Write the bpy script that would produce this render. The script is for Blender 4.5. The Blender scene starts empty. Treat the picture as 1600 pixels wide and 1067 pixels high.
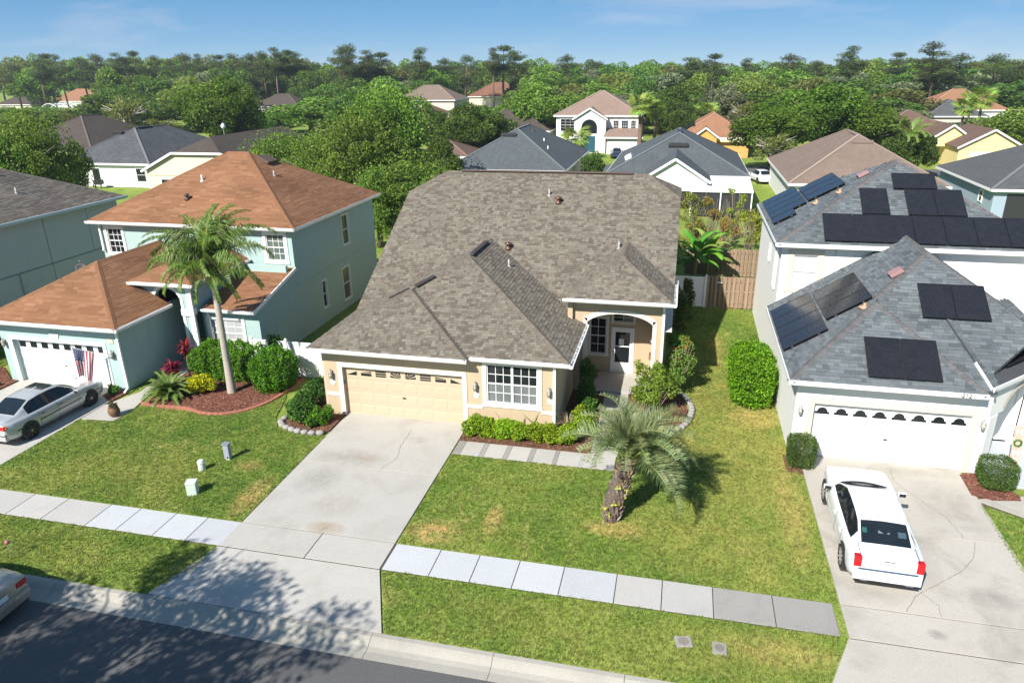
import bpy, bmesh, math, random
import numpy as np
from mathutils import Vector, Matrix
random.seed(7); RNG = np.random.default_rng(11)
SC = bpy.context.scene
COL = SC.collection
# ------------------------------------------------------------------ camera
CAMLOC = Vector((12.5767, -24.0145, 13.0797))
CAMROT = [[0.974121, 0.22563, -0.013376], [-0.068541, 0.351274, 0.933761], [-0.215384, 0.908679, -0.357648]]
cam_d = bpy.data.cameras.new('camera'); cam = bpy.data.objects.new('camera', cam_d); COL.objects.link(cam)
_m = Matrix(((CAMROT[0][0], CAMROT[1][0], -CAMROT[2][0]), (CAMROT[0][1], CAMROT[1][1], -CAMROT[2][1]), (CAMROT[0][2], CAMROT[1][2], -CAMROT[2][2]))).to_4x4()
_m.translation = CAMLOC
cam.matrix_world = _m
cam_d.sensor_width = 36; cam_d.sensor_fit = 'HORIZONTAL'; cam_d.lens = 1120 / 1600 * 36
cam_d.clip_start = 0.1; cam_d.clip_end = 4000
SC.camera = cam
# ------------------------------------------------------------------ sky and sun
SUN = Vector((-0.48, -1.05, 1.0)).normalized()
W = bpy.data.worlds.new('World'); SC.world = W; W.use_nodes = True
_n = W.node_tree.nodes; _l = W.node_tree.links
_bg = _n['Background']
_sky = _n.new('ShaderNodeTexSky'); _sky.sky_type = 'NISHITA'; _sky.sun_disc = False
_sky.sun_elevation = math.asin(SUN.z); _sky.sun_rotation = math.atan2(SUN.x, SUN.y)
_sky.air_density = 0.3; _sky.dust_density = 0.0; _sky.ozone_density = 3.6; _sky.altitude = 0
_tc = _n.new('ShaderNodeTexCoord'); _mp = _n.new('ShaderNodeMapping'); _mp.inputs['Scale'].default_value = (1.6, 1.6, 9.0); _l.new(_tc.outputs['Generated'], _mp.inputs[0])
_cn = _n.new('ShaderNodeTexNoise'); _cn.inputs['Scale'].default_value = 2.2; _cn.inputs['Detail'].default_value = 6; _cn.inputs['Roughness'].default_value = .6; _cn.inputs['Distortion'].default_value = .5; _l.new(_mp.outputs[0], _cn.inputs[0])
_cr = _n.new('ShaderNodeValToRGB'); _cr.color_ramp.elements[0].position = .52; _cr.color_ramp.elements[1].position = .8; _cr.color_ramp.elements[1].color = (.22,.22,.22,1); _l.new(_cn.outputs['Fac'], _cr.inputs[0])
_cm = _n.new('ShaderNodeMix'); _cm.data_type = 'RGBA'; _cm.inputs[7].default_value = (13,14,15.5,1); _l.new(_cr.outputs[0], _cm.inputs[0]); _l.new(_sky.outputs[0], _cm.inputs[6])
_gm = _n.new('ShaderNodeGamma'); _gm.inputs[1].default_value = .25; _l.new(_cm.outputs[2], _gm.inputs[0])
_hs = _n.new('ShaderNodeHueSaturation'); _hs.inputs['Saturation'].default_value = 2.8; _hs.inputs['Value'].default_value = 1.8; _l.new(_gm.outputs[0], _hs.inputs['Color'])
_l.new(_hs.outputs[0], _bg.inputs[0]); _bg.inputs[1].default_value = 0.145
_sd = bpy.data.lights.new('sun', 'SUN'); _sd.energy = 4.8; _sd.angle = math.radians(0.53); _sd.color = (1.0, 0.955, 0.88)
_so = bpy.data.objects.new('sun', _sd); COL.objects.link(_so)
_so.rotation_euler = (-SUN).to_track_quat('-Z', 'Y').to_euler(); _so.location = (0, -40, 60)
SC.view_settings.view_transform = 'Standard'; SC.view_settings.look = 'None'
SC.view_settings.exposure = 0.85; SC.view_settings.gamma = 1.0
SC.render.engine = 'CYCLES'
SC.cycles.max_bounces = 6; SC.cycles.diffuse_bounces = 3; SC.cycles.glossy_bounces = 3
SC.cycles.transmission_bounces = 3; SC.cycles.transparent_max_bounces = 6
SC.cycles.use_denoising = True
# ------------------------------------------------------------------ helpers
class MB:
    """collects geometry; build() links it as ONE mesh object"""
    def __init__(s): s.v = []; s.f = []; s.m = []; s.cm = 0
    def poly(s, pts, m=None):
        b = len(s.v); s.v += [tuple(p) for p in pts]; s.f.append(tuple(range(b, b + len(pts)))); s.m.append(s.cm if m is None else m); return s
    def box(s, x0, x1, y0, y1, z0, z1, m=None):
        b = len(s.v)
        s.v += [(x0,y0,z0),(x1,y0,z0),(x1,y1,z0),(x0,y1,z0),(x0,y0,z1),(x1,y0,z1),(x1,y1,z1),(x0,y1,z1)]
        for q in ((0,3,2,1),(4,5,6,7),(0,1,5,4),(1,2,6,5),(2,3,7,6),(3,0,4,7)):
            s.f.append(tuple(b + i for i in q)); s.m.append(s.cm if m is None else m)
        return s
    def obox(s, c, ax, ay, az, hx, hy, hz, m=None):
        """oriented box: centre, three unit axes, half sizes"""
        c = Vector(c); ax = Vector(ax) * hx; ay = Vector(ay) * hy; az = Vector(az) * hz
        b = len(s.v)
        for k in (-1, 1):
            for (i, j) in ((-1,-1),(1,-1),(1,1),(-1,1)): s.v.append(tuple(c + ax*i + ay*j + az*k))
        for q in ((0,3,2,1),(4,5,6,7),(0,1,5,4),(1,2,6,5),(2,3,7,6),(3,0,4,7)):
            s.f.append(tuple(b + i for i in q)); s.m.append(s.cm if m is None else m)
        return s
    def beam(s, a, b, w, h, up=(0,0,1), m=None):
        a = Vector(a); b = Vector(b); d = b - a; L = d.length; d.normalize()
        sx = d.cross(Vector(up)); sx.normalize(); sz = sx.cross(d)
        return s.obox((a + b) / 2, d, sx, sz, L / 2, w / 2, h / 2, m)
    def prism(s, pts, d, m=None):
        """polygon extruded by vector d"""
        d = Vector(d); n = len(pts); b = len(s.v)
        s.v += [tuple(p) for p in pts] + [tuple(Vector(p) + d) for p in pts]
        mm = s.cm if m is None else m
        s.f.append(tuple(range(b + n - 1, b - 1, -1))); s.m.append(mm)
        s.f.append(tuple(range(b + n, b + 2 * n))); s.m.append(mm)
        for i in range(n):
            j = (i + 1) % n; s.f.append((b + i, b + j, b + n + j, b + n + i)); s.m.append(mm)
        return s
    def tube(s, path, rad, seg=8, m=None, caps=True):
        path = [Vector(p) for p in path]; n = len(path)
        if not hasattr(rad, '__len__'): rad = [rad] * n
        b = len(s.v); mm = s.cm if m is None else m
        ref = None
        for i, p in enumerate(path):
            t = (path[min(i + 1, n - 1)] - path[max(i - 1, 0)]).normalized()
            if ref is None:
                ref = Vector((1, 0, 0)) if abs(t.x) < 0.9 else Vector((0, 1, 0))
            x = (ref - t * ref.dot(t)).normalized(); y = t.cross(x); ref = x
            for k in range(seg):
                a = 2 * math.pi * k / seg; s.v.append(tuple(p + x * (math.cos(a) * rad[i]) + y * (math.sin(a) * rad[i])))
        for i in range(n - 1):
            for k in range(seg):
                k2 = (k + 1) % seg
                s.f.append((b + i*seg + k, b + i*seg + k2, b + (i+1)*seg + k2, b + (i+1)*seg + k)); s.m.append(mm)
        if caps:
            s.f.append(tuple(b + k for k in reversed(range(seg)))); s.m.append(mm)
            s.f.append(tuple(b + (n-1)*seg + k for k in range(seg))); s.m.append(mm)
        return s
    def lathe(s, c, prof, seg=16, m=None):
        """profile [(r,z)...] turned round the z axis at c"""
        return s.tube_l(c, prof, seg, m)
    def tube_l(s, c, prof, seg, m):
        b = len(s.v); mm = s.cm if m is None else m; n = len(prof)
        for r, z in prof:
            for k in range(seg):
                a = 2 * math.pi * k / seg; s.v.append((c[0] + r*math.cos(a), c[1] + r*math.sin(a), c[2] + z))
        for i in range(n - 1):
            for k in range(seg):
                k2 = (k + 1) % seg
                s.f.append((b + i*seg + k, b + i*seg + k2, b + (i+1)*seg + k2, b + (i+1)*seg + k)); s.m.append(mm)
        s.f.append(tuple(b + k for k in reversed(range(seg)))); s.m.append(mm)
        s.f.append(tuple(b + (n-1)*seg + k for k in range(seg))); s.m.append(mm)
        return s
    def xform(s, M4):
        s.v = [tuple(M4 @ Vector(p)) for p in s.v]; return s
    def mesh(s, name, mats, smooth=False, fix=True):
        me = bpy.data.meshes.new(name); me.from_pydata(s.v, [], s.f)
        if not isinstance(mats, (list, tuple)): mats = [mats]
        for m in mats: me.materials.append(m)
        if len(mats) > 1: me.polygons.foreach_set('material_index', s.m)
        if smooth: me.polygons.foreach_set('use_smooth', [True] * len(s.f))
        me.update(); return me

BASE = {}      # object name -> world offset cancelled for its children
def link(o, parent=None):
    COL.objects.link(o)
    if parent is not None:
        o.parent = parent
        off = BASE.get(parent.name)
        if off is not None: o.matrix_parent_inverse = Matrix.Translation(-off)
    return o
def tag(o, label=None, cat=None, group=None, kind=None):
    if label: o['label'] = label
    if cat: o['category'] = cat
    if group: o['group'] = group
    if kind: o['kind'] = kind
    return o
def thing(name, label, cat, loc=(0,0,0), group=None):
    """an Empty at the thing's base; its parts are then given in world coordinates"""
    o = bpy.data.objects.new(name, None); o.location = loc; o.empty_display_size = 0.2
    COL.objects.link(o); BASE[o.name] = Vector(loc); return tag(o, label, cat, group)
def obj(name, mb, mats, parent=None, smooth=False, **kw):
    me = mb if isinstance(mb, bpy.types.Mesh) else mb.mesh(name, mats, smooth)
    o = bpy.data.objects.new(name, me); link(o, parent)
    if kw: tag(o, **kw)
    return o
def bevel(o, w=0.01, seg=2):
    md = o.modifiers.new('bevel', 'BEVEL'); md.width = w; md.segments = seg; md.limit_method = 'ANGLE'; return o
def struct(name, mb, mats, parent=None, smooth=False):
    return obj(name, mb, mats, parent, smooth, kind='structure' if parent is None else None)
def copy_tree(o, parent=None):
    c = o.copy(); COL.objects.link(c); c.parent = parent
    for ch in list(o.children): copy_tree(ch, c)
    return c
def lerp(a, b, t): return a + (b - a) * t
def smooth_noise(x, y, s=0):
    return (math.sin(x*1.7+s) + math.sin(y*2.3+s*1.3) + math.sin((x+y)*1.1+s*.7)) / 3

# ------------------------------------------------------------------ materials
class NT:
    def __init__(s, name):
        s.m = bpy.data.materials.new(name); s.m.use_nodes = True
        s.t = s.m.node_tree; s.n = s.t.nodes; s.b = s.n['Principled BSDF']; s.out = s.n['Material Output']
    def new(s, typ, **kw):
        n = s.n.new('ShaderNode' + typ)
        for k, v in kw.items():
            if k.startswith('i_'):
                key = k[2:]; key = int(key) if key.isdigit() else key
                n.inputs[key].default_value = v
            else: setattr(n, k, v)
        return n
    def L(s, a, b): s.t.links.new(a, b)
    def mix(s, fac, a, b, blend='MIX'):
        n = s.new('Mix', data_type='RGBA', blend_type=blend)
        for i, v in ((0, fac), (6, a), (7, b)):
            if isinstance(v, (int, float)): n.inputs[i].default_value = v
            elif isinstance(v, (tuple, list)): n.inputs[i].default_value = (*v[:3], 1)
            else: s.L(v, n.inputs[i])
        return n.outputs[2]
    def math(s, op, a, b=0.0, clamp=False):
        n = s.new('Math', operation=op, use_clamp=clamp)
        for i, v in ((0, a), (1, b)):
            if isinstance(v, (int, float)): n.inputs[i].default_value = v
            else: s.L(v, n.inputs[i])
        return n.outputs[0]
    def noise(s, scale, detail=3, rough=.55, vec=None, dist=0.0):
        n = s.new('TexNoise'); n.inputs['Scale'].default_value = scale; n.inputs['Detail'].default_value = detail
        n.inputs['Roughness'].default_value = rough; n.inputs['Distortion'].default_value = dist
        s.L(vec if vec is not None else s.pos(), n.inputs['Vector']); return n.outputs['Fac']
    def pos(s):
        if not hasattr(s, '_p'): s._p = s.new('NewGeometry').outputs['Position']
        return s._p
    def ramp(s, fac, stops, interp='LINEAR'):
        n = s.new('ValToRGB'); n.color_ramp.interpolation = interp; e = n.color_ramp.elements
        while len(e) < len(stops): e.new(0.5)
        for i, (p, c) in enumerate(stops):
            e[i].position = p; e[i].color = (*c[:3], 1) if hasattr(c, '__len__') else (c, c, c, 1)
        s.L(fac, n.inputs[0]); return n.outputs[0]
    def bump(s, h, strength=.3, dist=.01):
        n = s.new('Bump'); n.inputs['Strength'].default_value = strength; n.inputs['Distance'].default_value = dist
        s.L(h, n.inputs['Height']); s.L(n.outputs[0], s.b.inputs['Normal'])
    def col(s, c):
        if isinstance(c, (tuple, list)): s.b.inputs['Base Color'].default_value = (*c[:3], 1)
        else: s.L(c, s.b.inputs['Base Color'])
    def set(s, **kw):
        for k, v in kw.items(): s.b.inputs[k.replace('_', ' ')].default_value = v
        return s
MATS = {}
def plain(name, c, rough=.5, var=.12, metal=0.0, scale=6, bump=0.0, spec=.5):
    if name in MATS: return MATS[name]
    t = NT(name); n = t.noise(scale, 4)
    t.col(t.mix(n, tuple(max(0, x*(1-var)) for x in c), tuple(min(1, x*(1+var)) for x in c)))
    t.set(Roughness=rough, Metallic=metal); t.b.inputs['Specular IOR Level'].default_value = spec
    if bump: t.bump(t.noise(scale*12, 3), bump, .004)
    MATS[name] = t.m; return t.m
def stucco(name, c, dirt=(.35,.3,.24), amt=.25):
    if name in MATS: return MATS[name]
    t = NT(name)
    a = t.mix(t.noise(1.3, 5, .6), tuple(x*.93 for x in c), tuple(min(1, x*1.05) for x in c))
    mp = t.new('Mapping'); mp.inputs['Scale'].default_value = (3.0, 3.0, .22); t.L(t.pos(), mp.inputs[0])
    st = t.noise(1.6, 5, .65, mp.outputs[0])
    f = t.ramp(st, [(.52, 0), (.75, 1)])
    t.col(t.mix(t.math('MULTIPLY', f, amt), a, dirt)); t.set(Roughness=.9)
    t.bump(t.noise(70, 3, .6), .35, .006); MATS[name] = t.m; return t.m
def vcol(name, rough=.9, grain=.25, gscale=60, spec=.2, bump=0.0):
    """colour from the mesh attribute 'col' with fine grain"""
    if name in MATS: return MATS[name]
    t = NT(name); a = t.new('Attribute'); a.attribute_name = 'col'
    g = t.noise(gscale, 2, .6)
    d = t.math('ADD', t.math('MULTIPLY', g, grain*2), 1-grain)
    mm = t.new('Mix', data_type='RGBA', blend_type='MULTIPLY'); mm.inputs[0].default_value = 1
    t.L(a.outputs['Color'], mm.inputs[6]); cc = t.new('CombineColor')
    for i in range(3): t.L(d, cc.inputs[i])
    t.L(cc.outputs[0], mm.inputs[7]); t.col(mm.outputs[2]); t.set(Roughness=rough); t.b.inputs['Specular IOR Level'].default_value = spec
    if bump: t.bump(g, bump, .004)
    MATS[name] = t.m; return t.m
def leafmat(name, trans=.35, rough=.45, spec=.35, sat=1.06, hue=.485):
    if name in MATS: return MATS[name]
    t = NT(name); a = t.new('Attribute'); a.attribute_name = 'col'
    oi = t.new('ObjectInfo'); hs = t.new('HueSaturation'); t.L(a.outputs['Color'], hs.inputs['Color'])
    t.L(t.math('ADD', t.math('MULTIPLY', oi.outputs['Random'], .03), hue), hs.inputs['Hue'])
    t.L(t.math('ADD', t.math('MULTIPLY', oi.outputs['Random'], .4), 1.42), hs.inputs['Value']); hs.inputs['Saturation'].default_value = sat
    t.col(hs.outputs[0]); t.set(Roughness=rough); t.b.inputs['Specular IOR Level'].default_value = spec
    tr = t.new('BsdfTranslucent'); 
    c2 = t.mix(1.0, hs.outputs[0], (1.0, 1.15, .55), 'MULTIPLY'); t.L(c2, tr.inputs[0])
    ms = t.new('MixShader'); ms.inputs[0].default_value = trans
    t.L(t.b.outputs[0], ms.inputs[1]); t.L(tr.outputs[0], ms.inputs[2]); t.L(ms.outputs[0], t.out.inputs[0])
    MATS[name] = t.m; return t.m
def glass(name, c=(.012,.015,.018), rough=.04):
    if name in MATS: return MATS[name]
    t = NT(name); t.col(t.mix(t.noise(.8, 2), tuple(x*.6 for x in c), tuple(x*1.6 for x in c))); t.set(Roughness=rough); t.b.inputs['IOR'].default_value = 1.5
    MATS[name] = t.m; return t.m
def concrete(name, c, stain=.5, dark=(.2,.19,.17), rnd=.12, spots=()):
    if name in MATS: return MATS[name]
    c = tuple(x*.88 for x in c); dark = tuple(x*.8 for x in dark)
    t = NT(name)
    oi = t.new('ObjectInfo')
    a = t.mix(t.noise(.9, 6, .62), tuple(x*.9 for x in c), tuple(min(1, x*1.06) for x in c))
    sp = t.ramp(t.noise(38, 3, .7), [(.35, .82), (.6, 1.0)])
    a = t.mix(1.0, a, sp, 'MULTIPLY')
    st = t.ramp(t.noise(.55, 7, .68, dist=.6), [(.5, 0), (.78, 1)])
    a = t.mix(t.math('MULTIPLY', st, stain), a, dark)
    if spots:                      # old spills and run-off marks at fixed places
        sep = t.new('SeparateXYZ'); t.L(t.pos(), sep.inputs[0]); br = t.ramp(t.noise(2.6, 6, .7, dist=.5), [(.3,.15),(.65,1)])
        for (cx, cy, rx, ry, k, sc) in spots:
            dx = t.math('DIVIDE', t.math('SUBTRACT', sep.outputs[0], cx), rx); dy = t.math('DIVIDE', t.math('SUBTRACT', sep.outputs[1], cy), ry)
            f = t.math('SUBTRACT', 1.0, t.math('ADD', t.math('MULTIPLY', dx, dx), t.math('MULTIPLY', dy, dy)), True)
            a = t.mix(t.math('MULTIPLY', t.math('MULTIPLY', f, br), k, True), a, sc)
    v = t.math('ADD', t.math('MULTIPLY', oi.outputs['Random'], rnd), 1-rnd/2)
    cc = t.new('CombineColor')
    for i in range(3): t.L(v, cc.inputs[i])
    t.col(t.mix(1.0, a, cc.outputs[0], 'MULTIPLY')); t.set(Roughness=.88); t.bump(t.noise(90, 3, .7), .25, .004)
    MATS[name] = t.m; return t.m
def roofmat(name, cols, w=.3, h=.145, uv=True):
    """far roofs: shingle courses as material (UV in metres)"""
    if name in MATS: return MATS[name]
    cols = [tuple(x*.8 for x in q) for q in cols]; t = NT(name); u = t.new('UVMap')
    br = t.new('TexBrick'); br.offset = .37; br.inputs['Scale'].default_value = 1.0
    br.inputs['Brick Width'].default_value = w; br.inputs['Row Height'].default_value = h
    br.inputs['Mortar Size'].default_value = .006; br.inputs['Bias'].default_value = 0
    br.inputs['Color1'].default_value = (*cols[0], 1); br.inputs['Color2'].default_value = (*cols[1], 1); br.inputs['Mortar'].default_value = (*[x*.45 for x in cols[0]], 1)
    t.L(u.outputs[0], br.inputs['Vector'])
    b = t.mix(t.math('MULTIPLY', t.ramp(t.noise(.5, 6, .65, dist=.4), [(.4, 0), (.75, 1)]), .55), br.outputs['Color'], cols[2])
    mp = t.new('Mapping'); mp.inputs['Scale'].default_value = (2.2, .25, 1); t.L(u.outputs[0], mp.inputs[0])
    b = t.mix(t.math('MULTIPLY', t.ramp(t.noise(1.2, 5, .65, mp.outputs[0]), [(.52, 0), (.72, 1)]), .3), b, tuple(x*.55 for x in cols[0]))
    t.col(b); t.set(Roughness=.92); t.b.inputs['Specular IOR Level'].default_value = .2; t.bump(br.outputs['Fac'], .4, -.01)
    MATS[name] = t.m; return t.m
# ------------------------------------------------------------------ roofs
def plane_axes(poly):
    p = [Vector(q) for q in poly]
    n = Vector((0,0,0))
    for i in range(1, len(p) - 1): n += (p[i]-p[0]).cross(p[i+1]-p[0])
    n.normalize()
    if n.z < 0: n = -n
    v = (Vector((0,0,1)) - n * n.z).normalized(); u = v.cross(n).normalized()
    return u, v, n
def roof_sheet(name, planes, mat, parent, thick=.09, lift=0.0):
    """closed thin slabs under the shingles, with UVs in metres"""
    vs, fs, uv = [], [], []
    for poly in planes:
        u, v, n = plane_axes(poly); P = [Vector(q) + n*lift for q in poly]
        a = sum(((P[i]-P[0]).cross(P[i+1]-P[0]).dot(n) for i in range(1, len(P)-1)))
        if a < 0: P.reverse()
        b = len(vs); k = len(P); vs += [tuple(q) for q in P] + [tuple(q - Vector((0,0,thick))) for q in P]
        U = [(q.dot(u), q.dot(v)) for q in P]; U2 = U + U
        faces = [tuple(range(k)), tuple(range(2*k-1, k-1, -1))] + [(i, k+i, k+(i+1) % k, (i+1) % k) for i in range(k)]
        for f in faces:
            fs.append(tuple(b+i for i in f)); uv += [U2[i] for i in f]
    me = bpy.data.meshes.new(name); me.from_pydata(vs, [], fs); me.materials.append(mat)
    l = me.uv_layers.new(name='UVMap'); l.data.foreach_set('uv', [c for q in uv for c in q]); me.update()
    return obj(name, me, None, parent)
def row_interval(pts2, vv):
    xs = []
    for i in range(len(pts2)):
        a, b = pts2[i], pts2[(i+1) % len(pts2)]
        if (a[1] - vv) * (b[1] - vv) <= 0 and abs(a[1]-b[1]) > 1e-6: xs.append(a[0] + (vv-a[1])/(b[1]-a[1])*(b[0]-a[0]))
    return (min(xs), max(xs)) if len(xs) > 1 else None
def set_col(me, cols):
    at = me.color_attributes.new('col', 'FLOAT_COLOR', 'POINT')
    at.data.foreach_set('color', np.asarray(cols, np.float32).ravel())
TABMESH = {}
def tab_mesh(mat, w, e, th, c):
    key = (mat.name, w, e, th, c)
    if key not in TABMESH:
        g = .005
        V = [(0,0,-.004),(w-g,0,-.004),(w-g,0,th),(0,0,th),(0,e+.02,-.004),(w-g,e+.02,-.004),(w-g,e+.02,.003),(0,e+.02,.003)]
        F = [(0,1,2,3),(3,2,6,7),(1,5,6,2),(4,0,3,7)]
        me = bpy.data.meshes.new('shingle'); me.from_pydata(V, [], F); me.materials.append(mat); set_col(me, [(*c, 1)]*8); me.update()
        TABMESH[key] = me
    return TABMESH[key]
def shingles(planes, pal, mat, roof, e=.143, widths=(.16,.24,.32), weights=None, covered=None, n_single=300, seed=1, thick=(.012,.02), blotch=.35):
    rnd = random.Random(seed); tabs = []
    for poly in planes:
        u, v, n = plane_axes(poly); P = [Vector(q) for q in poly]; O = P[0]
        p2 = [((q-O).dot(u), (q-O).dot(v)) for q in P]
        v0 = min(q[1] for q in p2); v1 = max(q[1] for q in p2); rows = int((v1-v0)/e)+1
        for r in range(rows):
            lo = v0 + r*e; hi = min(lo+e, v1)
            a = row_interval(p2, lo+.004); b = row_interval(p2, hi-.004)
            if a is None or b is None: continue
            s = min(a[0], b[0]) - rnd.random()*.3; end = max(a[1], b[1]); run = 0; ci = 0; th = thick[0]
            while s < end:
                w = rnd.choices(widths, weights)[0]
                if run <= 0: ci = rnd.randrange(len(pal)); run = rnd.choice((1,1,1,1,2))
                run -= 1; th = rnd.choice(thick)
                q = [(max(s, a[0]), lo), (min(s+w, a[1]), lo), (min(s+w, b[1]), hi), (max(s, b[0]), hi)]
                full = s >= max(a[0], b[0]) and s+w <= min(a[1], b[1]) and hi-lo > e-.01
                if q[1][0]-q[0][0] > .01 or q[2][0]-q[3][0] > .01:
                    c = O + u*(s+w/2) + v*((lo+hi)/2)
                    if not (covered and covered(c.x, c.y, c.z)):
                        tabs.append([O, u, v, n, s, w, lo, hi, q, full, ci, th, (c-CAMLOC).length])
                s += w
    tabs.sort(key=lambda t: (not t[9], t[12]))
    singles = [t for t in tabs[:n_single] if t[9]]; rest = tabs[len(singles):]
    for t in singles:
        O, u, v, n, s, w, lo, hi, q, full, ci, th, d = t
        o = bpy.data.objects.new('shingle', tab_mesh(mat, w, e, th, tuple(pal[ci])))
        M4 = Matrix((u, v, n)).transposed().to_4x4(); M4.translation = O + u*s + v*lo + n*.002
        o.matrix_basis = M4; link(o, roof)
    V, F, Cc = [], [], []
    for t in rest:
        O, u, v, n, s, w, lo, hi, q, full, ci, th, d = t
        b = len(V); g = .005
        A = [O + u*q[0][0] + v*lo, O + u*max(q[1][0]-g, q[0][0]) + v*lo, O + u*max(q[2][0]-g, q[3][0]) + v*(hi+.02), O + u*q[3][0] + v*(hi+.02)]
        V += [tuple(A[0]), tuple(A[1]), tuple(A[1]+n*th), tuple(A[0]+n*th), tuple(A[3]), tuple(A[2]), tuple(A[2]+n*.004), tuple(A[3]+n*.004)]
        F += [(b,b+1,b+2,b+3),(b+3,b+2,b+6,b+7),(b+1,b+5,b+6,b+2),(b+4,b,b+3,b+7)]
        k = 1 + blotch*.35*smooth_noise(t[0].x*.3+q[0][0]*.9, lo*1.1, seed) + rnd.uniform(-.06, .06)
        c = pal[ci]; Cc += [(c[0]*k, c[1]*k, c[2]*k, 1)]*8
    me = bpy.data.meshes.new('shingle_field'); me.from_pydata(V, [], F); me.materials.append(mat); set_col(me, Cc); me.update()
    obj('shingle_field', me, None, roof, kind='stuff')
def cap_line(a, b, n1, n2, mat, pal, roof, w=.15, e=.14, seed=0, name='cap_shingle'):
    """overlapping bent cap shingles from a (low) to b (high), each its own object"""
    rnd = random.Random(seed); a = Vector(a); b = Vector(b); t = (b-a).normalized(); L = (b-a).length
    def down(n):
        d = t.cross(n).normalized(); return d if d.z < 0 else -d
    d1, d2 = down(n1), down(n2); up = (Vector(n1)+Vector(n2)).normalized()
    meshes = []
    for c in pal:
        V, F = [], []
        for (s, h) in ((0, .028), (e+.05, .012)):
            o = t*s
            V += [tuple(o + d1*w + Vector(n1)*h*.7), tuple(o + up*(h+.008)), tuple(o + d2*w + Vector(n2)*h*.7), tuple(o + d1*w - Vector(n1)*.01), tuple(o - up*.01), tuple(o + d2*w - Vector(n2)*.01)]
        F = [(0,1,7,6),(1,2,8,7),(3,4,1,0),(4,5,2,1),(3,0,6,9),(2,5,11,8)]
        me = bpy.data.meshes.new(name); me.from_pydata(V, [], F); me.materials.append(mat); set_col(me, [(*c, 1)]*12); me.update(); meshes.append(me)
    for i in range(max(1, int(L/e))):
        o = bpy.data.objects.new(name, rnd.choice(meshes)); o.location = a + t*(i*e); link(o, roof)
def gutter(name, a, b, out, mat, parent, w=.12, h=.12, open_top=True, straps=0.0):
    """eaves gutter from a to b (top inner edge), 'out' points away from the wall"""
    a = Vector(a); b = Vector(b); d = (b-a).normalized(); out = Vector(out).normalized(); z = Vector((0,0,1)); L = (b-a).length
    prof = [(.0,0),(w,.01),(w,-h*.45),(w*.72,-h),(.0,-h)] if not open_top else [(0,0),(.008,0),(.008,-h+.012),(w*.7,-h+.012),(w-.012,-h*.45),(w-.012,-.012),(w-.03,-.012),(w-.03,0),(w,0),(w,-h*.45),(w*.72,-h),(0,-h)]
    mb = MB(); pts = [a + out*p[0] + z*p[1] for p in prof]
    n = len(pts); B = len(mb.v); mb.v += [tuple(p) for p in pts] + [tuple(p + d*L) for p in pts]
    for i in range(n):
        j = (i+1) % n; mb.f.append((B+i, B+j, B+n+j, B+n+i)); mb.m.append(0)
    cap = [a + out*p[0] + z*p[1] for p in [(.0,0),(w,0),(w,-h*.45),(w*.72,-h),(.0,-h)]]
    mb.poly([p - d*.001 for p in cap]); mb.poly([p + d*(L+.001) for p in reversed(cap)])
    if straps:
        k = int(L/straps)
        for i in range(1, k+1):
            c = a + d*(L*i/(k+1)); mb.obox(c + out*w*.5 - z*.012, d, out, z, .012, w*.5-.005, .006)
    return obj(name, mb, mat, parent)
def downspout(a_top, a_bot, wall_dir, mat, parent, kick=(0,-.25)):
    x, y, zt = a_top; zb = a_bot
    mb = MB(); r = .05
    mb.box(x-r, x+r, y-r*.8, y+r*.8, zb+.12, zt)
    mb.beam((x, y, zb+.14), (x+kick[0], y+kick[1], zb+.04), .08, .065)
    return obj('downspout', mb, mat, parent)
def pipe_vent(p, mat, parent, r=.05, h=.32):
    mb = MB().lathe((p[0],p[1],p[2]-.1), [(.13,0),(.11,.1),(r+.01,.13),(r,.16),(r,h+.1),(r*.8,h+.1)], 10); return obj('pipe_vent', mb, mat, parent, True)
def ridge_vent(a, b, w, h, mat, parent, name='ridge_vent'):
    return bevel(obj(name, MB().beam(a, b, w, h), mat, parent), .015)
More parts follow.
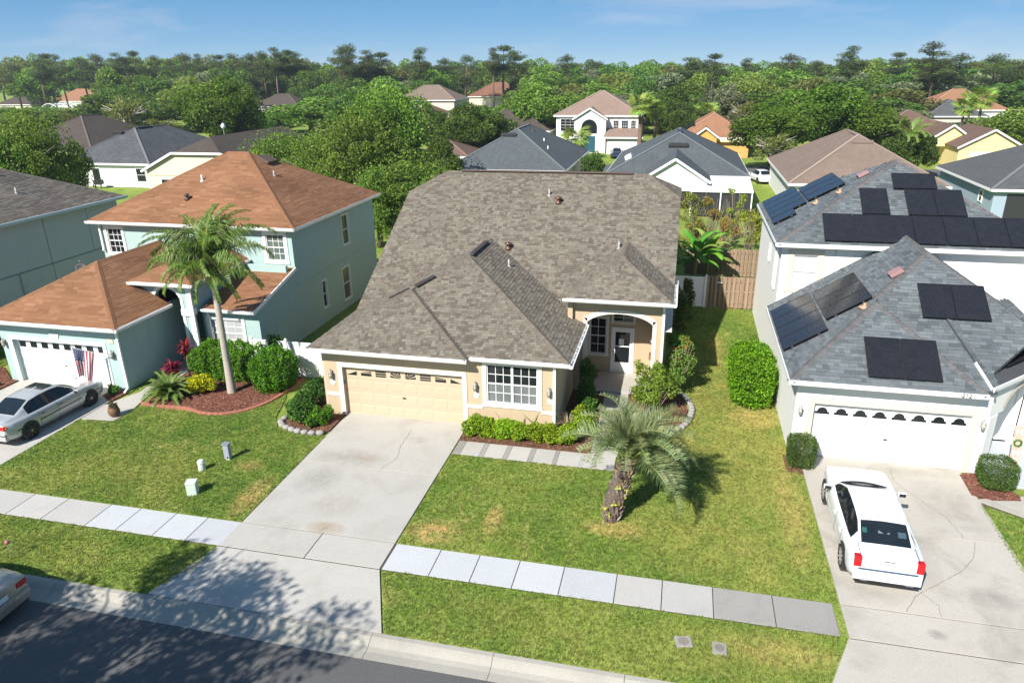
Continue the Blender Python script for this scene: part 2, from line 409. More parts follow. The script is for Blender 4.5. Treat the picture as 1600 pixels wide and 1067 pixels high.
# ------------------------------------------------------------------ ground, road, pavements
def grass_material(name, blades=False):
    t = NT(name)
    big = t.noise(.33, 5, .6, dist=.5); mid = t.noise(1.7, 4, .6); fine = t.noise(26, 3, .7)
    g = t.ramp(big, [(.3, (.058,.102,.015)), (.5, (.098,.138,.023)), (.68, (.155,.17,.038))])
    g = t.mix(t.math('MULTIPLY', t.ramp(mid, [(.45, 0), (.72, 1)]), .5), g, (.20,.19,.055))
    dry = t.ramp(t.noise(.62, 6, .68, dist=.8), [(.6, 0), (.74, 1)])
    g = t.mix(t.math('MULTIPLY', dry, .6), g, (.31,.24,.1))
    g = t.mix(t.math('MULTIPLY', t.ramp(fine, [(.34, 1), (.56, 0)]), .8), g, (.018,.035,.006))
    g = t.mix(t.math('MULTIPLY', t.ramp(t.noise(8.5, 3, .65), [(.3, 1), (.5, 0)]), .42), g, (.03,.06,.008)); g = t.mix(t.math('MULTIPLY', t.ramp(t.noise(15, 4, .75, dist=.4), [(.58, 0), (.7, 1)]), .5), g, (.24,.22,.085))
    # scorched patches beside the drive and round the palm
    sep = t.new('SeparateXYZ'); t.L(t.pos(), sep.inputs[0])
    acc = None
    for (cx, cy, rx, ry, k) in ((6.0,-6.9,1.0,.75,1.0), (7.6,-5.9,.35,.9,.9), (-.5,-6.3,.55,1.4,.8), (11.3,-5.6,1.1,.55,.9), (16.0,2.9,1.2,1.1,.9), (14.8,10.5,.5,2.5,.5), (16.6,-3.0,.6,4.0,.55), (-1.6,-4.6,.7,.5,.5), (1.2,-10.9,.2,.2,.1), (13.1,.2,.7,.7,.5), (15.6,-9.7,1.6,.6,.5)):
        dx = t.math('DIVIDE', t.math('SUBTRACT', sep.outputs[0], cx), rx); dy = t.math('DIVIDE', t.math('SUBTRACT', sep.outputs[1], cy), ry)
        d = t.math('ADD', t.math('MULTIPLY', dx, dx), t.math('MULTIPLY', dy, dy))
        f = t.math('MULTIPLY', t.math('SUBTRACT', 1.0, d, True), k); acc = f if acc is None else t.math('MAXIMUM', acc, f)
    f = t.math('MULTIPLY', acc, t.math('ADD', t.ramp(t.noise(3.2, 5, .7), [(.36, 0), (.62, 1)]), .12), True)
    g = t.mix(f, g, (.26,.18,.075))
    yl = None
    for (cx, cy, rx, ry, k) in ((15.2,2,3.2,9,.75),(14.5,-5.5,3.2,2.5,.55),(-5.5,-5.5,3.5,2.0,.4),(14.5,-9.9,2.6,1.2,.5),(9,-10,2.5,1.0,.35),(-5,-10,3,1.0,.35)):
        dx = t.math('DIVIDE', t.math('SUBTRACT', sep.outputs[0], cx), rx); dy = t.math('DIVIDE', t.math('SUBTRACT', sep.outputs[1], cy), ry)
        q = t.math('MULTIPLY', t.math('SUBTRACT', 1.0, t.math('ADD', t.math('MULTIPLY', dx, dx), t.math('MULTIPLY', dy, dy)), True), k); yl = q if yl is None else t.math('MAXIMUM', yl, q)
    g = t.mix(t.math('MULTIPLY', yl, t.ramp(t.noise(1.1, 5, .65, dist=.6), [(.3, .15), (.62, 1)])), g, (.165,.145,.04))
    hb = t.new('HueSaturation'); hb.inputs['Value'].default_value = 2.3; t.L(g, hb.inputs['Color']); g = hb.outputs[0]
    if blades:
        oi = t.new('ObjectInfo')
        hs = t.new('HueSaturation'); t.L(g, hs.inputs['Color']); t.L(t.math('ADD', t.math('MULTIPLY', oi.outputs['Random'], 1.15), .45), hs.inputs['Value'])
        t.L(t.math('ADD', t.math('MULTIPLY', oi.outputs['Random'], .03), .485), hs.inputs['Hue'])
        t.col(hs.outputs[0]); t.set(Roughness=.6); t.b.inputs['Specular IOR Level'].default_value = .25
        tr = t.new('BsdfTranslucent'); t.L(hs.outputs[0], tr.inputs[0]); ms = t.new('MixShader'); ms.inputs[0].default_value = .3
        t.L(t.b.outputs[0], ms.inputs[1]); t.L(tr.outputs[0], ms.inputs[2]); t.L(ms.outputs[0], t.out.inputs[0])
    else:
        t.col(g); t.set(Roughness=.95); t.b.inputs['Specular IOR Level'].default_value = .1
        t.bump(fine, .8, .05)
    return t.m
M_grass = grass_material('grass_ground'); M_blade = grass_material('grass_blade', True)
def asphalt():
    t = NT('asphalt'); s = t.noise(140, 2, .7)
    a = t.mix(t.noise(.8, 5), (.055,.054,.054), (.078,.076,.075))
    a = t.mix(t.ramp(s, [(.42, 0), (.7, 1)]), a, (.16,.156,.152)); a = t.mix(t.ramp(t.noise(60, 2), [(.3, 1), (.42, 0)]), a, (.03,.03,.03))
    t.col(a); t.set(Roughness=.9); t.bump(s, .5, .006); return t.m
M_asph = asphalt()
M_conc = concrete('concrete_drive', (.50,.475,.43), .42, (.3,.265,.22), .1, [(1.7,-3.3,1.5,.75,.75,(.24,.215,.18)),(1.2,-4.9,.9,1.0,.6,(.2,.185,.165)),(2.7,-7.4,.7,.35,1.0,(.30,.22,.13)),(2.4,-6.2,1.0,.8,.45,(.25,.22,.18)),(3.6,-1.6,.5,.3,.5,(.22,.2,.18)),(2.3,-3.2,.5,.25,.7,(.3,.21,.14))])
M_concnew = concrete('concrete_new', (.53,.54,.555), .1, (.4,.4,.4), .1)
M_concmid = concrete('concrete_mid', (.50,.48,.45), .4, (.25,.24,.22))
M_concold = concrete('concrete_old', (.33,.315,.29), .6, (.16,.15,.14))
M_kerb = concrete('concrete_kerb', (.41,.385,.33), .5, (.2,.19,.165))
M_concr = concrete('concrete_right', (.49,.455,.40), .75, (.27,.245,.205), .1, [(21.3,-2.0,1.0,1.4,.55,(.26,.235,.2)),(19.8,-5.2,.6,1.6,.5,(.22,.2,.18)),(21.2,-6.6,.9,.5,.7,(.2,.185,.165)),(19.4,-8.3,.25,.2,.9,(.17,.165,.16)),(18.2,-7.2,.9,.4,.5,(.24,.22,.19)),(20.5,-.3,2.2,.35,.5,(.22,.2,.17))])
M_joint = plain('joint_dirt', (.07,.055,.04), .95)
M_redmulch = None
# one sheet to the horizon, with the street's trench folded into it
_pr = [(-500,-.03), (-19.35,-.03), (-19.36,-.3), (-11.13,-.3), (-11.12,-.03), (30,-.03), (120,-.03), (900,-.03)]
_mb = MB()
for i in range(len(_pr)-1):
    (ya, za), (yb, zb) = _pr[i], _pr[i+1]
    _mb.poly([(-900,ya,za),(900,ya,za),(900,yb,zb),(-900,yb,zb)])
struct('ground', _mb, M_grass)
# the street with a gentle crown
_mb = MB(); N = 8
for i in range(N):
    y0 = -18.7 + i*(6.85/N); y1 = -18.7 + (i+1)*(6.85/N)
    z = lambda y: -.125 + .05*(1-((y+15.27)/3.43)**2)
    _mb.poly([(-120,y0,z(y0)),(120,y0,z(y0)),(120,y1,z(y1)),(-120,y1,z(y1))])
struct('road', _mb, M_asph, smooth=True)
# the back street between the far rows of houses
_mb = MB().poly([(-160,73,-.02),(160,73,-.02),(160,80,-.02),(-160,80,-.02)]); struct('back_road', _mb, M_asph)
def slab_piece(name, pts, z0, z1, mat, parent, inset=.012, bev=.005):
    c = Vector((sum(p[0] for p in pts)/len(pts), sum(p[1] for p in pts)/len(pts)))
    q = []
    for p in pts:
        d = Vector(p)-c; q.append((p[0]-math.copysign(inset, d.x), p[1]-math.copysign(inset, d.y), z0))
    o = obj(name, MB().prism(q, (0,0,z1-z0)), mat, parent)
    bevel(o, bev, 1); return o
# kerb with gutter pan, both sides of the street
for side in (1, -1):
    kb = struct('kerb', MB().box(-60, 60, *( (-11.9,-11.16) if side == 1 else (-19.4,-18.66)), -.28, -.18), M_joint)
    prof = [(-11.87,-.28),(-11.87,-.118),(-11.62,-.13),(-11.48,-.105),(-11.36,-.03),(-11.27,.012),(-11.14,.016),(-11.14,-.28)]
    if side == -1: prof = [(-30.54-y, z) for y, z in prof][::-1]
    xs = [-3.42 + 3.1*k for k in range(-9, 14)] if side == 1 else [-4.0 + 3.1*k for k in range(-4, 6)]
    segm = None
    for a, b in zip(xs, xs[1:]):
        if segm is None:
            mb = MB(); L = b-a-.012
            n = len(prof); mb.v = [(0,y,z) for y,z in prof] + [(L,y,z) for y,z in prof]
            mb.f = [tuple(range(n-1,-1,-1)), tuple(range(n,2*n))] + [(i,(i+1)%n,n+(i+1)%n,n+i) for i in range(n)]; mb.m = [0]*len(mb.f)
            segm = mb.mesh('kerb_segment', M_kerb)
        o = bpy.data.objects.new('kerb_segment', segm); o.location = (a+.006, 0, 0); link(o, kb)
# pavement: bed sheet with a slab for every flag
sw = struct('sidewalk', MB().box(-60, 17.1, -8.86, -7.66, -.06, -.004), M_joint)
xr = [5.13,6.51,7.68,8.86,10.13,11.59,12.81,14.12,15.63,17.12]
for i in range(len(xr)-1):
    m = M_concnew if i < 5 else (M_concmid if i < 7 else M_concold)
    slab_piece('paving_slab', [(xr[i],-8.85),(xr[i+1],-8.85),(xr[i+1],-7.67),(xr[i],-7.67)], -.05, .018, m, sw)
xl = [.03,-1.16,-2.29,-3.59,-4.7,-6.35,-7.67,-9.2,-10.5]
for i in range(len(xl)-1):
    m = M_concnew if i < 4 else M_concmid
    slab_piece('paving_slab', [(xl[i+1],-8.85),(xl[i],-8.85),(xl[i],-7.67),(xl[i+1],-7.67)], -.05, .018, m, sw)
for i in range(12):
    x = -16.2 - 1.5*i; slab_piece('paving_slab', [(x-1.5,-8.85),(x,-8.85),(x,-7.67),(x-1.5,-7.67)], -.05, .018, M_concmid, sw)
def cracks(paths, parent, z=.0205, mat=None):
    mb = MB(); rnd = random.Random(5)
    for pts in paths:
        full = []
        for (a, b) in zip(pts, pts[1:]):
            n = max(2, int(math.hypot(b[0]-a[0], b[1]-a[1])/.09))
            for k in range(n): full.append((lerp(a[0],b[0],k/n)+rnd.uniform(-.02,.02), lerp(a[1],b[1],k/n)+rnd.uniform(-.02,.02)))
        full.append(pts[-1])
        for a, b in zip(full, full[1:]):
            d = Vector((b[0]-a[0], b[1]-a[1])); 
            if d.length < 1e-4: continue
            nn = Vector((-d.y, d.x)).normalized()*rnd.uniform(.004,.009)
            mb.poly([(a[0]-nn.x,a[1]-nn.y,z),(b[0]-nn.x,b[1]-nn.y,z),(b[0]+nn.x,b[1]+nn.y,z),(a[0]+nn.x,a[1]+nn.y,z)])
    return obj('crack', mb, mat or plain('crack_dirt', (.16,.135,.105), .95), parent)
def driveway(name, x0, x1, ytop, joints, label, mat, matw, apron, mid=None, yline=0):
    d = struct(name, MB().box(x0+.02, x1-.02, -8.86, ytop-.02, -.06, -.004), M_joint)
    ys = [ytop] + joints + [-7.65]
    for a, b in zip(ys, ys[1:]): slab_piece('drive_slab', [(x0,b),(x1,b),(x1,a),(x0,a)], -.05, .016, mat, d)
    if mid: 
        slab_piece('drive_slab', [(x0,-8.85),(mid,-8.85),(mid,-7.66),(x0,-7.66)], -.05, .016, matw, d)
        slab_piece('drive_slab', [(mid,-8.85),(x1,-8.85),(x1,-7.66),(mid,-7.66)], -.05, .016, matw, d)
    else: slab_piece('drive_slab', [(x0,-8.85),(x1,-8.85),(x1,-7.66),(x0,-7.66)], -.05, .016, matw, d)
    a0, a1 = apron
    slab_piece('drive_apron', [(a0,-11.125),(a1,-11.125),(x1+.03,-8.88),(x1+.03,-8.87),(x0-.03,-8.87),(x0-.03,-8.88)], -.05, .016, mat, d)
    return d
dm = driveway('driveway', 0.0, 5.08, .05, [-3.88], '', M_conc, M_conc, (-.66, 6.1), 2.75)
cracks([[(3.05,-.9),(3.1,-2.2),(3.3,-3.0),(3.0,-3.86)], [(2.6,-7.64),(2.75,-7.3)]], dm)
dt = driveway('driveway', -16.2, -10.5, .28, [-3.6], '', M_conc, M_concmid, (-17.0,-9.7))
dr = driveway('driveway', 17.3, 22.5, .22, [-4.05], '', M_concr, M_concr, (16.35,23.1))
cracks([[(20.2,-.3),(20.15,-1.0),(20.5,-1.8),(21.2,-3.0),(21.35,-4.0)], [(21.6,-4.1),(21.3,-4.9),(20.8,-5.6),(20.1,-6.2),(19.3,-6.9),(18.9,-7.6)], [(19.45,-6.75),(19.75,-7.2),(19.7,-7.62)]], dr)
# front path of the beige house: pale slabs with grey bands, then up to the door
fp = struct('garden_path', MB().box(5.13, 10.98, -2.29, -1.31, -.05, -.004), M_joint)
xs = [5.13,5.42,6.12,6.3,7.0,7.18,7.9,8.08,8.8,8.95,9.75,9.85,10.97]
for i in range(len(xs)-1):
    slab_piece('path_slab', [(xs[i],-2.29),(xs[i+1],-2.29),(xs[i+1],-1.31),(xs[i],-1.31)], -.04, .018, M_concold if i % 2 == 0 and i < 9 else M_conc, fp, .003)
for a, b in ((-1.30,.3),(.3,2.0),(2.0,4.05)):
    slab_piece('path_slab', [(10.03,a),(11.0,a),(11.0,b),(10.03,b)], -.04, .018, M_conc, fp, .003)
slab_piece('porch_slab', [(8.62,4.06),(11.85,4.06),(11.85,6.15),(8.62,6.15)], -.04, .06, M_conc, fp, .003)
# path of the teal house, beside its drive and up to the porch
tp = struct('garden_path', MB().box(-10.46, -8.98, -2.64, -1.7, -.05, -.004), M_joint)
for pts in ([(-10.47,-2.66),(-9.0,-2.55),(-9.0,-1.4),(-10.47,-1.4)], [(-10.47,-1.4),(-9.0,-1.4),(-9.35,.1),(-9.9,.1)], [(-9.9,.1),(-9.35,.1),(-9.2,3.0),(-10.38,3.0)], [(-10.38,3.0),(-9.2,3.0),(-9.2,6.5),(-10.38,6.5)]):
    slab_piece('path_slab', pts, -.04, .018, M_conc, tp, .003)
# path of the white house, right edge of the picture
rp = struct('garden_path', MB().box(22.34, 25.3, -2.5, -1.6, -.05, -.004), M_joint)
slab_piece('path_slab', [(22.33,-1.7),(23.6,-2.55),(25.5,-2.7),(27.5,-2.7),(27.5,-1.2),(23.9,-1.2)], -.04, .018, M_concr, rp, .003)
slab_piece('porch_slab', [(23.3,-.65),(26.6,-.65),(26.6,2.6),(23.3,2.6)], -.04, .05, plain('porch_paint', (.42,.45,.48), .6), rp, .003)

# ------------------------------------------------------------------ mown grass: lawn sheets with blades scattered on them
def tuft(seed, n=5):
    rnd = random.Random(seed); mb = MB()
    for k in range(n):
        a = rnd.random()*6.28; h = rnd.uniform(.028,.06); l = rnd.uniform(.01,.035); w = rnd.uniform(.004,.007)
        x, y = rnd.uniform(-.03,.03), rnd.uniform(-.03,.03); c, s = math.cos(a), math.sin(a)
        mb.poly([(x-s*w,y+c*w,-.005),(x+s*w,y-c*w,-.005),(x+c*l*.5+s*w*.8,y+s*l*.5-c*w*.8,h*.6),(x+c*l*.5-s*w*.8,y+s*l*.5+c*w*.8,h*.6)])
        mb.poly([(x+c*l*.5-s*w*.8,y+s*l*.5+c*w*.8,h*.6),(x+c*l*.5+s*w*.8,y+s*l*.5-c*w*.8,h*.6),(x+c*l*1.3,y+s*l*1.3,h)])
    return mb.mesh('grass_tuft', M_blade)
def grass_nodes(density, seed):
    tc = bpy.data.collections.new('grass_tufts')
    for i in range(5):
        o = bpy.data.objects.new('grass_tuft', tuft(i*7+seed)); tc.objects.link(o)
    g = bpy.data.node_groups.new('grass_scatter', 'GeometryNodeTree')
    g.interface.new_socket('Geometry', in_out='INPUT', socket_type='NodeSocketGeometry'); g.interface.new_socket('Geometry', in_out='OUTPUT', socket_type='NodeSocketGeometry')
    N = g.nodes; i = N.new('NodeGroupInput'); o = N.new('NodeGroupOutput')
    d = N.new('GeometryNodeDistributePointsOnFaces'); d.inputs['Density'].default_value = density; d.inputs['Seed'].default_value = seed
    ci = N.new('GeometryNodeCollectionInfo'); ci.inputs['Collection'].default_value = tc; ci.inputs['Separate Children'].default_value = True; ci.inputs['Reset Children'].default_value = True
    ip = N.new('GeometryNodeInstanceOnPoints'); ip.inputs['Pick Instance'].default_value = True
    rv = N.new('FunctionNodeRandomValue'); rv.data_type = 'FLOAT_VECTOR'; rv.inputs[0].default_value = (-.2,-.2,0); rv.inputs[1].default_value = (.2,.2,6.28)
    rs = N.new('FunctionNodeRandomValue'); rs.data_type = 'FLOAT'; rs.inputs[2].default_value = .7; rs.inputs[3].default_value = 1.35
    j = N.new('GeometryNodeJoinGeometry'); L = g.links.new
    L(i.outputs[0], d.inputs[0]); L(d.outputs['Points'], ip.inputs['Points']); L(ci.outputs[0], ip.inputs['Instance'])
    L(rv.outputs[0], ip.inputs['Rotation']); L(rs.outputs[1], ip.inputs['Scale'])
    L(ip.outputs[0], j.inputs[0]); L(i.outputs[0], j.inputs[0]); L(j.outputs[0], o.inputs[0])
    return g
GN = grass_nodes(420, 3)
def lawn(label, polys, dens=None):
    mb = MB()
    for p in polys: mb.poly([(x, y, .004) for x, y in p])
    o = obj('lawn_grass', mb, M_grass, None, label=label, cat='grass', kind='stuff')
    bm = bmesh.new(); bm.from_mesh(o.data); bmesh.ops.triangulate(bm, faces=bm.faces[:]); bm.to_mesh(o.data); bm.free()
    md = o.modifiers.new('scatter', 'NODES'); md.node_group = GN; return o
lawn('mown lawn between the teal house drive and the beige house drive', [[(-10.48,-7.62),(-.03,-7.62),(-.03,-2.0),(-.4,-2.0),(-1.3,-1.98),(-2.2,-1.75),(-2.75,-.9),(-3.3,.9),(-3.5,1.2),(-4.08,-.4),(-5.07,-1.3),(-6.5,-1.2),(-8.95,-1.15),(-8.97,-2.62),(-10.48,-2.75)]])
lawn('grass strip by the kerb left of the beige house drive', [[(-9.7,-11.12),(-.72,-11.12),(-.02,-10.0),(-.02,-8.88),(-10.5,-8.88)], [(-30,-11.12),(-17.1,-11.12),(-16.25,-8.88),(-30,-8.88)]])
lawn('grass strip by the kerb between the beige and white house drives', [[(6.14,-11.12),(16.3,-11.12),(17.22,-8.88),(5.16,-8.88)]])
lawn('wide lawn right of the beige house, around the stout palm', [[(5.12,-7.62),(17.25,-7.64),(17.25,-.1),(16.98,.1),(16.98,16.6),(12.45,16.6),(12.45,5.1),(13.25,4.35),(13.65,3.0),(13.55,1.75),(12.75,.68),(11.95,1.05),(11.04,1.4),(11.04,-2.33),(5.12,-2.33)]])
lawn('small lawn right of the white house drive', [[(22.33,-7.6),(30,-7.6),(30,-2.8),(25.5,-2.78),(23.6,-2.62),(22.4,-2.0)], [(23.2,-11.12),(30,-11.12),(30,-8.88),(22.4,-8.88)]])
lawn('patch of lawn at the far side of the teal house drive', [[(-30,-7.6),(-16.25,-7.6),(-16.25,-1.2),(-17.5,-.8),(-18.6,.3),(-18.6,8),(-30,8)]])
# ------------------------------------------------------------------ building helpers
M_white = plain('white_trim', (.78,.78,.76), .5, .05); M_gut = plain('white_gutter', (.80,.80,.80), .35, .05)
M_dark = plain('dark_metal', (.03,.028,.027), .45); M_galv = plain('lead_grey', (.30,.29,.28), .5, .2)
M_glass = glass('window_glass'); M_glass2 = glass('window_glass_blind', (.18,.19,.19), .12)
M_ceil = plain('soffit', (.6,.58,.54), .8)
def wall(name, a, b, z0, z1, mat, parent, holes=(), t=.18, inward=None):
    """wall face from a to b (xy), holes (s0,s1,z0,z1) along it; thickness goes to 'inward'"""
    a = Vector((a[0], a[1], 0)); b = Vector((b[0], b[1], 0)); d = (b-a); L = d.length; d.normalize()
    inn = Vector(inward).normalized() if inward else Vector((-d.y, d.x, 0))
    ss = sorted({0.0, L, *[h[0] for h in holes], *[h[1] for h in holes]}); zz = sorted({z0, z1, *[h[2] for h in holes], *[h[3] for h in holes]})
    mb = MB(); P = lambda s, z, k: tuple(a + d*s + inn*(t*k) + Vector((0,0,z)))
    isin = lambda s, z: any(h[0] < s < h[1] and h[2] < z < h[3] for h in holes)
    for i in range(len(ss)-1):
        for j in range(len(zz)-1):
            if isin((ss[i]+ss[i+1])/2, (zz[j]+zz[j+1])/2): continue
            q = [(ss[i],zz[j]),(ss[i+1],zz[j]),(ss[i+1],zz[j+1]),(ss[i],zz[j+1])]
            mb.poly([P(s,z,0) for s,z in q]); mb.poly([P(s,z,1) for s,z in reversed(q)])
    for h in holes + ((0,L,z0,z1),) if isinstance(holes, tuple) else list(holes)+[(0,L,z0,z1)]:
        q = [(h[0],h[2]),(h[1],h[2]),(h[1],h[3]),(h[0],h[3])]
        for i in range(4):
            if h == (0,L,z0,z1) and i in (1,3): continue
            j = (i+1) % 4; mb.poly([P(*q[i],0), P(*q[j],0), P(*q[j],1), P(*q[i],1)])
    return obj(name, mb, mat, parent)
def window(a, u, nrm, s0, s1, z0, z1, parent, cols=2, rows=4, units=1, frame=None, pane=None, rec=.06, bar=.022, lower=None, single=True, trim=0.0, trimmat=None, name='window', sash=True):
    """window in a wall: frame mesh; panes are parts of it. a = wall start xy, u = along, nrm = outward"""
    a = Vector((a[0], a[1], 0)); u = Vector((u[0], u[1], 0)).normalized(); nrm = Vector((nrm[0], nrm[1], 0)).normalized(); Z = Vector((0,0,1))
    frame = frame or M_white; pane = pane or M_glass; mb = MB()
    P = lambda s, z, o: a + u*s + Z*z + nrm*o
    def bar_(sa, sb, za, zb, o, th): mb.obox(P((sa+sb)/2, (za+zb)/2, o), u, nrm, Z, (sb-sa)/2, th, (zb-za)/2)
    fw = .045
    for (sa, sb, za, zb) in ((s0,s1,z0,z0+fw),(s0,s1,z1-fw,z1),(s0,s0+fw,z0+fw,z1-fw),(s1-fw,s1,z0+fw,z1-fw)): bar_(sa, sb, za, zb, -rec+.02, .035)
    us = (s1-s0)/units; cells = []
    for k in range(units):
        x0 = s0+k*us+fw; x1 = s0+(k+1)*us-fw
        if k: bar_(s0+k*us-fw, s0+k*us+fw, z0+fw, z1-fw, -rec+.012, .03)
        zm = (z0+z1)/2
        if sash: bar_(x0, x1, zm-.022, zm+.022, -rec+.008, .022)
        for i in range(1, cols): 
            x = x0+(x1-x0)*i/cols; bar_(x-bar/2, x+bar/2, z0+fw, z1-fw, -rec-.002, .012)
        for j in range(1, rows):
            if sash and j*2 == rows: continue
            z = z0+fw+(z1-z0-2*fw)*j/rows; bar_(x0, x1, z-bar/2, z+bar/2, -rec-.004, .011)
        for i in range(cols):
            for j in range(rows): cells.append((x0+(x1-x0)*i/cols, x0+(x1-x0)*(i+1)/cols, z0+fw+(z1-z0-2*fw)*j/rows, z0+fw+(z1-z0-2*fw)*(j+1)/rows, j))
    w = obj(name, mb, frame, parent)
    for (sa, sb, za, zb, j) in cells:
        m = lower if (lower and j < rows/2) else pane
        p = MB(); p.obox(P((sa+sb)/2, (za+zb)/2, -rec-.012), u, nrm, Z, (sb-sa)/2-.002, .004, (zb-za)/2-.002); obj('pane', p, m, w)
    if trim:
        tm = MB(); t = trim
        for (sa, sb, za, zb) in ((s0-t,s1+t,z1,z1+t),(s0-t,s0,z0,z1),(s1,s1+t,z0,z1),(s0-t-.03,s1+t+.03,z0-t,z0)):
            tm.obox(P((sa+sb)/2, (za+zb)/2, .012), u, nrm, Z, (sb-sa)/2, .028, (zb-za)/2)
        bevel(obj('window_trim', tm, trimmat or frame, w), .006, 1)
    return w
def lantern(p, nrm, parent, mat, size=1.0):
    """carriage lamp on a back plate"""
    p = Vector(p); n = Vector((nrm[0], nrm[1], 0)); s = size; mb = MB()
    c = p + n*.11*s
    mb.lathe((c.x,c.y,c.z-.15*s), [(.025*s,0),(.055*s,.03*s),(.055*s,.04*s)], 8)
    mb.lathe((c.x,c.y,c.z+.06*s), [(.075*s,0),(.07*s,.03*s),(.03*s,.09*s),(.012*s,.13*s),(.02*s,.15*s),(.004*s,.17*s)], 8)
    for k in range(6):
        a = k*math.pi/3; d = Vector((math.cos(a), math.sin(a), 0))*.055*s; mb.beam(c+d+Vector((0,0,-.11*s)), c+d*1.25+Vector((0,0,.06*s)), .009*s, .009*s, (.3,.4,.1))
    mb.beam(p+Vector((0,0,.13*s)), c+Vector((0,0,.2*s)), .018*s, .018*s)
    mb.obox(p+n*.012, (n.y,-n.x,0), n, (0,0,1), .05*s, .012, .1*s)
    o = obj('wall_lantern', mb, mat, parent)
    obj('lamp_glass', MB().lathe((c.x,c.y,c.z-.11*s), [(.045*s,0),(.058*s,.17*s)], 8), plain('lamp_glass', (.5,.47,.4), .15), o, True); return o
def sectional_door(parent, x0, x1, y, z1, mat, cols=8, rows=4, nrm=-1, top='sunburst', handle=True):
    """panelled garage door: each raised panel a part of the door"""
    d = obj('garage_door', MB().box(x0, x1, y, y+.05, .0, z1), mat, parent)
    cw = (x1-x0)/cols; rh = z1/rows
    for j in range(1, rows): obj('section_joint', MB().box(x0, x1, y-.003, y-.001, j*rh-.006, j*rh+.006), plain('door_joint', (.35,.3,.24), .8), d)
    pm = {}
    for r in range(rows):
        if r == rows-1 and top: continue
        for c in range(cols):
            a = x0+c*cw+.07; b = x0+(c+1)*cw-.07; za = r*rh+.09; zb = (r+1)*rh-.09
            if 'p' not in pm:
                mb = MB(); w = b-a; h = zb-za; i = .035
                V = [(0,0,0),(w,0,0),(w,0,h),(0,0,h),(i,-.007,i),(w-i,-.007,i),(w-i,-.007,h-i),(i,-.007,h-i)]
                mb.v = V; mb.f = [(4,5,6,7),(0,1,5,4),(1,2,6,5),(2,3,7,6),(3,0,4,7)]; mb.m = [0]*5; pm['p'] = mb.mesh('door_panel', mat)
            o = bpy.data.objects.new('door_panel', pm['p']); o.location = (a, y-.002, za); link(o, d)
    if handle: obj('door_handle', MB().box((x0+x1)/2-.06, (x0+x1)/2+.06, y-.05, y-.004, z1*.42, z1*.42+.03), M_dark, d)
    return d

# ------------------------------------------------------------------ the beige house
M_beige = stucco('stucco_beige', (.47,.365,.24), (.33,.255,.17), .2); M_cream = plain('cream_trim', (.70,.655,.57), .6, .05, bump=.1)
M_tan = plain('garage_door_tan', (.49,.395,.275), .55, .04)
H = thing('beige_house', 'beige stucco house with brown shingle roof, arched porch and tan garage door, centre', 'house', (5.5, 8, 0))
s1, s2 = .48, .55
MZ = lambda y: 3.0 + s2*(y-4.0)
yF = 4.0 + (3+.48*5.15-3.0)/s2; zE = 3+.48*5.15
zD = 3+.48*3.24
PA, PB, PD = (-1.2,-.65,3.0), (5.28,-.65,3.0), (2.04,2.59,zD)
PB2, PC, PE, PD2, PF = (5.28,-.35,3.0), (9.1,-.35,3.0), (3.95,4.8,zE), (2.04,2.89,zD), (3.95,yF,zE)
pz = 4.25; s3 = .58; pax, pay = 10.4, 3.6+2.2; paz = pz+s3*2.2; pyF = 4+(paz-3)/s2; pyE = 4+(pz-3)/s2
plf = [
 [PA, PB, PD], [PB, PB2, PD2, PD], [PB2, PC, PE, PD2], [PC, (9.1,4.0,3.0), PF, PE],
 [PA, PD, PD2, PE, PF, (-1.2,4.0,3.0)],
 [(-1.2,4.0,3.0),(9.1,4.0,3.0),(9.1,pyE,pz),(12.6,pyE,pz),(12.6,11.4,MZ(11.4)),(10.99,13,MZ(13)),(.44,13,MZ(13)),(-1.2,11.4,MZ(11.4))],
 [(8.2,3.6,pz),(12.6,3.6,pz),(pax,pay,paz)], [(12.6,3.6,pz),(12.6,pyE,pz),(pax,pyF,paz),(pax,pay,paz)], [(8.2,pyE,pz),(8.2,3.6,pz),(pax,pay,paz),(pax,pyF,paz)],
 [(12.6,11.4,MZ(11.4)),(12.6,14.6,MZ(11.4)),(10.99,13,MZ(13))], [(-1.2,14.6,MZ(11.4)),(-1.2,11.4,MZ(11.4)),(.44,13,MZ(13))]]
back = [[(-1.2,22.0,3.0),(12.6,22.0,3.0),(12.6,14.6,MZ(11.4)),(10.99,13,MZ(13)),(.44,13,MZ(13)),(-1.2,14.6,MZ(11.4))]]
M_sh = vcol('shingle', .92, .28, 90, .15, .4)
M_felt = plain('roof_felt', (.06,.055,.05), .95)
PALM = [(.165,.143,.113),(.15,.135,.108),(.178,.157,.125),(.125,.104,.083),(.14,.117,.094),(.158,.144,.115),(.192,.171,.137),(.11,.094,.077)]
roof = roof_sheet('roof', plf + back, M_felt, H, .1)
def cov_main(x, y, z):
    e = .03
    if x < 9.1 and y > -.35:      # under the front wing
        w = min(3+.48*(x+1.2), 3+.48*(9.1-x), 3+.48*(y+.35))
        if w > z+e and y < yF+.1: return True
    if x < 5.28: 
        w = min(3+.48*(x+1.2), 3+.48*(5.28-x), 3+.48*(y+.65))
        if w > z+e and y < 3: return True
    if x > 8.2 and y > 3.6 and y < pyF:
        w = min(pz+s3*(x-8.2), pz+s3*(12.6-x), pz+s3*(y-3.6))
        if w > z+e and z > 3.9: return True
    return False
shingles(plf[:9] , PALM, M_sh, roof, covered=cov_main, seed=3, widths=(.1,.15,.21), thick=(.012,.022), blotch=.12)
shingles(plf[9:] + back, PALM, M_sh, roof, n_single=0, seed=4, e=.29, widths=(.4,.6))
NX = lambda p: plane_axes(p)[2]
CAPP = [(.145,.124,.099),(.16,.139,.112),(.13,.11,.088)]
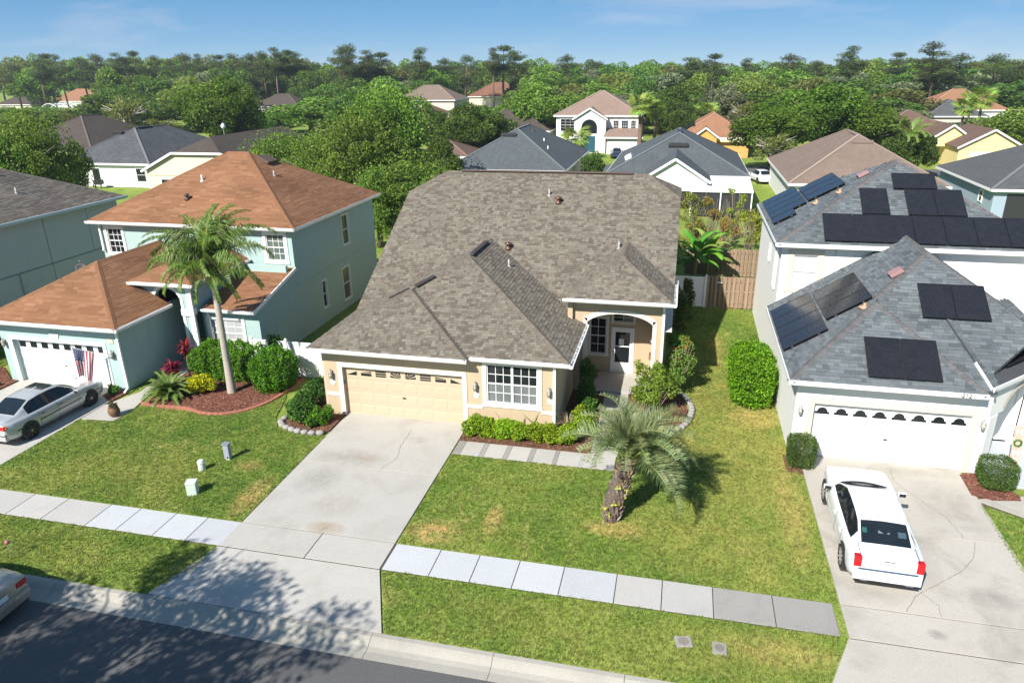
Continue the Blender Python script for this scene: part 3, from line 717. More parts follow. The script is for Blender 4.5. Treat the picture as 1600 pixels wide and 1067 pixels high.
cap_line(PA, PD, NX(plf[0]), NX(plf[4]), M_sh, CAPP, roof, seed=1)
cap_line(PB, PD, NX(plf[0]), NX(plf[1]), M_sh, CAPP, roof, seed=2)
cap_line(PD2, PE, NX(plf[2]), NX(plf[4]), M_sh, CAPP, roof, seed=3)
cap_line(PC, PE, NX(plf[2]), NX(plf[3]), M_sh, CAPP, roof, seed=4)
cap_line((12.6,3.6,pz), (pax,pay,paz), NX(plf[6]), NX(plf[7]), M_sh, CAPP, roof, seed=5)
cap_line((8.2,3.6,pz), (pax,pay,paz), NX(plf[6]), NX(plf[8]), M_sh, CAPP, roof, seed=6)
cap_line((pax,pay,paz), (pax,pyF,paz), NX(plf[8]), NX(plf[7]), M_sh, CAPP, roof, seed=7)
cap_line((12.6,11.4,MZ(11.4)), (10.99,13,MZ(13)), NX(plf[5]), NX(plf[9]), M_sh, CAPP, roof, seed=8)
cap_line((-1.2,11.4,MZ(11.4)), (.44,13,MZ(13)), NX(plf[5]), NX(plf[10]), M_sh, CAPP, roof, seed=9)
cap_line((.44,13,MZ(13)), (10.99,13,MZ(13)), NX(plf[5]), NX(back[0]), M_sh, CAPP, roof, seed=10)
M_vent = plain('ridge_vent_brown', (.045,.035,.03), .5)
ridge_vent((1.2,13,MZ(13)+.06), (10.2,13,MZ(13)+.06), .3, .05, plain('ridge_vent_rust', (.10,.06,.045), .6), roof)
ridge_vent((3.95,5.0,zE+.07), (3.95,7.6,zE+.07), .22, .06, M_vent, roof)
ridge_vent((2.12,2.9,zD+.09), (2.75,3.55,zD+.38), .24, .07, M_vent, roof)
ridge_vent((1.3,2.0,zD-.2), (1.95,2.62,zD+.08), .1, .05, M_vent, roof)
for (x, y) in ((6.2,11.4),(10.0,8.2)): pipe_vent((x, y, MZ(y)), M_galv, roof)
pipe_vent((5.35,6.1,3+.48*(9.1-5.35)), M_galv, roof)
for (x, y) in ((6.75,10.9),(4.9,7.9)):
    obj('roof_vent', MB().lathe((x,y,MZ(y)-.05), [(.16,0),(.15,.12),(.07,.14),(.07,.24),(.17,.26),(.15,.34),(.05,.38)], 14), plain('roof_vent_brown', (.16,.085,.065), .35, metal=.5), roof, True)
# eaves: gutters, soffits
gutter('gutter', (-1.22,-.66,3.02), (5.32,-.66,3.02), (0,-1,0), M_gut, H, .13, .13)
gutter('gutter', (5.34,-.36,3.03), (9.12,-.36,3.03), (0,-1,0), M_gut, H, .13, .13)
gutter('gutter', (9.11,-.46,3.02), (9.11,4.05,3.02), (1,0,0), M_gut, H, .13, .13, straps=.75)
gutter('gutter', (8.18,3.59,pz+.02), (12.62,3.59,pz+.02), (0,-1,0), M_gut, H, .13, .13)
gutter('gutter', (12.61,3.5,pz+.02), (12.61,7.0,pz+.02), (1,0,0), M_gut, H, .13, .13, straps=.75)
sf = MB(); sf.box(-1.2,5.28,-.64,-.14,2.88,2.9); sf.box(5.28,9.1,-.34,-.14,2.88,2.9); sf.box(8.6,9.1,-.14,4.0,2.88,2.9); sf.box(-1.2,-.74,-.14,22,2.88,2.9); sf.box(8.2,12.6,3.62,4.1,pz-.11,pz-.09); sf.box(12.3,12.6,4.1,22,2.9,2.92)
obj('soffit', sf, M_ceil, H)
# walls
wall('wall', (-.75,-.15), (8.6,-.15), 0, 2.9, M_beige, H, [(.75,5.7,0,2.12),(6.66,8.63,1.12,2.72)], .2, (0,1,0))
wall('wall', (8.6,-.148), (8.6,4.1), 0, 2.9, M_beige, H, [], .2, (-1,0,0))
obj('wall', MB().prism([(-.75,-.14,0),(-.75,21.6,0),(-.75,21.6,2.9),(-.75,15.2,6.4),(-.75,10.8,6.4),(-.75,4.2,2.9),(-.75,-.14,2.9)], (.2,0,0)), M_beige, H)
obj('wall', MB().prism([(12.3,4.12,0),(12.3,21.6,0),(12.3,21.6,3.0),(12.3,15.2,6.4),(12.3,10.8,6.4),(12.3,6.6,4.12),(12.3,4.12,4.12)], (-.2,0,0)), M_beige, H)
obj('wall', MB().box(-.6,12.2,21.4,21.6,0,3.0), M_beige, H)
# porch front with its arch (left shoulder runs down behind the wing's roof)
xa0, xa1, zs, zc, ztop = 9.15, 11.83, 2.85, 3.55, 4.13
xc = (xa0+xa1)/2; hw = (xa1-xa0)/2
def arch_z(x, extra=0): 
    t = max(-1, min(1, (x-xc)/(hw+extra))); return zs + (zc-zs+extra)*math.sqrt(max(0, 1-t*t*.82)) - (zc-zs+extra)*math.sqrt(.18)*0
zs_edge = arch_z(xa1)
mb = MB(); n = 28
for i in range(n):
    a = lerp(xa0, xa1, i/n); b = lerp(xa0, xa1, (i+1)/n)
    for yy, rev in ((4.1,False),(4.3,True)):
        q = [(a,yy,arch_z(a)),(b,yy,arch_z(b)),(b,yy,ztop),(a,yy,ztop)]; mb.poly(q[::-1] if rev else q)
    mb.poly([(a,4.1,arch_z(a)),(a,4.3,arch_z(a)),(b,4.3,arch_z(b)),(b,4.1,arch_z(b))])
mb.box(xa1, 12.3, 4.1, 4.3, 0, ztop); mb.box(8.55, xa0, 4.1, 4.3, 0, ztop)
obj('porch_arch', mb, M_beige, H)
mb = MB(); tw = .16
for i in range(n):
    a = lerp(xa0, xa1, i/n); b = lerp(xa0, xa1, (i+1)/n)
    f = lambda x: (xc + (x-xc)*(hw+tw)/hw, arch_z(x)+tw)
    A, B = f(a), f(b)
    mb.poly([(a,4.08,arch_z(a)),(b,4.08,arch_z(b)),(B[0],4.08,B[1]),(A[0],4.08,A[1])])
    mb.poly([(A[0],4.08,A[1]),(B[0],4.08,B[1]),(B[0],4.1,B[1]),(A[0],4.1,A[1])]); mb.poly([(a,4.1,arch_z(a)),(b,4.1,arch_z(b)),(b,4.08,arch_z(b)),(a,4.08,arch_z(a))])
mb.box(xa1, xa1+tw, 4.08, 4.1, 0, arch_z(xa1)+tw); mb.box(xa0-tw, xa0, 4.08, 4.1, 0, arch_z(xa0)+tw)
obj('arch_trim', mb, M_cream, H)
obj('porch_ceiling', MB().box(8.6,12.1,4.3,6.2,3.7,3.74), M_ceil, H)
obj('wall', MB().box(8.4,8.6,4.3,6.2,0,4.2), M_beige, H); obj('wall', MB().box(11.9,12.098,4.302,6.4,0,4.1), M_beige, H)
obj('wall', MB().box(8.35,8.55,3.9,7.0,3.0,4.13), M_beige, H)
wall('wall', (8.6,6.2), (11.9,6.2), 0, 3.7, M_beige, H, [(.42,1.16,.9,2.62),(1.42,2.36,2.46,2.88),(1.38,2.4,0,2.22)], .16, (0,1,0))
window((8.6,6.2), (1,0), (0,-1), .42, 1.16, .9, 2.62, H, 2, 4, 1, trim=.1, trimmat=M_cream, name='window')
window((8.6,6.2), (1,0), (0,-1), 1.42, 2.36, 2.46, 2.88, H, 2, 2, 1, sash=False, trim=.06, trimmat=M_cream, name='transom_window')
fd = obj('front_door', MB().box(9.98,10.06,6.17,6.26,.05,2.22).box(10.92,11.0,6.17,6.26,.05,2.22).box(10.06,10.92,6.17,6.26,2.12,2.22).box(10.06,10.92,6.19,6.24,.05,.55).box(10.06,10.17,6.19,6.24,.55,2.12).box(10.81,10.92,6.19,6.24,.55,2.12).box(10.17,10.81,6.19,6.24,1.3,1.35).box(10.17,10.81,6.19,6.24,2.0,2.12), M_white, H)
obj('door_glass', MB().box(10.17,10.81,6.205,6.215,.55,1.3), M_glass, fd); obj('door_glass', MB().box(10.17,10.81,6.205,6.215,1.35,2.0), M_glass, fd)
obj('door_notice', MB().box(10.33,10.55,6.199,6.204,1.38,1.68), M_white, fd); obj('door_handle', MB().box(10.1,10.13,6.14,6.19,1.0,1.14), M_dark, fd)
lantern((11.898,5.3,2.0), (-1,0), H, M_dark)
obj('mailbox', MB().box(11.72,11.895,4.75,5.05,1.35,1.6), plain('mailbox_copper', (.25,.13,.07), .4), H)
# garage front: door, trims, belt course, window, lamps and plaques
sectional_door(H, 0.0, 4.95, .02, 2.12, M_tan)
GD = [c for c in H.children if c.name.startswith('garage_door')][0]
cw = 4.95/8
for c in range(8):          # sunburst glazing in the top section
    x0 = c*cw+.09; x1 = (c+1)*cw-.09; z0, z1 = 1.72, 1.98; y = .012
    def P(x, z): return (x, y, z)
    def strip(q): obj('door_pane', MB().prism([P(*p) for p in q], (0,.004,0)), M_glass, GD)
    if c == 0: strip([(x0,z0),(x1,z0),(x1,z0+.17)])
    elif c == 7: strip([(x0,z0),(x1,z0),(x0,z0+.17)])
    elif c in (1,6):
        strip([(x0,z0),(x1,z0),(x1,z0+.11),(x0,z0+.11)]); a, b = ((.13,.2) if c == 1 else (.2,.13)); strip([(x0,z0+.14),(x1,z0+.14),(x1,z0+b),(x0,z0+a)])
    elif c in (2,5):
        strip([(x0,z0),(x1,z0),(x1,z0+.06),(x0,z0+.06)]); strip([(x0,z0+.09),(x1,z0+.09),(x1,z0+.16),(x0,z0+.16)]); strip([(x0,z0+.19),(x1,z0+.19),(x1,z0+.25),(x0,z0+.25)])
    else:
        px = x1 if c == 3 else x0; far = x0 if c == 3 else x1; w = far-px
        for k in range(5):
            a0 = k/5*1.57+.06; a1 = (k+1)/5*1.57-.06; R = .46
            q = [(px+.06*math.copysign(math.cos(a0), w), z0+.04*math.sin(a0)), (px+min(R*math.cos(a0), abs(w))*math.copysign(1, w), z0+min(R*math.sin(a0), .27)), (px+min(R*math.cos(a1), abs(w))*math.copysign(1, w), z0+min(R*math.sin(a1), .27)), (px+.06*math.copysign(math.cos(a1), w), z0+.04*math.sin(a1))]
            strip(q)
tr = MB(); yw = -.15
tr.box(-.2,0.0,yw-.03,yw,0,2.3); tr.box(4.95,5.13,yw-.03,yw,0,2.3); tr.box(0.0,4.95,yw-.03,yw,2.12,2.3)
bevel(obj('garage_trim', tr, M_cream, H), .006, 1)
tr = MB(); tr.box(-.75,-.2,yw-.03,yw,.84,.98); tr.box(5.13,5.74,yw-.03,yw,.84,.98); tr.box(8.02,8.6,yw-.03,yw,.84,.98); bevel(obj('belt_course', tr, M_cream, H), .006, 1)
window((-.75,-.15), (1,0), (0,-1), 6.66, 8.63, 1.12, 2.72, H, 3, 4, 2, lower=glass('window_glass_lower', (.14,.15,.155), .15), trim=.16, trimmat=M_cream)
for x in (-.47, 5.48, 8.32): lantern((x,-.15,1.78), (0,-1), H, M_galv, 1.15)
for x, z in ((-.45,1.42),(5.5,1.4),(8.36,1.4)):
    c = MB(); pts = [(x+.11*math.cos(a)*(1 if abs(math.cos(a)) > .2 else 1), -.152, z+.12*math.sin(a)) for a in [k*math.pi/8 for k in range(16)]]; obj('number_plaque', c.prism(pts, (0,-.02,0)), M_white, H)
downspout((8.52,-.22,2.9), .05, None, M_gut, H, (.0,-.2)); downspout((12.25,4.02,pz-.1), .05, None, M_gut, H, (.15,-.1)); downspout((-.8,-.1,2.9), .05, None, plain('beige_spout', (.5,.42,.3), .5), H, (-.1,-.3))
obj('keypad', MB().box(-.02,.02,-.1,-.06,1.35,1.5), M_dark, H)
# grey roll-out drain at the foot of the garage pier
bevel(obj('drain_extension', MB().obox((-.72,-.5,.1), (1,-.25,0), (.25,1,0), (0,0,1), .28, .06, .05), M_galv, H), .02)
# ------------------------------------------------------------------ lettering
def text_mesh(txt, size, mat, ext=.004):
    cu = bpy.data.curves.new('lettering', 'FONT'); cu.body = txt; cu.size = size; cu.extrude = ext; cu.align_x = 'CENTER'; cu.align_y = 'CENTER'
    o = bpy.data.objects.new('lettering', cu); COL.objects.link(o)
    me = bpy.data.meshes.new_from_object(o.evaluated_get(bpy.context.evaluated_depsgraph_get())); COL.objects.unlink(o); bpy.data.objects.remove(o)
    me.materials.clear(); me.materials.append(mat); return me
def lettering(txt, size, mat, M4, parent):
    o = bpy.data.objects.new('lettering', text_mesh(txt, size, mat)); o.matrix_basis = M4; link(o, parent); return o

# ------------------------------------------------------------------ the teal two-storey house
M_teal = stucco('stucco_teal', (.345,.465,.45), (.22,.31,.3), .3)
M_tealw = plain('white_stucco_trim', (.76,.78,.77), .7, .05)
M_wdoor = plain('garage_door_white', (.80,.80,.79), .5, .03)
T = thing('teal_house', 'two-storey teal stucco house with orange-brown roof and flag by its garage', 'house', (-11, 8, 0))
PALT = [(.228,.113,.061),(.215,.107,.058),(.24,.121,.066),(.195,.096,.051),(.222,.11,.059),(.255,.133,.075)]
sg = .53; gz = 3.05; gx0, gx1 = -17.1, -10.05; gm = (gx0+gx1)/2; gh = (gx1-gx0)/2; gaz = gz+sg*gh
su = .56; uz = 5.85; ux0, ux1, uy0, uy1 = -17.6, -5.65, 7.2, 17.9; uh = (uy1-uy0)/2; ur = uz+su*uh; ym = (uy0+uy1)/2
pz2 = 4.13; px0, px1, py0 = -11.8, -8.55, 2.8; pm2 = (px0+px1)/2; ph = (px1-px0)/2; ps = .5
TP = [
 [(gx0,-.4,gz),(gx1,-.4,gz),(gm,-.4+gh,gaz)], [(gx1,-.4,gz),(gx1,3.15,gz),(gm,7.55,gz+sg*gh) if 0 else (gm,7.55,gaz),(gm,-.4+gh,gaz)], [(gx0,7.55,gz),(gx0,-.4,gz),(gm,-.4+gh,gaz),(gm,7.55,gaz)],
 [(ux0,uy0,uz),(ux1,uy0,uz),(ux1-uh,ym,ur),(ux0+uh,ym,ur)], [(ux1,uy0,uz),(ux1,uy1,uz),(ux1-uh,ym,ur)], [(ux0,uy1,uz),(ux0,uy0,uz),(ux0+uh,ym,ur)],
 [(px0,py0,pz2),(px1,py0,pz2),(pm2,py0+ph,pz2+ps*ph)], [(px1,py0,pz2),(px1,7.55,pz2),(pm2,7.55,pz2+ps*ph),(pm2,py0+ph,pz2+ps*ph)], [(px0,7.55,pz2),(px0,py0,pz2),(pm2,py0+ph,pz2+ps*ph),(pm2,7.55,pz2+ps*ph)],
 [(-8.75,3.5,2.78),(-6.0,3.5,2.78),(-6.0,7.55,3.8),(-8.75,7.55,3.8)]]
# the garage's right slope stops against the porch front
TP[1] = [(gx1,-.4,gz),(gx1,3.13,gz),(-11.75,3.13,gz+sg*1.7),(-11.75,7.55,gz+sg*1.7),(gm,7.55,gaz),(gm,-.4+gh,gaz)]
TB = [[(ux0,uy1,uz),(ux0+uh,ym,ur),(ux1-uh,ym,ur),(ux1,uy1,uz)]]
M_sht = vcol('shingle_fine', .92, .2, 90, .12, .3)
troof = roof_sheet('roof', TP+TB, plain('roof_felt_brown', (.14,.07,.04), .95), T, .1)
def cov_t(x, y, z):
    if px0 < x < px1 and y > py0:
        w = min(pz2+ps*(x-px0), pz2+ps*(px1-x), pz2+ps*(y-py0))
        if w > z+.05 and z > pz2-.6 and x > -11.75: return True
    return z < 5.5 and y > 7.5
shingles([TP[i] for i in (0,1,3,4,6,7,9)], PALT, M_sht, troof, e=.143, widths=(.3,.45,.6), covered=cov_t, seed=8, thick=(.009,.014), blotch=.5)
shingles([TP[2],TP[5],TP[8]]+TB, PALT, M_sht, troof, e=.29, widths=(.6,.9), n_single=0, seed=9)
CT = [(.22,.112,.062),(.205,.104,.057)]
for i, (a, b, p, q) in enumerate((((gx1,-.4,gz),(gm,-.4+gh,gaz),0,1),((gx0,-.4,gz),(gm,-.4+gh,gaz),0,2),((gm,-.4+gh,gaz),(gm,7.5,gaz),1,2),((ux1,uy0,uz),(ux1-uh,ym,ur),3,4),((ux0,uy0,uz),(ux0+uh,ym,ur),3,5),((px1,py0,pz2),(pm2,py0+ph,pz2+ps*ph),6,7),((px0,py0,pz2),(pm2,py0+ph,pz2+ps*ph),6,8),((pm2,py0+ph,pz2+ps*ph),(pm2,7.5,pz2+ps*ph),7,8))):
    cap_line(a, b, NX(TP[p]), NX(TP[q]), M_sht, CT, troof, seed=20+i, w=.14)
cap_line((ux0+uh,ym,ur), (ux1-uh,ym,ur), NX(TP[3]), NX(TB[0]), M_sht, CT, troof, seed=31)
UZ = lambda y: uz+su*(y-uy0)
pipe_vent((-12.55,10.3,UZ(10.3)), plain('vent_white', (.6,.58,.55), .5), troof, .05, .3); pipe_vent((-9.0,11.6,uz+su*(ux1+9.0)), M_galv, troof, .05, .28)
obj('roof_vent', MB().lathe((-12.6,8.9,UZ(8.9)-.03), [(.15,0),(.13,.1),(.07,.12),(.07,.22),(.15,.25),(.12,.32),(.03,.35)], 12), M_vent, troof, True)
bevel(obj('box_vent', MB().obox((-10.1,12.9,uz+su*(ux1+10.1)+.1), (1,0,-.49), (0,1,0), (.49,0,1), .33, .5, .07), plain('vent_brown', (.10,.06,.045), .6), troof), .02)
gutter('gutter', (gx0,-.41,gz+.02), (gx1+.02,-.41,gz+.02), (0,-1,0), M_gut, T, .13, .14); gutter('gutter', (gx1+.01,-.5,gz+.02), (gx1+.01,3.1,gz+.02), (1,0,0), M_gut, T, .13, .14)
gutter('gutter', (ux0,uy0-.01,uz+.02), (ux1+.02,uy0-.01,uz+.02), (0,-1,0), M_gut, T, .13, .14); gutter('fascia', (ux1+.01,uy0-.1,uz+.02), (ux1+.01,uy1,uz+.02), (1,0,0), M_gut, T, .04, .15, False)
gutter('gutter', (px0,py0-.01,pz2+.02), (px1+.02,py0-.01,pz2+.02), (0,-1,0), M_gut, T, .13, .14); gutter('gutter', (px1+.01,py0-.1,pz2+.02), (px1+.01,7.5,pz2+.02), (1,0,0), M_gut, T, .1, .13)
gutter('gutter', (-8.75,3.49,2.8), (-5.98,3.49,2.8), (0,-1,0), M_gut, T, .12, .13)
obj('rake_board', MB().beam((-5.98,3.42,2.74),(-5.98,7.5,3.77),.05,.16), M_gut, T)
sf = MB(); sf.box(gx0,gx1,-.39,.06,gz-.12,gz-.1); sf.box(-10.5,gx1,.06,3.1,gz-.12,gz-.1); sf.box(ux0,ux1,uy0+.01,7.56,uz-.12,uz-.1); sf.box(-6.06,ux1,7.56,uy1,uz-.12,uz-.1); sf.box(px0,px1,py0+.01,3.15,pz2-.12,pz2-.1); sf.box(-8.9,px1,3.15,7.5,pz2-.12,pz2-.1); sf.box(-8.7,-6.0,3.5,3.86,2.66,2.68)
obj('soffit', sf, plain('soffit_teal', (.3,.42,.41), .8), T)
# garage
wall('wall', (-16.65,.05), (-10.5,.05), 0, 2.95, M_teal, T, [(.6,5.35,0,2.05)], .2, (0,1,0))
wall('wall', (-10.5,.052), (-10.5,7.5), 0, 2.95, M_teal, T, [], .2, (-1,0,0)); obj('wall', MB().box(-16.65,-16.45,.252,7.5,0,2.95), M_teal, T)
tg = sectional_door(T, -16.05, -11.3, .25, 2.05, M_wdoor, 8, 4)
for c in range(8):
    x = -16.05+(c+.5)*4.75/8; obj('door_pane', MB().box(x-.17,x+.17,.236,.246,1.64,1.9), M_glass, tg)
tr = MB(); tr.box(-16.27,-16.05,.02,.05,0,2.22); tr.box(-11.3,-11.12,.02,.05,0,2.22); tr.box(-16.05,-11.3,.02,.05,2.05,2.22); bevel(obj('garage_trim', tr, M_tealw, T), .006, 1)
obj('keystone', MB().prism([(-13.9,.01,2.24),(-13.5,.01,2.24),(-13.45,.01,2.5),(-13.95,.01,2.5)], (0,.04,0)), M_tealw, T)
lantern((-16.47,.05,1.85), (0,-1), T, M_galv, 1.1); lantern((-10.83,.05,1.72), (0,-1), T, M_galv, 1.1)
obj('number_plaque', MB().box(-10.98,-10.7,.02,.05,2.22,2.4), plain('plaque_cream', (.6,.55,.4), .6), T)
downspout((-10.42,.0,2.9), .05, None, M_gut, T, (.05,-.3)); 
# porch: arch front on the left, square column on the right
xa, xb = -10.85, -9.5; mb = MB(); n = 20; xc2 = (xa+xb)/2; h2 = (xb-xa)/2
az = lambda x: 3.2+.62*math.sqrt(max(0, 1-((x-xc2)/h2)**2*.97))
for i in range(n):
    a = lerp(xa,xb,i/n); b = lerp(xa,xb,(i+1)/n)
    mb.poly([(a,3.15,az(a)),(b,3.15,az(b)),(b,3.15,4.02),(a,3.15,4.02)]); mb.poly([(b,3.4,az(b)),(a,3.4,az(a)),(a,3.4,4.02),(b,3.4,4.02)]); mb.poly([(a,3.4,az(a)),(b,3.4,az(b)),(b,3.15,az(b)),(a,3.15,az(a))])
mb.box(-11.55,xa,3.15,3.4,2.6,4.02); mb.box(xb,-9.0,3.15,3.4,0,4.02)
obj('porch_arch', mb, M_teal, T)
mb = MB()
for i in range(n):
    a = lerp(xa,xb,i/n); b = lerp(xa,xb,(i+1)/n); F2 = lambda x: (xc2+(x-xc2)*1.16, az(x)+.13)
    A, B = F2(a), F2(b); mb.poly([(a,3.12,az(a)),(b,3.12,az(b)),(B[0],3.12,B[1]),(A[0],3.12,A[1])]); mb.poly([(A[0],3.12,A[1]),(B[0],3.12,B[1]),(B[0],3.15,B[1]),(A[0],3.15,A[1])])
mb.box(xa-.14,xa,3.12,3.15,2.7,az(xa)+.1); mb.box(xb,xb+.14,3.12,3.15,0,az(xb)+.1); mb.box(-9.14,-9.0,3.12,3.15,0,4.0)
obj('arch_trim', mb, M_tealw, T)
obj('column_cap', MB().box(-9.5,-8.96,3.06,3.46,2.55,2.85), M_tealw, T)
obj('wall', MB().box(-9.2,-9.0,3.4,7.5,2.6,4.02), M_teal, T); obj('wall', MB().box(-11.5,-6.25,7.0,7.2,0,4.0), M_teal, T)
downspout((-8.9,3.1,4.0), .05, None, M_gut, T, (0,-.25)); downspout((-8.62,3.75,2.7), .05, None, M_gut, T, (0,-.25))
# front room right of the porch
wall('wall', (-9.0,3.85), (-6.05,3.85), 0, 2.72, M_teal, T, [(.28,2.05,.8,2.2)], .2, (0,1,0))
window((-9.0,3.85), (1,0), (0,-1), .28, 2.05, .8, 2.2, T, 4, 4, 1, pane=glass('window_blind_white', (.36,.375,.38), .25), trim=.14, trimmat=M_tealw)
# upper floor and the long shaded side wall (one plane down to the ground)
wall('wall', (-17.2,7.55), (-6.05,7.55), 2.4, 5.75, M_teal, T, [(.42,1.32,4.12,5.44),(9.72,10.72,4.12,5.46)], .2, (0,1,0))
window((-17.2,7.55), (1,0), (0,-1), .42, 1.32, 4.12, 5.44, T, 3, 4, 1, trim=.15, trimmat=M_tealw); window((-17.2,7.55), (1,0), (0,-1), 9.72, 10.72, 4.12, 5.46, T, 3, 4, 1, trim=.17, trimmat=M_tealw, pane=glass('window_glass_curtain', (.1,.13,.12), .1))
wall('wall', (-6.05,7.552), (-6.05,17.5), 0, 5.75, M_teal, T, [(2.5,3.0,.85,2.35),(5.0,5.95,.5,2.4),(5.5,6.3,3.65,5.35)], .2, (-1,0,0))
obj('wall', MB().prism([(-6.05,3.852,0),(-6.05,7.55,0),(-6.05,7.55,3.68),(-6.05,3.852,2.75)], (-.2,0,0)), M_teal, T)
for (s0, s1_, za, zb, pn) in ((2.5,3.0,.85,2.35,None),(5.0,5.95,.5,2.4,glass('window_glass_shade', (.12,.11,.1), .15)),(5.5,6.3,3.65,5.35,None)):
    window((-6.05,7.552), (0,1), (1,0), s0, s1_, za, zb, T, 1, 2, 1, pane=pn, trim=.05, trimmat=M_tealw)
obj('floor_band', MB().box(-6.05,-6.025,7.56,17.5,2.86,2.92), M_teal, T)
obj('wall', MB().box(-17.2,-17.0,7.75,17.5,0,5.75), M_teal, T); obj('wall', MB().box(-17.0,-6.25,17.3,17.5,0,5.75), M_teal, T); obj('wall', MB().box(-16.64,-10.51,7.3,7.52,0,2.9), M_teal, T)
downspout((-17.12,7.47,5.7), 4.2, None, M_gut, T, (0,-.05))

# ------------------------------------------------------------------ the white two-storey house with solar panels
M_wst = stucco('stucco_white', (.78,.77,.74), (.57,.54,.48), .14); M_sand = plain('sand_trim', (.60,.535,.44), .7, .05)
R = thing('white_house', 'white two-storey house with grey roof full of black solar panels', 'house', (21, 8, 0))
PALR = [(.115,.132,.14),(.1,.115,.123),(.135,.152,.16),(.082,.094,.102),(.125,.14,.15),(.108,.12,.13)]
sr = .66; rz = 3.1; A1 = (19.6,2.58,rz+sr*3); A2 = (21.65,4.93,rz+sr*5.05); rx1 = 26.7
q0 = Vector((22.8,-.1,3.22)); dv = Vector((-.41421,1,0))
def porz(x, y): return 3.22 + sr*((-(x-22.8)+(y+.1))/math.sqrt(2))
qt = (22.8-.41421*2.6, -.1+2.6); p1 = (26.4,3.5)
e1 = (16.65,7.35,6.0); ap = (21.9,11.98,8.95); e2 = (27.2,7.35,6.0); e3 = (16.65,16.6,6.0); e4 = (27.2,16.6,6.0)
RP = [
 [(16.6,-.42,rz),(22.6,-.42,rz),A1], [(22.6,-.42,rz),(22.6,-.12,rz),(19.6,2.88,A1[2]),A1], [(22.6,-.12,rz),(rx1,-.12,rz),A2,(19.6,2.88,A1[2])],
 [(16.6,7.7,rz),(16.6,-.42,rz),A1,(19.6,2.88,A1[2]),A2,(21.65,7.7,A2[2])], [(rx1,-.12,rz),(rx1,7.7,rz),(21.65,7.7,A2[2]),A2],
 [e1,e2,ap], [e3,e1,ap], [e2,e4,ap],
 [tuple(q0),(p1[0],p1[1],3.22),(p1[0]-1.6,p1[1]+1.6,porz(p1[0]-1.6,p1[1]+1.6)),(qt[0],qt[1],porz(*qt))]]
RP[2] = [(22.6,-.12,rz),(22.95,-.12,rz),(22.95,.5,rz+sr*.62),(rx1-2,3.1-.12,rz+sr*3.1) if 0 else (24.6,1.93,rz+sr*2.05),A2,(19.6,2.88,A1[2])]
RB = [[e4,e3,ap]]
M_shr = vcol('shingle_grey', .92, .25, 90, .12, .4)
rroof = roof_sheet('roof', RP+RB, plain('roof_felt_grey', (.05,.055,.06), .95), R, .1)
def cov_r(x, y, z):
    if y > 7.6 and z < 5.8: return True
    if y > -.12 and z < 6.5 and y < 7.6:
        w = min(rz+sr*(x-16.6), rz+sr*(26.7-x), rz+sr*(y+.12)); 
        if w > z+.06: return True
    return False
shingles([RP[i] for i in (0,1,2,3,5,6,8)], PALR, M_shr, rroof, e=.143, widths=(.14,.22,.3), covered=cov_r, seed=12, thick=(.012,.024))
shingles([RP[4],RP[7]]+RB, PALR, M_shr, rroof, e=.29, widths=(.5,.7), n_single=0, seed=13)
CR = [(.115,.112,.113),(.128,.122,.123),(.1,.098,.1)]
for i, (a, b, p, q) in enumerate((((16.6,-.42,rz),A1,0,3),((22.6,-.42,rz),A1,0,1),((19.6,2.88,A1[2]),A2,2,3),((26.2,.4,rz+.3),A2,2,4),(A2,(21.65,7.6,A2[2]),3,4),(e1,ap,5,6),(e2,ap,5,7))):
    cap_line(a, b, NX(RP[p]), NX(RP[q]), M_shr, CR, rroof, seed=40+i, w=.17)
# solar panels: frame, glass and busbar lines; each panel its own part
def solar_mat():
    t = NT('solar_cell'); t.col(t.mix(t.noise(3, 4), (.010,.010,.013), (.022,.021,.024))); t.set(Roughness=.14); t.b.inputs['Specular IOR Level'].default_value = .5
    mp = t.new('Mapping'); mp.inputs['Scale'].default_value = (9,9,.8); t.L(t.pos(), mp.inputs[0])
    t.L(t.ramp(t.noise(1.5, 5, .7, mp.outputs[0]), [(.4,.12),(.75,.5)]), t.b.inputs['Roughness']); return t.m
M_sol = solar_mat(); M_solf = plain('solar_frame', (.015,.015,.016), .3)
def solar(plane, a, pts, parent, land=False):
    """pts = (u0,v0,u1,v1) rectangles on the plane, from point a"""
    u, v, n = plane_axes(plane); a = Vector(a)
    for (u0, v0, u1, v1) in pts:
        c = a + u*((u0+u1)/2) + v*((v0+v1)/2) + n*.13; hu = (u1-u0)/2-.01; hv = (v1-v0)/2-.01
        mb = MB(); fr = .018
        for (cu, cv, x, y) in ((0,hv-fr,hu,fr),(0,-hv+fr,hu,fr),(hu-fr,0,fr,hv-2*fr),(-hu+fr,0,fr,hv-2*fr)): mb.obox(c+u*cu+v*cv, u, v, n, x, y, .02)
        o = obj('solar_panel', mb, M_solf, parent)
        obj('cell_sheet', MB().obox(c, u, v, n, hu-2*fr, hv-2*fr, .012), M_sol, o)
        ft = MB()
        for cu in (-.7,.7):
            for cv in (-.6,.6): ft.obox(c+u*hu*cu+v*hv*cv-n*.07, u, v, n, .025, .05, .055)
        for cv in (-.6,.6): ft.obox(c+v*hv*cv-n*.035, u, v, n, hu*.98, .02, .015)
        obj('mounting_rail', ft, M_galv, o)
w7 = [1.86,3.07,4.20,5.35,6.51,7.64,8.78,9.92]
solar(RP[5], e1, [(w7[i],.14,w7[i+1],1.76) for i in range(7)] + [(3.46,1.80,4.58,3.4)] + [(5.26,1.80,6.39,3.4),(6.39,1.80,7.5,3.4)] + [(4.86,3.44,6.6,4.42)], R)
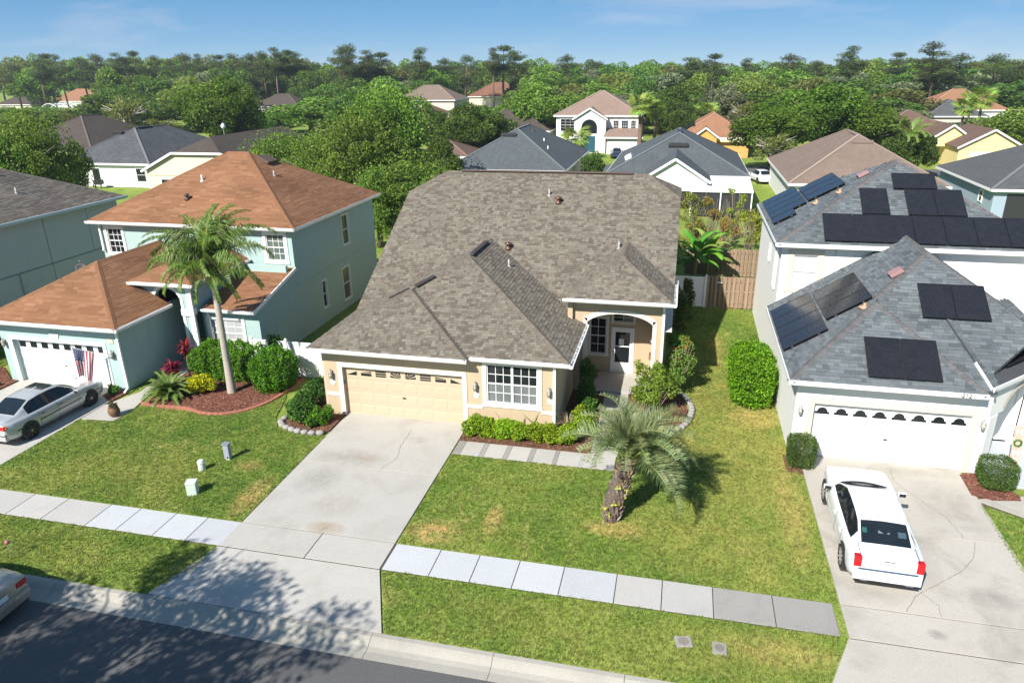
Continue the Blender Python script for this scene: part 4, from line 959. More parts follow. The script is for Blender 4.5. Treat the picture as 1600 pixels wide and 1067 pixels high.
solar(RP[6], e1, [(-8.6+1.12*k,.22,-7.48+1.12*k,1.95) for k in range(4)] + [(-4.1,.22,-2.98,1.3)] + [(-7.62+1.12*k,2.02,-6.5+1.12*k,3.74) for k in range(3)], R)
solar(RP[3], (16.6,-.42,rz), [(-6.9+1.13*k,.08,-5.77+1.13*k,1.8) for k in range(4)] + [(-6.6+1.1*k,1.88,-5.5+1.1*k,3.62) for k in range(3)], R)
solar(RP[0], (16.6,-.42,rz), [(2.42,.3,3.55,1.95),(3.55,.3,4.68,1.95)], R)
solar(RP[2], (16.6,-.12,rz), [(4.47,2.82,5.55,4.38),(5.55,2.82,6.63,4.38)], R)
solar(RP[8], tuple(q0), [(1.35,.42,2.4,2.05),(2.42,.42,3.5,2.05)], R)
M_copper = plain('junction_box_tan', (.42,.24,.15), .6); M_rvent = plain('vent_red', (.30,.17,.17), .55)
def on(plane, a, uu, vv, h=0):
    u, v, n = plane_axes(plane); return Vector(a)+u*uu+v*vv+n*h
for (pl, a, uu, vv) in ((RP[6],e1,-3.6,2.25),(RP[6],e1,-3.55,3.3),(RP[3],(16.6,-.42,rz),-3.05,3.2)):
    c = on(pl, a, uu, vv); obj('conduit_flashing', MB().lathe((c.x,c.y,c.z-.04), [(.2,0),(.19,.07),(.06,.1),(.05,.2)], 12), M_copper, rroof, True)
for (pl, a, uu, vv) in ((RP[6],e1,-4.55,4.55),(RP[3],(16.6,-.42,rz),-4.6,4.75)):
    u, v, n = plane_axes(pl); bevel(obj('box_vent', MB().obox(on(pl,a,uu,vv,.1), u, v, n, .28, .24, .06), M_rvent, rroof), .02)
gutter('fascia', (16.6,-.43,rz+.02), (22.6,-.43,rz+.02), (0,-1,0), M_white, R, .05, .16, False); gutter('fascia', (16.59,7.6,rz+.02), (16.59,-.48,rz+.02), (-1,0,0), M_white, R, .04, .14, False)
gutter('fascia', (16.65,7.34,6.02), (27.2,7.34,6.02), (0,-1,0), M_white, R, .05, .17, False); gutter('fascia', (16.64,16.6,6.02), (16.64,7.3,6.02), (-1,0,0), M_white, R, .04, .15, False)
gutter('fascia', tuple(q0+Vector((.007,-.007,.02))), (p1[0],p1[1]-.01,3.24), (1,-1,0), M_white, R, .05, .17, False)
obj('rake_board', MB().beam(q0+Vector((-.02,0,-.06)), (22.8-.41421*.85,-.1+.85,porz(22.8-.41421*.85,.75)-.05), .03, .12), M_white, R)
lettering('212', .2, M_dark, Matrix.Translation((21.95,-.4845,rz-.055)) @ Matrix.Rotation(math.pi/2, 4, 'X'), R)
sf = MB(); sf.box(16.6,22.6,-.42,.06,rz-.12,rz-.1); sf.box(16.6,16.95,.06,7.7,rz-.12,rz-.1); sf.box(16.65,27.2,7.35,7.76,5.86,5.88); sf.box(16.65,16.95,7.76,16.6,5.86,5.88); obj('soffit', sf, plain('soffit_white', (.66,.65,.62), .8), R)
wall('wall', (16.95,.05), (22.95,.05), 0, 3.0, M_wst, R, [(.62,5.52,0,2.12)], .2, (0,1,0))
wall('wall', (16.95,.052), (16.95,16.3), 0, 3.0, M_wst, R, [], .2, (1,0,0))
wall('wall', (16.95,7.752), (16.95,16.3), 3.0, 5.88, M_wst, R, [(1.0,1.6,3.6,5.2),(3.6,4.0,4.2,5.0)], .2, (1,0,0))
wall('wall', (16.95,7.75), (26.9,7.75), 3.0, 5.88, M_wst, R, [(.5,1.5,4.0,5.45)], .2, (0,1,0))
obj('wall', MB().box(26.7,26.9,.5,16.3,0,5.88), M_wst, R); obj('wall', MB().box(17.1,26.7,16.1,16.3,0,5.88), M_wst, R)
window((16.95,7.75), (1,0), (0,-1), .5, 1.5, 4.0, 5.45, R, 1, 2, 1, pane=glass('window_blind_bright', (.5,.52,.54), .25), trim=.22, trimmat=M_sand)
window((16.95,7.752), (0,1), (-1,0), 1.0, 1.6, 3.6, 5.2, R, 1, 2, 1, rec=-.01); window((16.95,7.752), (0,1), (-1,0), 3.6, 4.0, 4.2, 5.0, R, 1, 1, 1, rec=-.01, sash=False)
obj('wall_joint', MB().box(19.1,19.112,7.744,7.75,4.2,5.86), M_dark, R)
rg = sectional_door(R, 17.57, 22.47, .2, 2.12, M_wdoor, 8, 4)
for c in range(8):          # arched door lights
    x = 17.57+(c+.5)*4.9/8; pts = [(x-.23,.185,1.68),(x+.23,.185,1.68),(x+.23,.185,1.76),(x+.18,.185,1.77)] + [(x+.17*math.cos(a),.185,1.77+.16*math.sin(a)) for a in [k*math.pi/8 for k in range(9)]] + [(x-.18,.185,1.77),(x-.23,.185,1.76)]
    obj('door_pane', MB().prism(pts, (0,.008,0)), M_glass, rg)
tr = MB(); tr.box(17.35,17.57,.02,.05,0,2.34); tr.box(22.47,22.69,.02,.05,0,2.34); tr.box(17.57,22.47,.02,.05,2.12,2.34); bevel(obj('garage_trim', tr, M_sand, R), .006, 1)
lantern((17.12,.05,1.85), (0,-1), R, M_galv, 1.1); lantern((22.8,.05,1.85), (0,-1), R, M_galv, 1.1); obj('keypad', MB().box(22.5,22.56,.1,.16,1.3,1.5), M_dark, R)
# corner porch set at forty-five degrees
U45 = Vector((1,1,0)).normalized(); N45 = Vector((1,-1,0)).normalized(); O45 = Vector((23.0,.25,0))
mb = MB(); n = 16; sa, sb = 1.0, 3.2
az2 = lambda s: 1.95+.75*math.sqrt(max(0, 1-((s-(sa+sb)/2)/((sb-sa)/2))**2*.98))
P45 = lambda s, z, k=0: tuple(O45+U45*s-N45*k+Vector((0,0,z)))
for i in range(n):
    a = lerp(sa,sb,i/n); b = lerp(sa,sb,(i+1)/n); mb.poly([P45(a,az2(a)),P45(b,az2(b)),P45(b,3.1),P45(a,3.1)]); mb.poly([P45(a,az2(a)),P45(a,az2(a),.3),P45(b,az2(b),.3),P45(b,az2(b))])
    mb.poly([P45(b,az2(b),.3),P45(a,az2(a),.3),P45(a,3.1,.3),P45(b,3.1,.3)])
mb.obox(O45+U45*.5-N45*.15+Vector((0,0,2.55)), U45, N45, (0,0,1), .5, .15, .55); mb.obox(O45+U45*3.5-N45*.15+Vector((0,0,1.55)), U45, N45, (0,0,1), .3, .15, 1.55)
obj('porch_arch', mb, M_wst, R)
mb = MB()
for i in range(n):
    a = lerp(sa,sb,i/n); b = lerp(sa,sb,(i+1)/n); f = lambda s: ((sa+sb)/2+(s-(sa+sb)/2)*1.12, az2(s)+.13)
    A, B = f(a), f(b); mb.poly([P45(a,az2(a),-.02),P45(b,az2(b),-.02),P45(B[0],B[1],-.02),P45(A[0],A[1],-.02)])
obj('arch_trim', mb, M_sand, R)
bevel(obj('porch_column', MB().obox(O45+U45*.42-N45*.15+Vector((0,0,1.0)), U45, N45, (0,0,1), .3, .16, 1.0), M_wst, R), .06, 3)
obj('wall', MB().box(22.75,22.95,.25,3.2,0,3.0), M_wst, R)
wall('wall', (22.95,2.7), (26.7,2.7), 0, 3.0, M_wst, R, [(.45,.75,.15,2.15),(.9,1.85,0,2.2),(2.0,2.3,.15,2.15)], .15, (0,1,0))
for s in (.45,2.0): window((22.95,2.7), (1,0), (0,-1), s, s+.3, .15, 2.15, R, 1, 1, 1, sash=False, name='side_light')
fd = obj('front_door', MB().box(23.85,24.8,2.72,2.78,.05,2.2), M_white, R); obj('door_handle', MB().box(23.92,23.96,2.66,2.72,.95,1.15).lathe((23.94,2.69,1.3),[(.02,0),(.02,.05)],8), M_dark, fd)
SG = thing('welcome_sign', 'tall pale wooden HOME sign with green wreath on the porch of the white house', 'sign', (24.6,1.0,0))
MS = Matrix.Translation((24.28,.62,.06)) @ Matrix.Rotation(math.radians(-8), 4, 'X'); 
b_ = MB().box(-.15,.15,-.012,.012,0,1.5).xform(MS); bevel(obj('board', b_, plain('sign_pinkwood', (.52,.36,.29), .7), SG), .004, 1)
for ch, z in (('H',1.28),('M',.52),('E',.22)): lettering(ch, .3, M_white, MS @ Matrix.Translation((0,-.016,z)) @ Matrix.Rotation(math.pi/2, 4, 'X'), SG)
wr = MB(); rnd = random.Random(2)
for k in range(160):
    a = rnd.random()*6.28; d = Vector((math.cos(a)*.11,-.03,.9+math.sin(a)*.11)); ax = Vector((rnd.uniform(-1,1),rnd.uniform(-1,1),rnd.uniform(-1,1))).normalized(); bx_ = ax.orthogonal().normalized()*.03; ax = ax*.045
    wr.poly([MS@(d-ax), MS@(d+bx_), MS@(d+ax), MS@(d-bx_)])
obj('wreath', wr, plain('wreath_green', (.07,.2,.03), .6, .4), SG)
# ------------------------------------------------------------------ neighbouring houses behind and beyond
R_grey = roofmat('roof_bluegrey', [(.095,.11,.118),(.125,.14,.148),(.075,.085,.09)]); R_char = roofmat('roof_charcoal', [(.085,.088,.095),(.14,.145,.155),(.06,.06,.065)])
R_tan = roofmat('roof_tan', [(.23,.17,.135),(.27,.205,.165),(.18,.13,.105)]); R_dkb = roofmat('roof_darkbrown', [(.085,.068,.058),(.115,.092,.078),(.065,.052,.045)])
R_pink = roofmat('roof_pinktan', [(.30,.21,.165),(.34,.25,.2),(.24,.165,.13)]); R_oran = roofmat('roof_orange', [(.34,.17,.095),(.39,.21,.125),(.27,.135,.075)])
R_brown = roofmat('roof_brown', [(.165,.105,.082),(.20,.13,.10),(.125,.08,.062)]); R_dgrey = roofmat('roof_darkgrey', [(.10,.105,.108),(.125,.13,.133),(.08,.085,.087)])
R_rust = roofmat('roof_rust', [(.24,.11,.075),(.28,.14,.09),(.12,.07,.055)])
M_hw = stucco('stucco_plainwhite', (.72,.72,.70), (.5,.48,.42), .15); M_cr = stucco('stucco_cream', (.60,.54,.45), (.42,.38,.31), .15)
M_or = stucco('stucco_orange', (.66,.34,.09), (.5,.25,.08), .15); M_ye = stucco('stucco_yellow', (.76,.62,.30), (.55,.43,.2), .15); M_bl = stucco('stucco_blue', (.30,.38,.45), (.2,.26,.31), .2)
M_gt = stucco('stucco_greyteal', (.43,.45,.42), (.28,.3,.28), .25)
def house(name, label, x0, x1, y0, y1, ez, slope, wm, rm, wins=(), over=.4, group=None, fasc=None, ridge=None, chim=()):
    """hip-roofed house; wins: (side, s0, s1, z0, z1, kind)"""
    h = thing(name, label, 'house', ((x0+x1)/2, (y0+y1)/2, 0), group); w, d = x1-x0, y1-y0; hf = min(w, d)/2
    if ridge: hf = ridge
    rz_ = ez+slope*hf
    if w <= d: a, b = ((x0+x1)/2, y0+hf, rz_), ((x0+x1)/2, y1-hf, rz_)
    else: a, b = (x0+hf, (y0+y1)/2, rz_), (x1-hf, (y0+y1)/2, rz_)
    c00, c10, c11, c01 = (x0,y0,ez), (x1,y0,ez), (x1,y1,ez), (x0,y1,ez)
    pl = [[c00,c10,a],[c10,c11,b,a],[c11,c01,b],[c01,c00,a,b]] if w <= d else [[c00,c10,b,a],[c10,c11,b],[c11,c01,a,b],[c01,c00,a]]
    r = roof_sheet('roof', pl, rm, h, .06)
    caps = MB()
    hips = ((c00,a),(c10,a if w <= d else b),(c11,b),(c01,b if w <= d else a),(a,b))
    for p, q in hips:
        if (Vector(p)-Vector(q)).length > .1: caps.beam(Vector(p)+Vector((0,0,.01)), Vector(q)+Vector((0,0,.01)), .26, .05)
    obj('ridge_cap', caps, plain(rm.name+'_cap', tuple(min(1, k*1.35) for k in rm.node_tree.nodes['Brick Texture'].inputs['Color2'].default_value[:3]), .9), r)
    f = MB(); t = .04
    f.box(x0-t,x1+t,y0-t,y0,ez-.2,ez+.02); f.box(x0-t,x1+t,y1,y1+t,ez-.2,ez+.02); f.box(x0-t,x0,y0,y1,ez-.2,ez+.02); f.box(x1,x1+t,y0,y1,ez-.2,ez+.02); f.box(x0,x1,y0,y1,ez-.2,ez-.17)
    obj('fascia', f, fasc or M_white, r)
    X0, X1, Y0, Y1 = x0+over, x1-over, y0+over, y1-over
    obj('wall', MB().box(X0,X1,Y0,Y1,0,ez-.17), wm, h)
    for (side, s0, s1_, z0, z1, kind) in wins: facade(h, side, (X0,X1,Y0,Y1), s0, s1_, z0, z1, kind)
    return h, r
def facade(h, side, bx, s0, s1_, z0, z1, kind):
    X0, X1, Y0, Y1 = bx
    a, u, n = {'f': ((0,Y0),(1,0),(0,-1)), 'l': ((X0,0),(0,1),(-1,0)), 'r': ((X1,0),(0,1),(1,0))}[side]
    if kind == 'w': window(a, u, n, s0, s1_, z0, z1, h, 1, 2, 1, rec=-.03, trim=.08)
    elif kind == 'g': window(a, u, n, s0, s1_, z0, z1, h, 3, 4, 1, rec=-.03, trim=.08)
    elif kind == 'd':
        ax = Vector((a[0],a[1],0))+Vector((u[0],u[1],0))*((s0+s1_)/2)+Vector((n[0],n[1],0))*.03+Vector((0,0,(z0+z1)/2))
        o = obj('patio_door', MB().obox(ax, (*u,0), (*n,0), (0,0,1), (s1_-s0)/2, .03, (z1-z0)/2), M_white, h); obj('pane', MB().obox(ax+Vector((*n,0))*.032, (*u,0), (*n,0), (0,0,1), (s1_-s0)/2-.09, .006, (z1-z0)/2-.1), M_glass, o)
    else:
        ax = Vector((a[0],a[1],0))+Vector((u[0],u[1],0))*((s0+s1_)/2)+Vector((n[0],n[1],0))*.02+Vector((0,0,(z0+z1)/2))
        m = {'G': M_wdoor, 'B': M_tan, 'O': plain('door_orange', (.62,.32,.09), .6), 'T': plain('door_blue', (.02,.09,.13), .4), 'R': plain('door_red', (.5,.07,.03), .5)}[kind]
        o = obj('garage_door' if s1_-s0 > 2 else 'front_door', MB().obox(ax, (*u,0), (*n,0), (0,0,1), (s1_-s0)/2, .02, (z1-z0)/2), m, h)
        if s1_-s0 > 2:
            for k in range(1,4): obj('section_joint', MB().obox(ax+Vector((0,0,-(z1-z0)/2+(z1-z0)*k/4))+Vector((*n,0))*.022, (*u,0), (*n,0), (0,0,1), (s1_-s0)/2, .003, .012), plain('door_joint2', (.4,.38,.35), .8), o)
def gable_front(h, rparent, x0, x1, y0, y1, ez, apex, wm, rm, arch=None, over=.3, wall_h=None):
    """gable facing the street, from y0 back to y1, with white rake boards"""
    xm = (x0+x1)/2
    r = roof_sheet('gable_roof', [[(x0,y1,ez),(x0,y0,ez),(xm,y0,apex),(xm,y1,apex)], [(x1,y0,ez),(x1,y1,ez),(xm,y1,apex),(xm,y0,apex)]], rm, h, .06)
    for (p, q) in (((x0,y0-.02,ez-.08),(xm,y0-.02,apex-.08)),((xm,y0-.02,apex-.08),(x1,y0-.02,ez-.08))): obj('rake_board', MB().beam(p, q, .05, .22), M_white, r)
    a, b = x0+over, x1-over; zt = ez+(apex-ez)*(over/((x1-x0)/2))-.1
    obj('gable_wall', MB().prism([(a,y0+.3,0 if wall_h is None else wall_h),(b,y0+.3,0 if wall_h is None else wall_h),(b,y0+.3,zt),(xm,y0+.3,apex-.12),(a,y0+.3,zt)], (0,y1-y0-.3,0)), wm, h)
    if arch:
        (ax, w, z0, z1, mat) = arch; yy = y0+.27
        pts = [(ax-w/2,yy,z0),(ax+w/2,yy,z0),(ax+w/2,yy,z1)] + [(ax+w/2*math.cos(t),yy,z1+w/2*math.sin(t)) for t in [k*math.pi/10 for k in range(1,10)]] + [(ax-w/2,yy,z1)]
        obj('arched_opening', MB().prism(pts, (0,.02,0)), mat, h)
    return r
# grey-teal neighbour at the left edge: real shingles, it is close
D = thing('grey_green_house', 'two-storey grey-green house with brown shingle roof cut by the left edge', 'house', (-28, 5, 0))
dz = 5.7; dx1, dy1, dy0, dx0 = -22.1, 15.4, -4, -34; dh = 5.7
DP = [[(dx1,dy0,dz),(dx1,dy1,dz),(dx1-dh,dy1-dh,dz+.5*dh),(dx1-dh,dy0+dh,dz+.5*dh)], [(dx1,dy1,dz),(dx0,dy1,dz),(dx0+dh,dy1-dh,dz+.5*dh),(dx1-dh,dy1-dh,dz+.5*dh)], [(dx0,dy1,dz),(dx0,dy0,dz),(dx0+dh,dy0+dh,dz+.5*dh),(dx0+dh,dy1-dh,dz+.5*dh)], [(dx0,dy0,dz),(dx1,dy0,dz),(dx1-dh,dy0+dh,dz+.5*dh),(dx0+dh,dy0+dh,dz+.5*dh)]]
droof = roof_sheet('roof', DP, M_felt, D, .1)
PALD = [(.15,.13,.11),(.13,.112,.095),(.165,.147,.125),(.105,.09,.078),(.12,.105,.09)]
shingles([DP[0]], PALD, M_sh, droof, widths=(.25,.35,.45), seed=44, covered=lambda x,y,z: y < 3)
shingles(DP[1:], PALD, M_sh, droof, e=.29, widths=(.5,.7), n_single=0, seed=45)
cap_line(DP[0][1], DP[0][2], NX(DP[0]), NX(DP[1]), M_sh, PALD[:2], droof, seed=61)
gutter('gutter', (dx1+.01,dy0,dz+.02), (dx1+.01,dy1+.05,dz+.02), (1,0,0), plain('gutter_blue', (.42,.52,.58), .4), D, .13, .16, False)
obj('wall', MB().box(-33.6,-22.5,-3.6,15.0,0,5.55), M_gt, D); obj('floor_band', MB().box(-22.5,-22.47,-3.6,15.0,2.8,2.86), plain('band_dark', (.16,.2,.2), .8), D)
obj('wall_joint', MB().box(-22.5,-22.485,9.2,9.23,0,5.5), plain('band_dark', (.16,.2,.2), .8), D); obj('wall_joint', MB().box(-22.5,-22.485,12.4,12.42,2.9,5.5), plain('band_dark', (.16,.2,.2), .8), D)
obj('downspout', MB().box(-22.5,-22.4,6.9,7.0,.1,2.8), plain('spout_grey', (.35,.4,.38), .6), D); 
dxv = on(DP[0], DP[0][0], 0, 0); pipe_vent((-24.2,9.6,dz+.5*2.1), M_galv, droof, .06, .3); pipe_vent((-26.0,10.0,dz+.5*3.9), M_galv, droof, .06, .4)
ds = thing('satellite_dish', 'dark satellite dish on the far slope of the teal garage roof', 'dish', (-14.6,3.4,4.3))
obj('dish', MB().lathe((0,0,0), [(.03,-.005),(.15,.012),(.25,.045),(.26,.05),(.24,.05),(.14,.022),(.02,.008)], 20).xform(Matrix.Translation((-14.6,3.2,4.5)) @ Matrix.Rotation(math.radians(62), 4, 'X') @ Matrix.Rotation(math.radians(20), 4, 'Y')), M_dark, ds, True); obj('mast', MB().tube([(-14.7,3.4,4.25),(-14.7,3.4,4.7),(-14.72,3.3,4.85)], .025, 8), M_galv, ds)
# back-to-back row
h, r = house('white_bungalow', 'white bungalow with dark grey hip roof behind the far-left house', -62.4, -49.2, 51.0, 70, 2.85, .54, M_hw, R_char, [('f',-60.4,-59.3,.75,2.35,'w'),('f',-57.8,-56.6,.1,2.3,'d'),('f',-51.5,-50.2,.7,2.3,'w')])
bevel(obj('box_vent', MB().obox((-57.3,56.4,6.0), (1,0,0), (0,.88,.47), (0,-.47,.88), .7, .2, .1), M_dark, r), .02); ridge_vent((-55.8,57.9,6.45), (-55.8,60.5,6.45), .5, .1, M_dark, r)
F = thing('beige_clipped_gable_house', 'beige house with clipped gable end behind the teal house', 'house', (-38.5,54,0))
fx0, fx1, fy0, fy1 = -45.8, -31.3, 45.4, 64; fr = -38.55
froof = roof_sheet('roof', [[(fx0,fy1,2.85),(fx0,fy0,2.85),(-41.6,fy0,4.85),(fr,fy0+3,6.3),(fr,fy1,6.3)],[(fx1,fy0,2.85),(fx1,fy1,2.85),(fr,fy1,6.3),(fr,fy0+3,6.3),(-35.5,fy0,4.85)],[(-41.6,fy0,4.85),(-35.5,fy0,4.85),(fr,fy0+3,6.3)]], R_dkb, F, .06)
for p, q in (((fx0,fy0-.02,2.8),(-41.6,fy0-.02,4.8)),((-41.6,fy0-.02,4.8),(-35.5,fy0-.02,4.8)),((-35.5,fy0-.02,4.8),(fx1,fy0-.02,2.8))): obj('rake_board', MB().beam(p, q, .06, .24), M_white, froof)
obj('wall', MB().prism([(fx0+.5,fy0+.3,0),(fx1-.5,fy0+.3,0),(fx1-.5,fy0+.3,2.9),(-35.6,fy0+.3,4.7),(-41.5,fy0+.3,4.7),(fx0+.5,fy0+.3,2.9)], (0,18,0)), M_cr, F)
obj('wall_band', MB().box(fx0+.5,fx1-.5,fy0+.27,fy0+.3,2.35,2.42), M_tan, F); window((0,fy0+.3), (1,0), (0,-1), -43.6, -42.0, .6, 2.0, F, 1, 2, 1, rec=-.03, trim=.07)
h, r = house('grey_hip_house', 'house with plain blue-grey hip roof rising behind the beige house ridge', -12.5, .7, 51.4, 71, 2.85, .56, M_cr, R_grey)
bevel(obj('box_vent', MB().obox((-6.6,56.8,5.95), (1,0,0), (0,.87,.49), (0,-.49,.87), .9, .25, .12), M_dark, r), .02); pipe_vent((-3.2,60,4.95), M_white, r, .06, .4); pipe_vent((-2.2,57,4.4), M_white, r, .06, .4); pipe_vent((-4.9,62,5.9), M_dark, r, .15, .3)
h, r = house('grey_gabled_house', 'blue-grey roofed house with small white back gable and white patio roof', 5.0, 19.0, 49.6, 70, 2.85, .5, M_cr, R_grey)
gable_front(h, r, 8.6, 15.2, 45.2, 56, 2.9, 5.0, M_hw, R_grey, wall_h=2.0); bevel(obj('box_vent', MB().obox((12.0,54.2,5.25), (1,0,0), (0,.89,.45), (0,-.45,.89), 1.0, .3, .14), M_dark, r), .02); ridge_vent((12,57.0,6.4), (12,60,6.4), .5, .08, M_dark, r)
pr = obj('patio_roof', MB().prism([(13.4,43.6,2.25),(18.9,43.6,2.25),(18.9,49.8,2.75),(13.4,49.8,2.75)], (0,0,.14)), plain('patio_white', (.82,.82,.82), .5), h)
obj('darkening_screen', MB().box(13.5,18.8,43.75,43.78,.1,2.2), plain('screen_dark', (.02,.022,.022), .7), h)  # dark sheet added to darken the open space below the patio roof
for x in (13.5,16.1,18.8): obj('patio_post', MB().box(x-.05,x+.05,43.65,43.75,0,2.25), M_white, h)
for k in range(3): obj('solar_tube', MB().obox((7.0-.2*k,54.2+1.9*k,3.95-.08*k), (0,1,0), (.89,0,.45), (-.45,0,.89), .9, .35, .05), plain('skylight_white', (.75,.76,.78), .2), r)
h, r = house('tan_hip_house', 'pale house with weathered tan hip roof behind the solar-panel house', 22.0, 35.4, 45.7, 65, 2.85, .56, M_hw, R_tan)
ridge_vent((28.7,52.6,6.55), (28.7,55.2,6.55), .5, .1, plain('vent_tan', (.17,.12,.1), .7), r); bevel(obj('box_vent', MB().obox((28.9,51.3,6.0), (1,0,0), (0,.87,.49), (0,-.49,.87), .95, .22, .1), plain('vent_tan', (.17,.12,.1), .7), r), .02)
h, r = house('blue_grey_house', 'blue-walled house with smooth dark grey roof at the right edge', 38.2, 53, 44.8, 60, 2.85, .5, M_bl, R_dgrey, [('l',47.5,48.3,1.3,2.3,'w')])
obj('lanai_screen', MB().box(39.6,47,45.16,45.19,.1,2.4), plain('screen_dark', (.02,.022,.022), .7), h)
# houses across the back street, facing us
h, r = house('white_two_storey_house', 'white two-storey house with pinkish roof, tall arched entry and white garage', -8.3, 5.75, 95.3, 109, 5.65, .52, M_hw, R_pink, [('f',-7.2,-4.8,3.2,5.1,'g'),('f',1.3,2.2,3.1,4.9,'g'),('f',2.6,3.7,3.1,4.9,'g'),('f',4.1,4.9,3.1,4.9,'g')])
gable_front(h, r, -5.0, .6, 93.6, 98, 5.2, 6.9, M_hw, R_pink, (-2.3,2.5,3.0,3.9,M_glass)); 
obj('entry_door', MB().box(-3.3,-1.3,93.86,93.9,.1,2.6), plain('door_blue', (.02,.09,.13), .4), h)
obj('wall', MB().box(.7,5.9,92.4,95.7,0,2.6), M_hw, h); o = obj('garage_door', MB().box(1.0,5.6,92.36,92.4,0,2.2), M_wdoor, h)
roof_sheet('garage_roof', [[(.2,91.9,2.6),(6.3,91.9,2.6),(5.4,95.6,3.7),(.2,95.6,3.7)]], R_pink, h, .06); obj('fascia', MB().box(.2,6.3,91.84,91.9,2.42,2.64), M_white, h)
h, r = house('orange_house', 'bright orange house with brown roof and little arched gable, solar panel on its side', 11.3, 22.2, 89.3, 104, 2.9, .6, M_or, R_oran, [('f',17.6,21.6,0,2.2,'O')], ridge=5.2)
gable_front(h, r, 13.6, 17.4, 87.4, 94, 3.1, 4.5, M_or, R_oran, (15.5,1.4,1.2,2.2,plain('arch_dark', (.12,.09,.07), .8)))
obj('fascia', MB().box(17.3,22.3,89.0,89.2,2.35,2.7), plain('cream_fascia', (.75,.65,.45), .6), h)
for k in range(4): obj('solar_panel', MB().obox((12.9,92.5+2.2*k,4.0), (0,1,0), (.86,0,.51), (-.51,0,.86), 1.0, 1.2, .05), M_sol, h)
h, r = house('yellow_house', 'pale yellow house with brown roof, two white-trimmed gables and red door', 36.6, 51.0, 87.6, 102, 2.9, .5, M_ye, R_brown, [('f',40.0,41.4,.9,2.2,'g'),('f',42.6,44.6,.9,2.2,'g'),('f',46.0,47.0,0,2.2,'R')])
gable_front(h, r, 44.6, 49.4, 84.6, 94, 3.5, 5.2, M_ye, R_brown, wall_h=2.4); gable_front(h, r, 46.3, 54.2, 79.8, 90, 2.75, 5.0, M_ye, R_brown)
obj('garage_door', MB().box(48.0,52.6,80.06,80.1,0,2.2), M_wdoor, h)
h, r = house('cream_garage_house', 'cream house with pale garage door under the dark oak, left of the grey roof', -23.6, -12, 80.6, 92, 2.85, .5, M_cr, R_tan, [('f',-21.4,-17.2,0,2.2,'B')])
house('brown_roof_shed_house', 'low brown roof corner peeking left of the grey hip roof', -21.0, -13.4, 63.4, 71, 2.75, .45, M_cr, R_brown)
house('brown_house', 'brown-roofed house just left of the white two-storey house', -25, -9.7, 99.8, 112, 2.85, .5, M_cr, R_dkb)
house('dark_brown_house', 'large dark brown roof behind the white bungalow at the left', -84, -67, 62, 82, 2.85, .5, M_cr, R_dkb)
FARG = 'distant houses among the trees'
for nm, lb, a in (
 ('distant_house','small brown-roofed cream house at the far left among trees',(-228,-212,196,208,2.9,.5,M_cr,R_dkb)),
 ('distant_house','far white house with orange roof at the left among trees',(-222,-202,214,228,3.2,.6,M_hw,R_oran)),
 ('distant_house','far two-storey cream house with grey-brown roof, centre left among trees',(-59,-43,153.5,166,5.6,.55,M_cr,R_tan)),
 ('distant_house','small red-brown roof in front of the far grey-brown roof',(-51.5,-44,143,152,3.0,.5,M_cr,R_rust)),
 ('distant_house','far rust-coloured hip roof above the dark oak',(-57,-39,212,226,4.2,.6,M_cr,R_rust)),
 ('distant_house','far white house with pink roof behind the big round oaks, right',(32,44,232,246,5.0,.6,M_hw,R_pink)),
 ('distant_house','far brown roof half hidden in trees above the teal house',(-110,-94,169,182,3.4,.5,M_cr,R_dkb)),
 ('distant_house','far grey roof with white fascia behind the yellow house',(57,68,133,146,3.2,.5,M_cr,R_dgrey)),
 ('distant_house','far house with orange roof edge behind the grey one at the right',(60,76,146,160,3.6,.55,M_hw,R_oran)),
 ('distant_house','far dark-roofed house with cream walls at the right edge',(76,92,136,150,2.9,.4,M_cr,R_brown))):
    house(nm, lb, *a, group=FARG)
# ------------------------------------------------------------------ foliage
M_leaf = leafmat('leaf', .42, .55, .18, .98, .466); M_leafg = leafmat('leaf_glossy', .3, .5, .16); M_frond = leafmat('frond', .25, .45, .3)
def barkmat(name, c, s=(6,6,1.5)):
    t = NT(name); mp = t.new('Mapping'); mp.inputs['Scale'].default_value = s; tc = t.new('TexCoord'); t.L(tc.outputs['Object'], mp.inputs[0])
    n = t.noise(3, 5, .7, mp.outputs[0]); t.col(t.mix(n, tuple(x*.55 for x in c), tuple(min(1, x*1.4) for x in c))); t.set(Roughness=.95); t.bump(n, .6, .03); MATS[name] = t.m; return t.m
M_bark = barkmat('bark', (.16,.125,.095)); M_barkp = barkmat('bark_pine', (.17,.115,.085)); M_palmt = barkmat('palm_trunk', (.40,.36,.31), (3,3,7)); M_twig = barkmat('twig', (.24,.19,.14)); M_pale = barkmat('bark_pale', (.42,.38,.32))
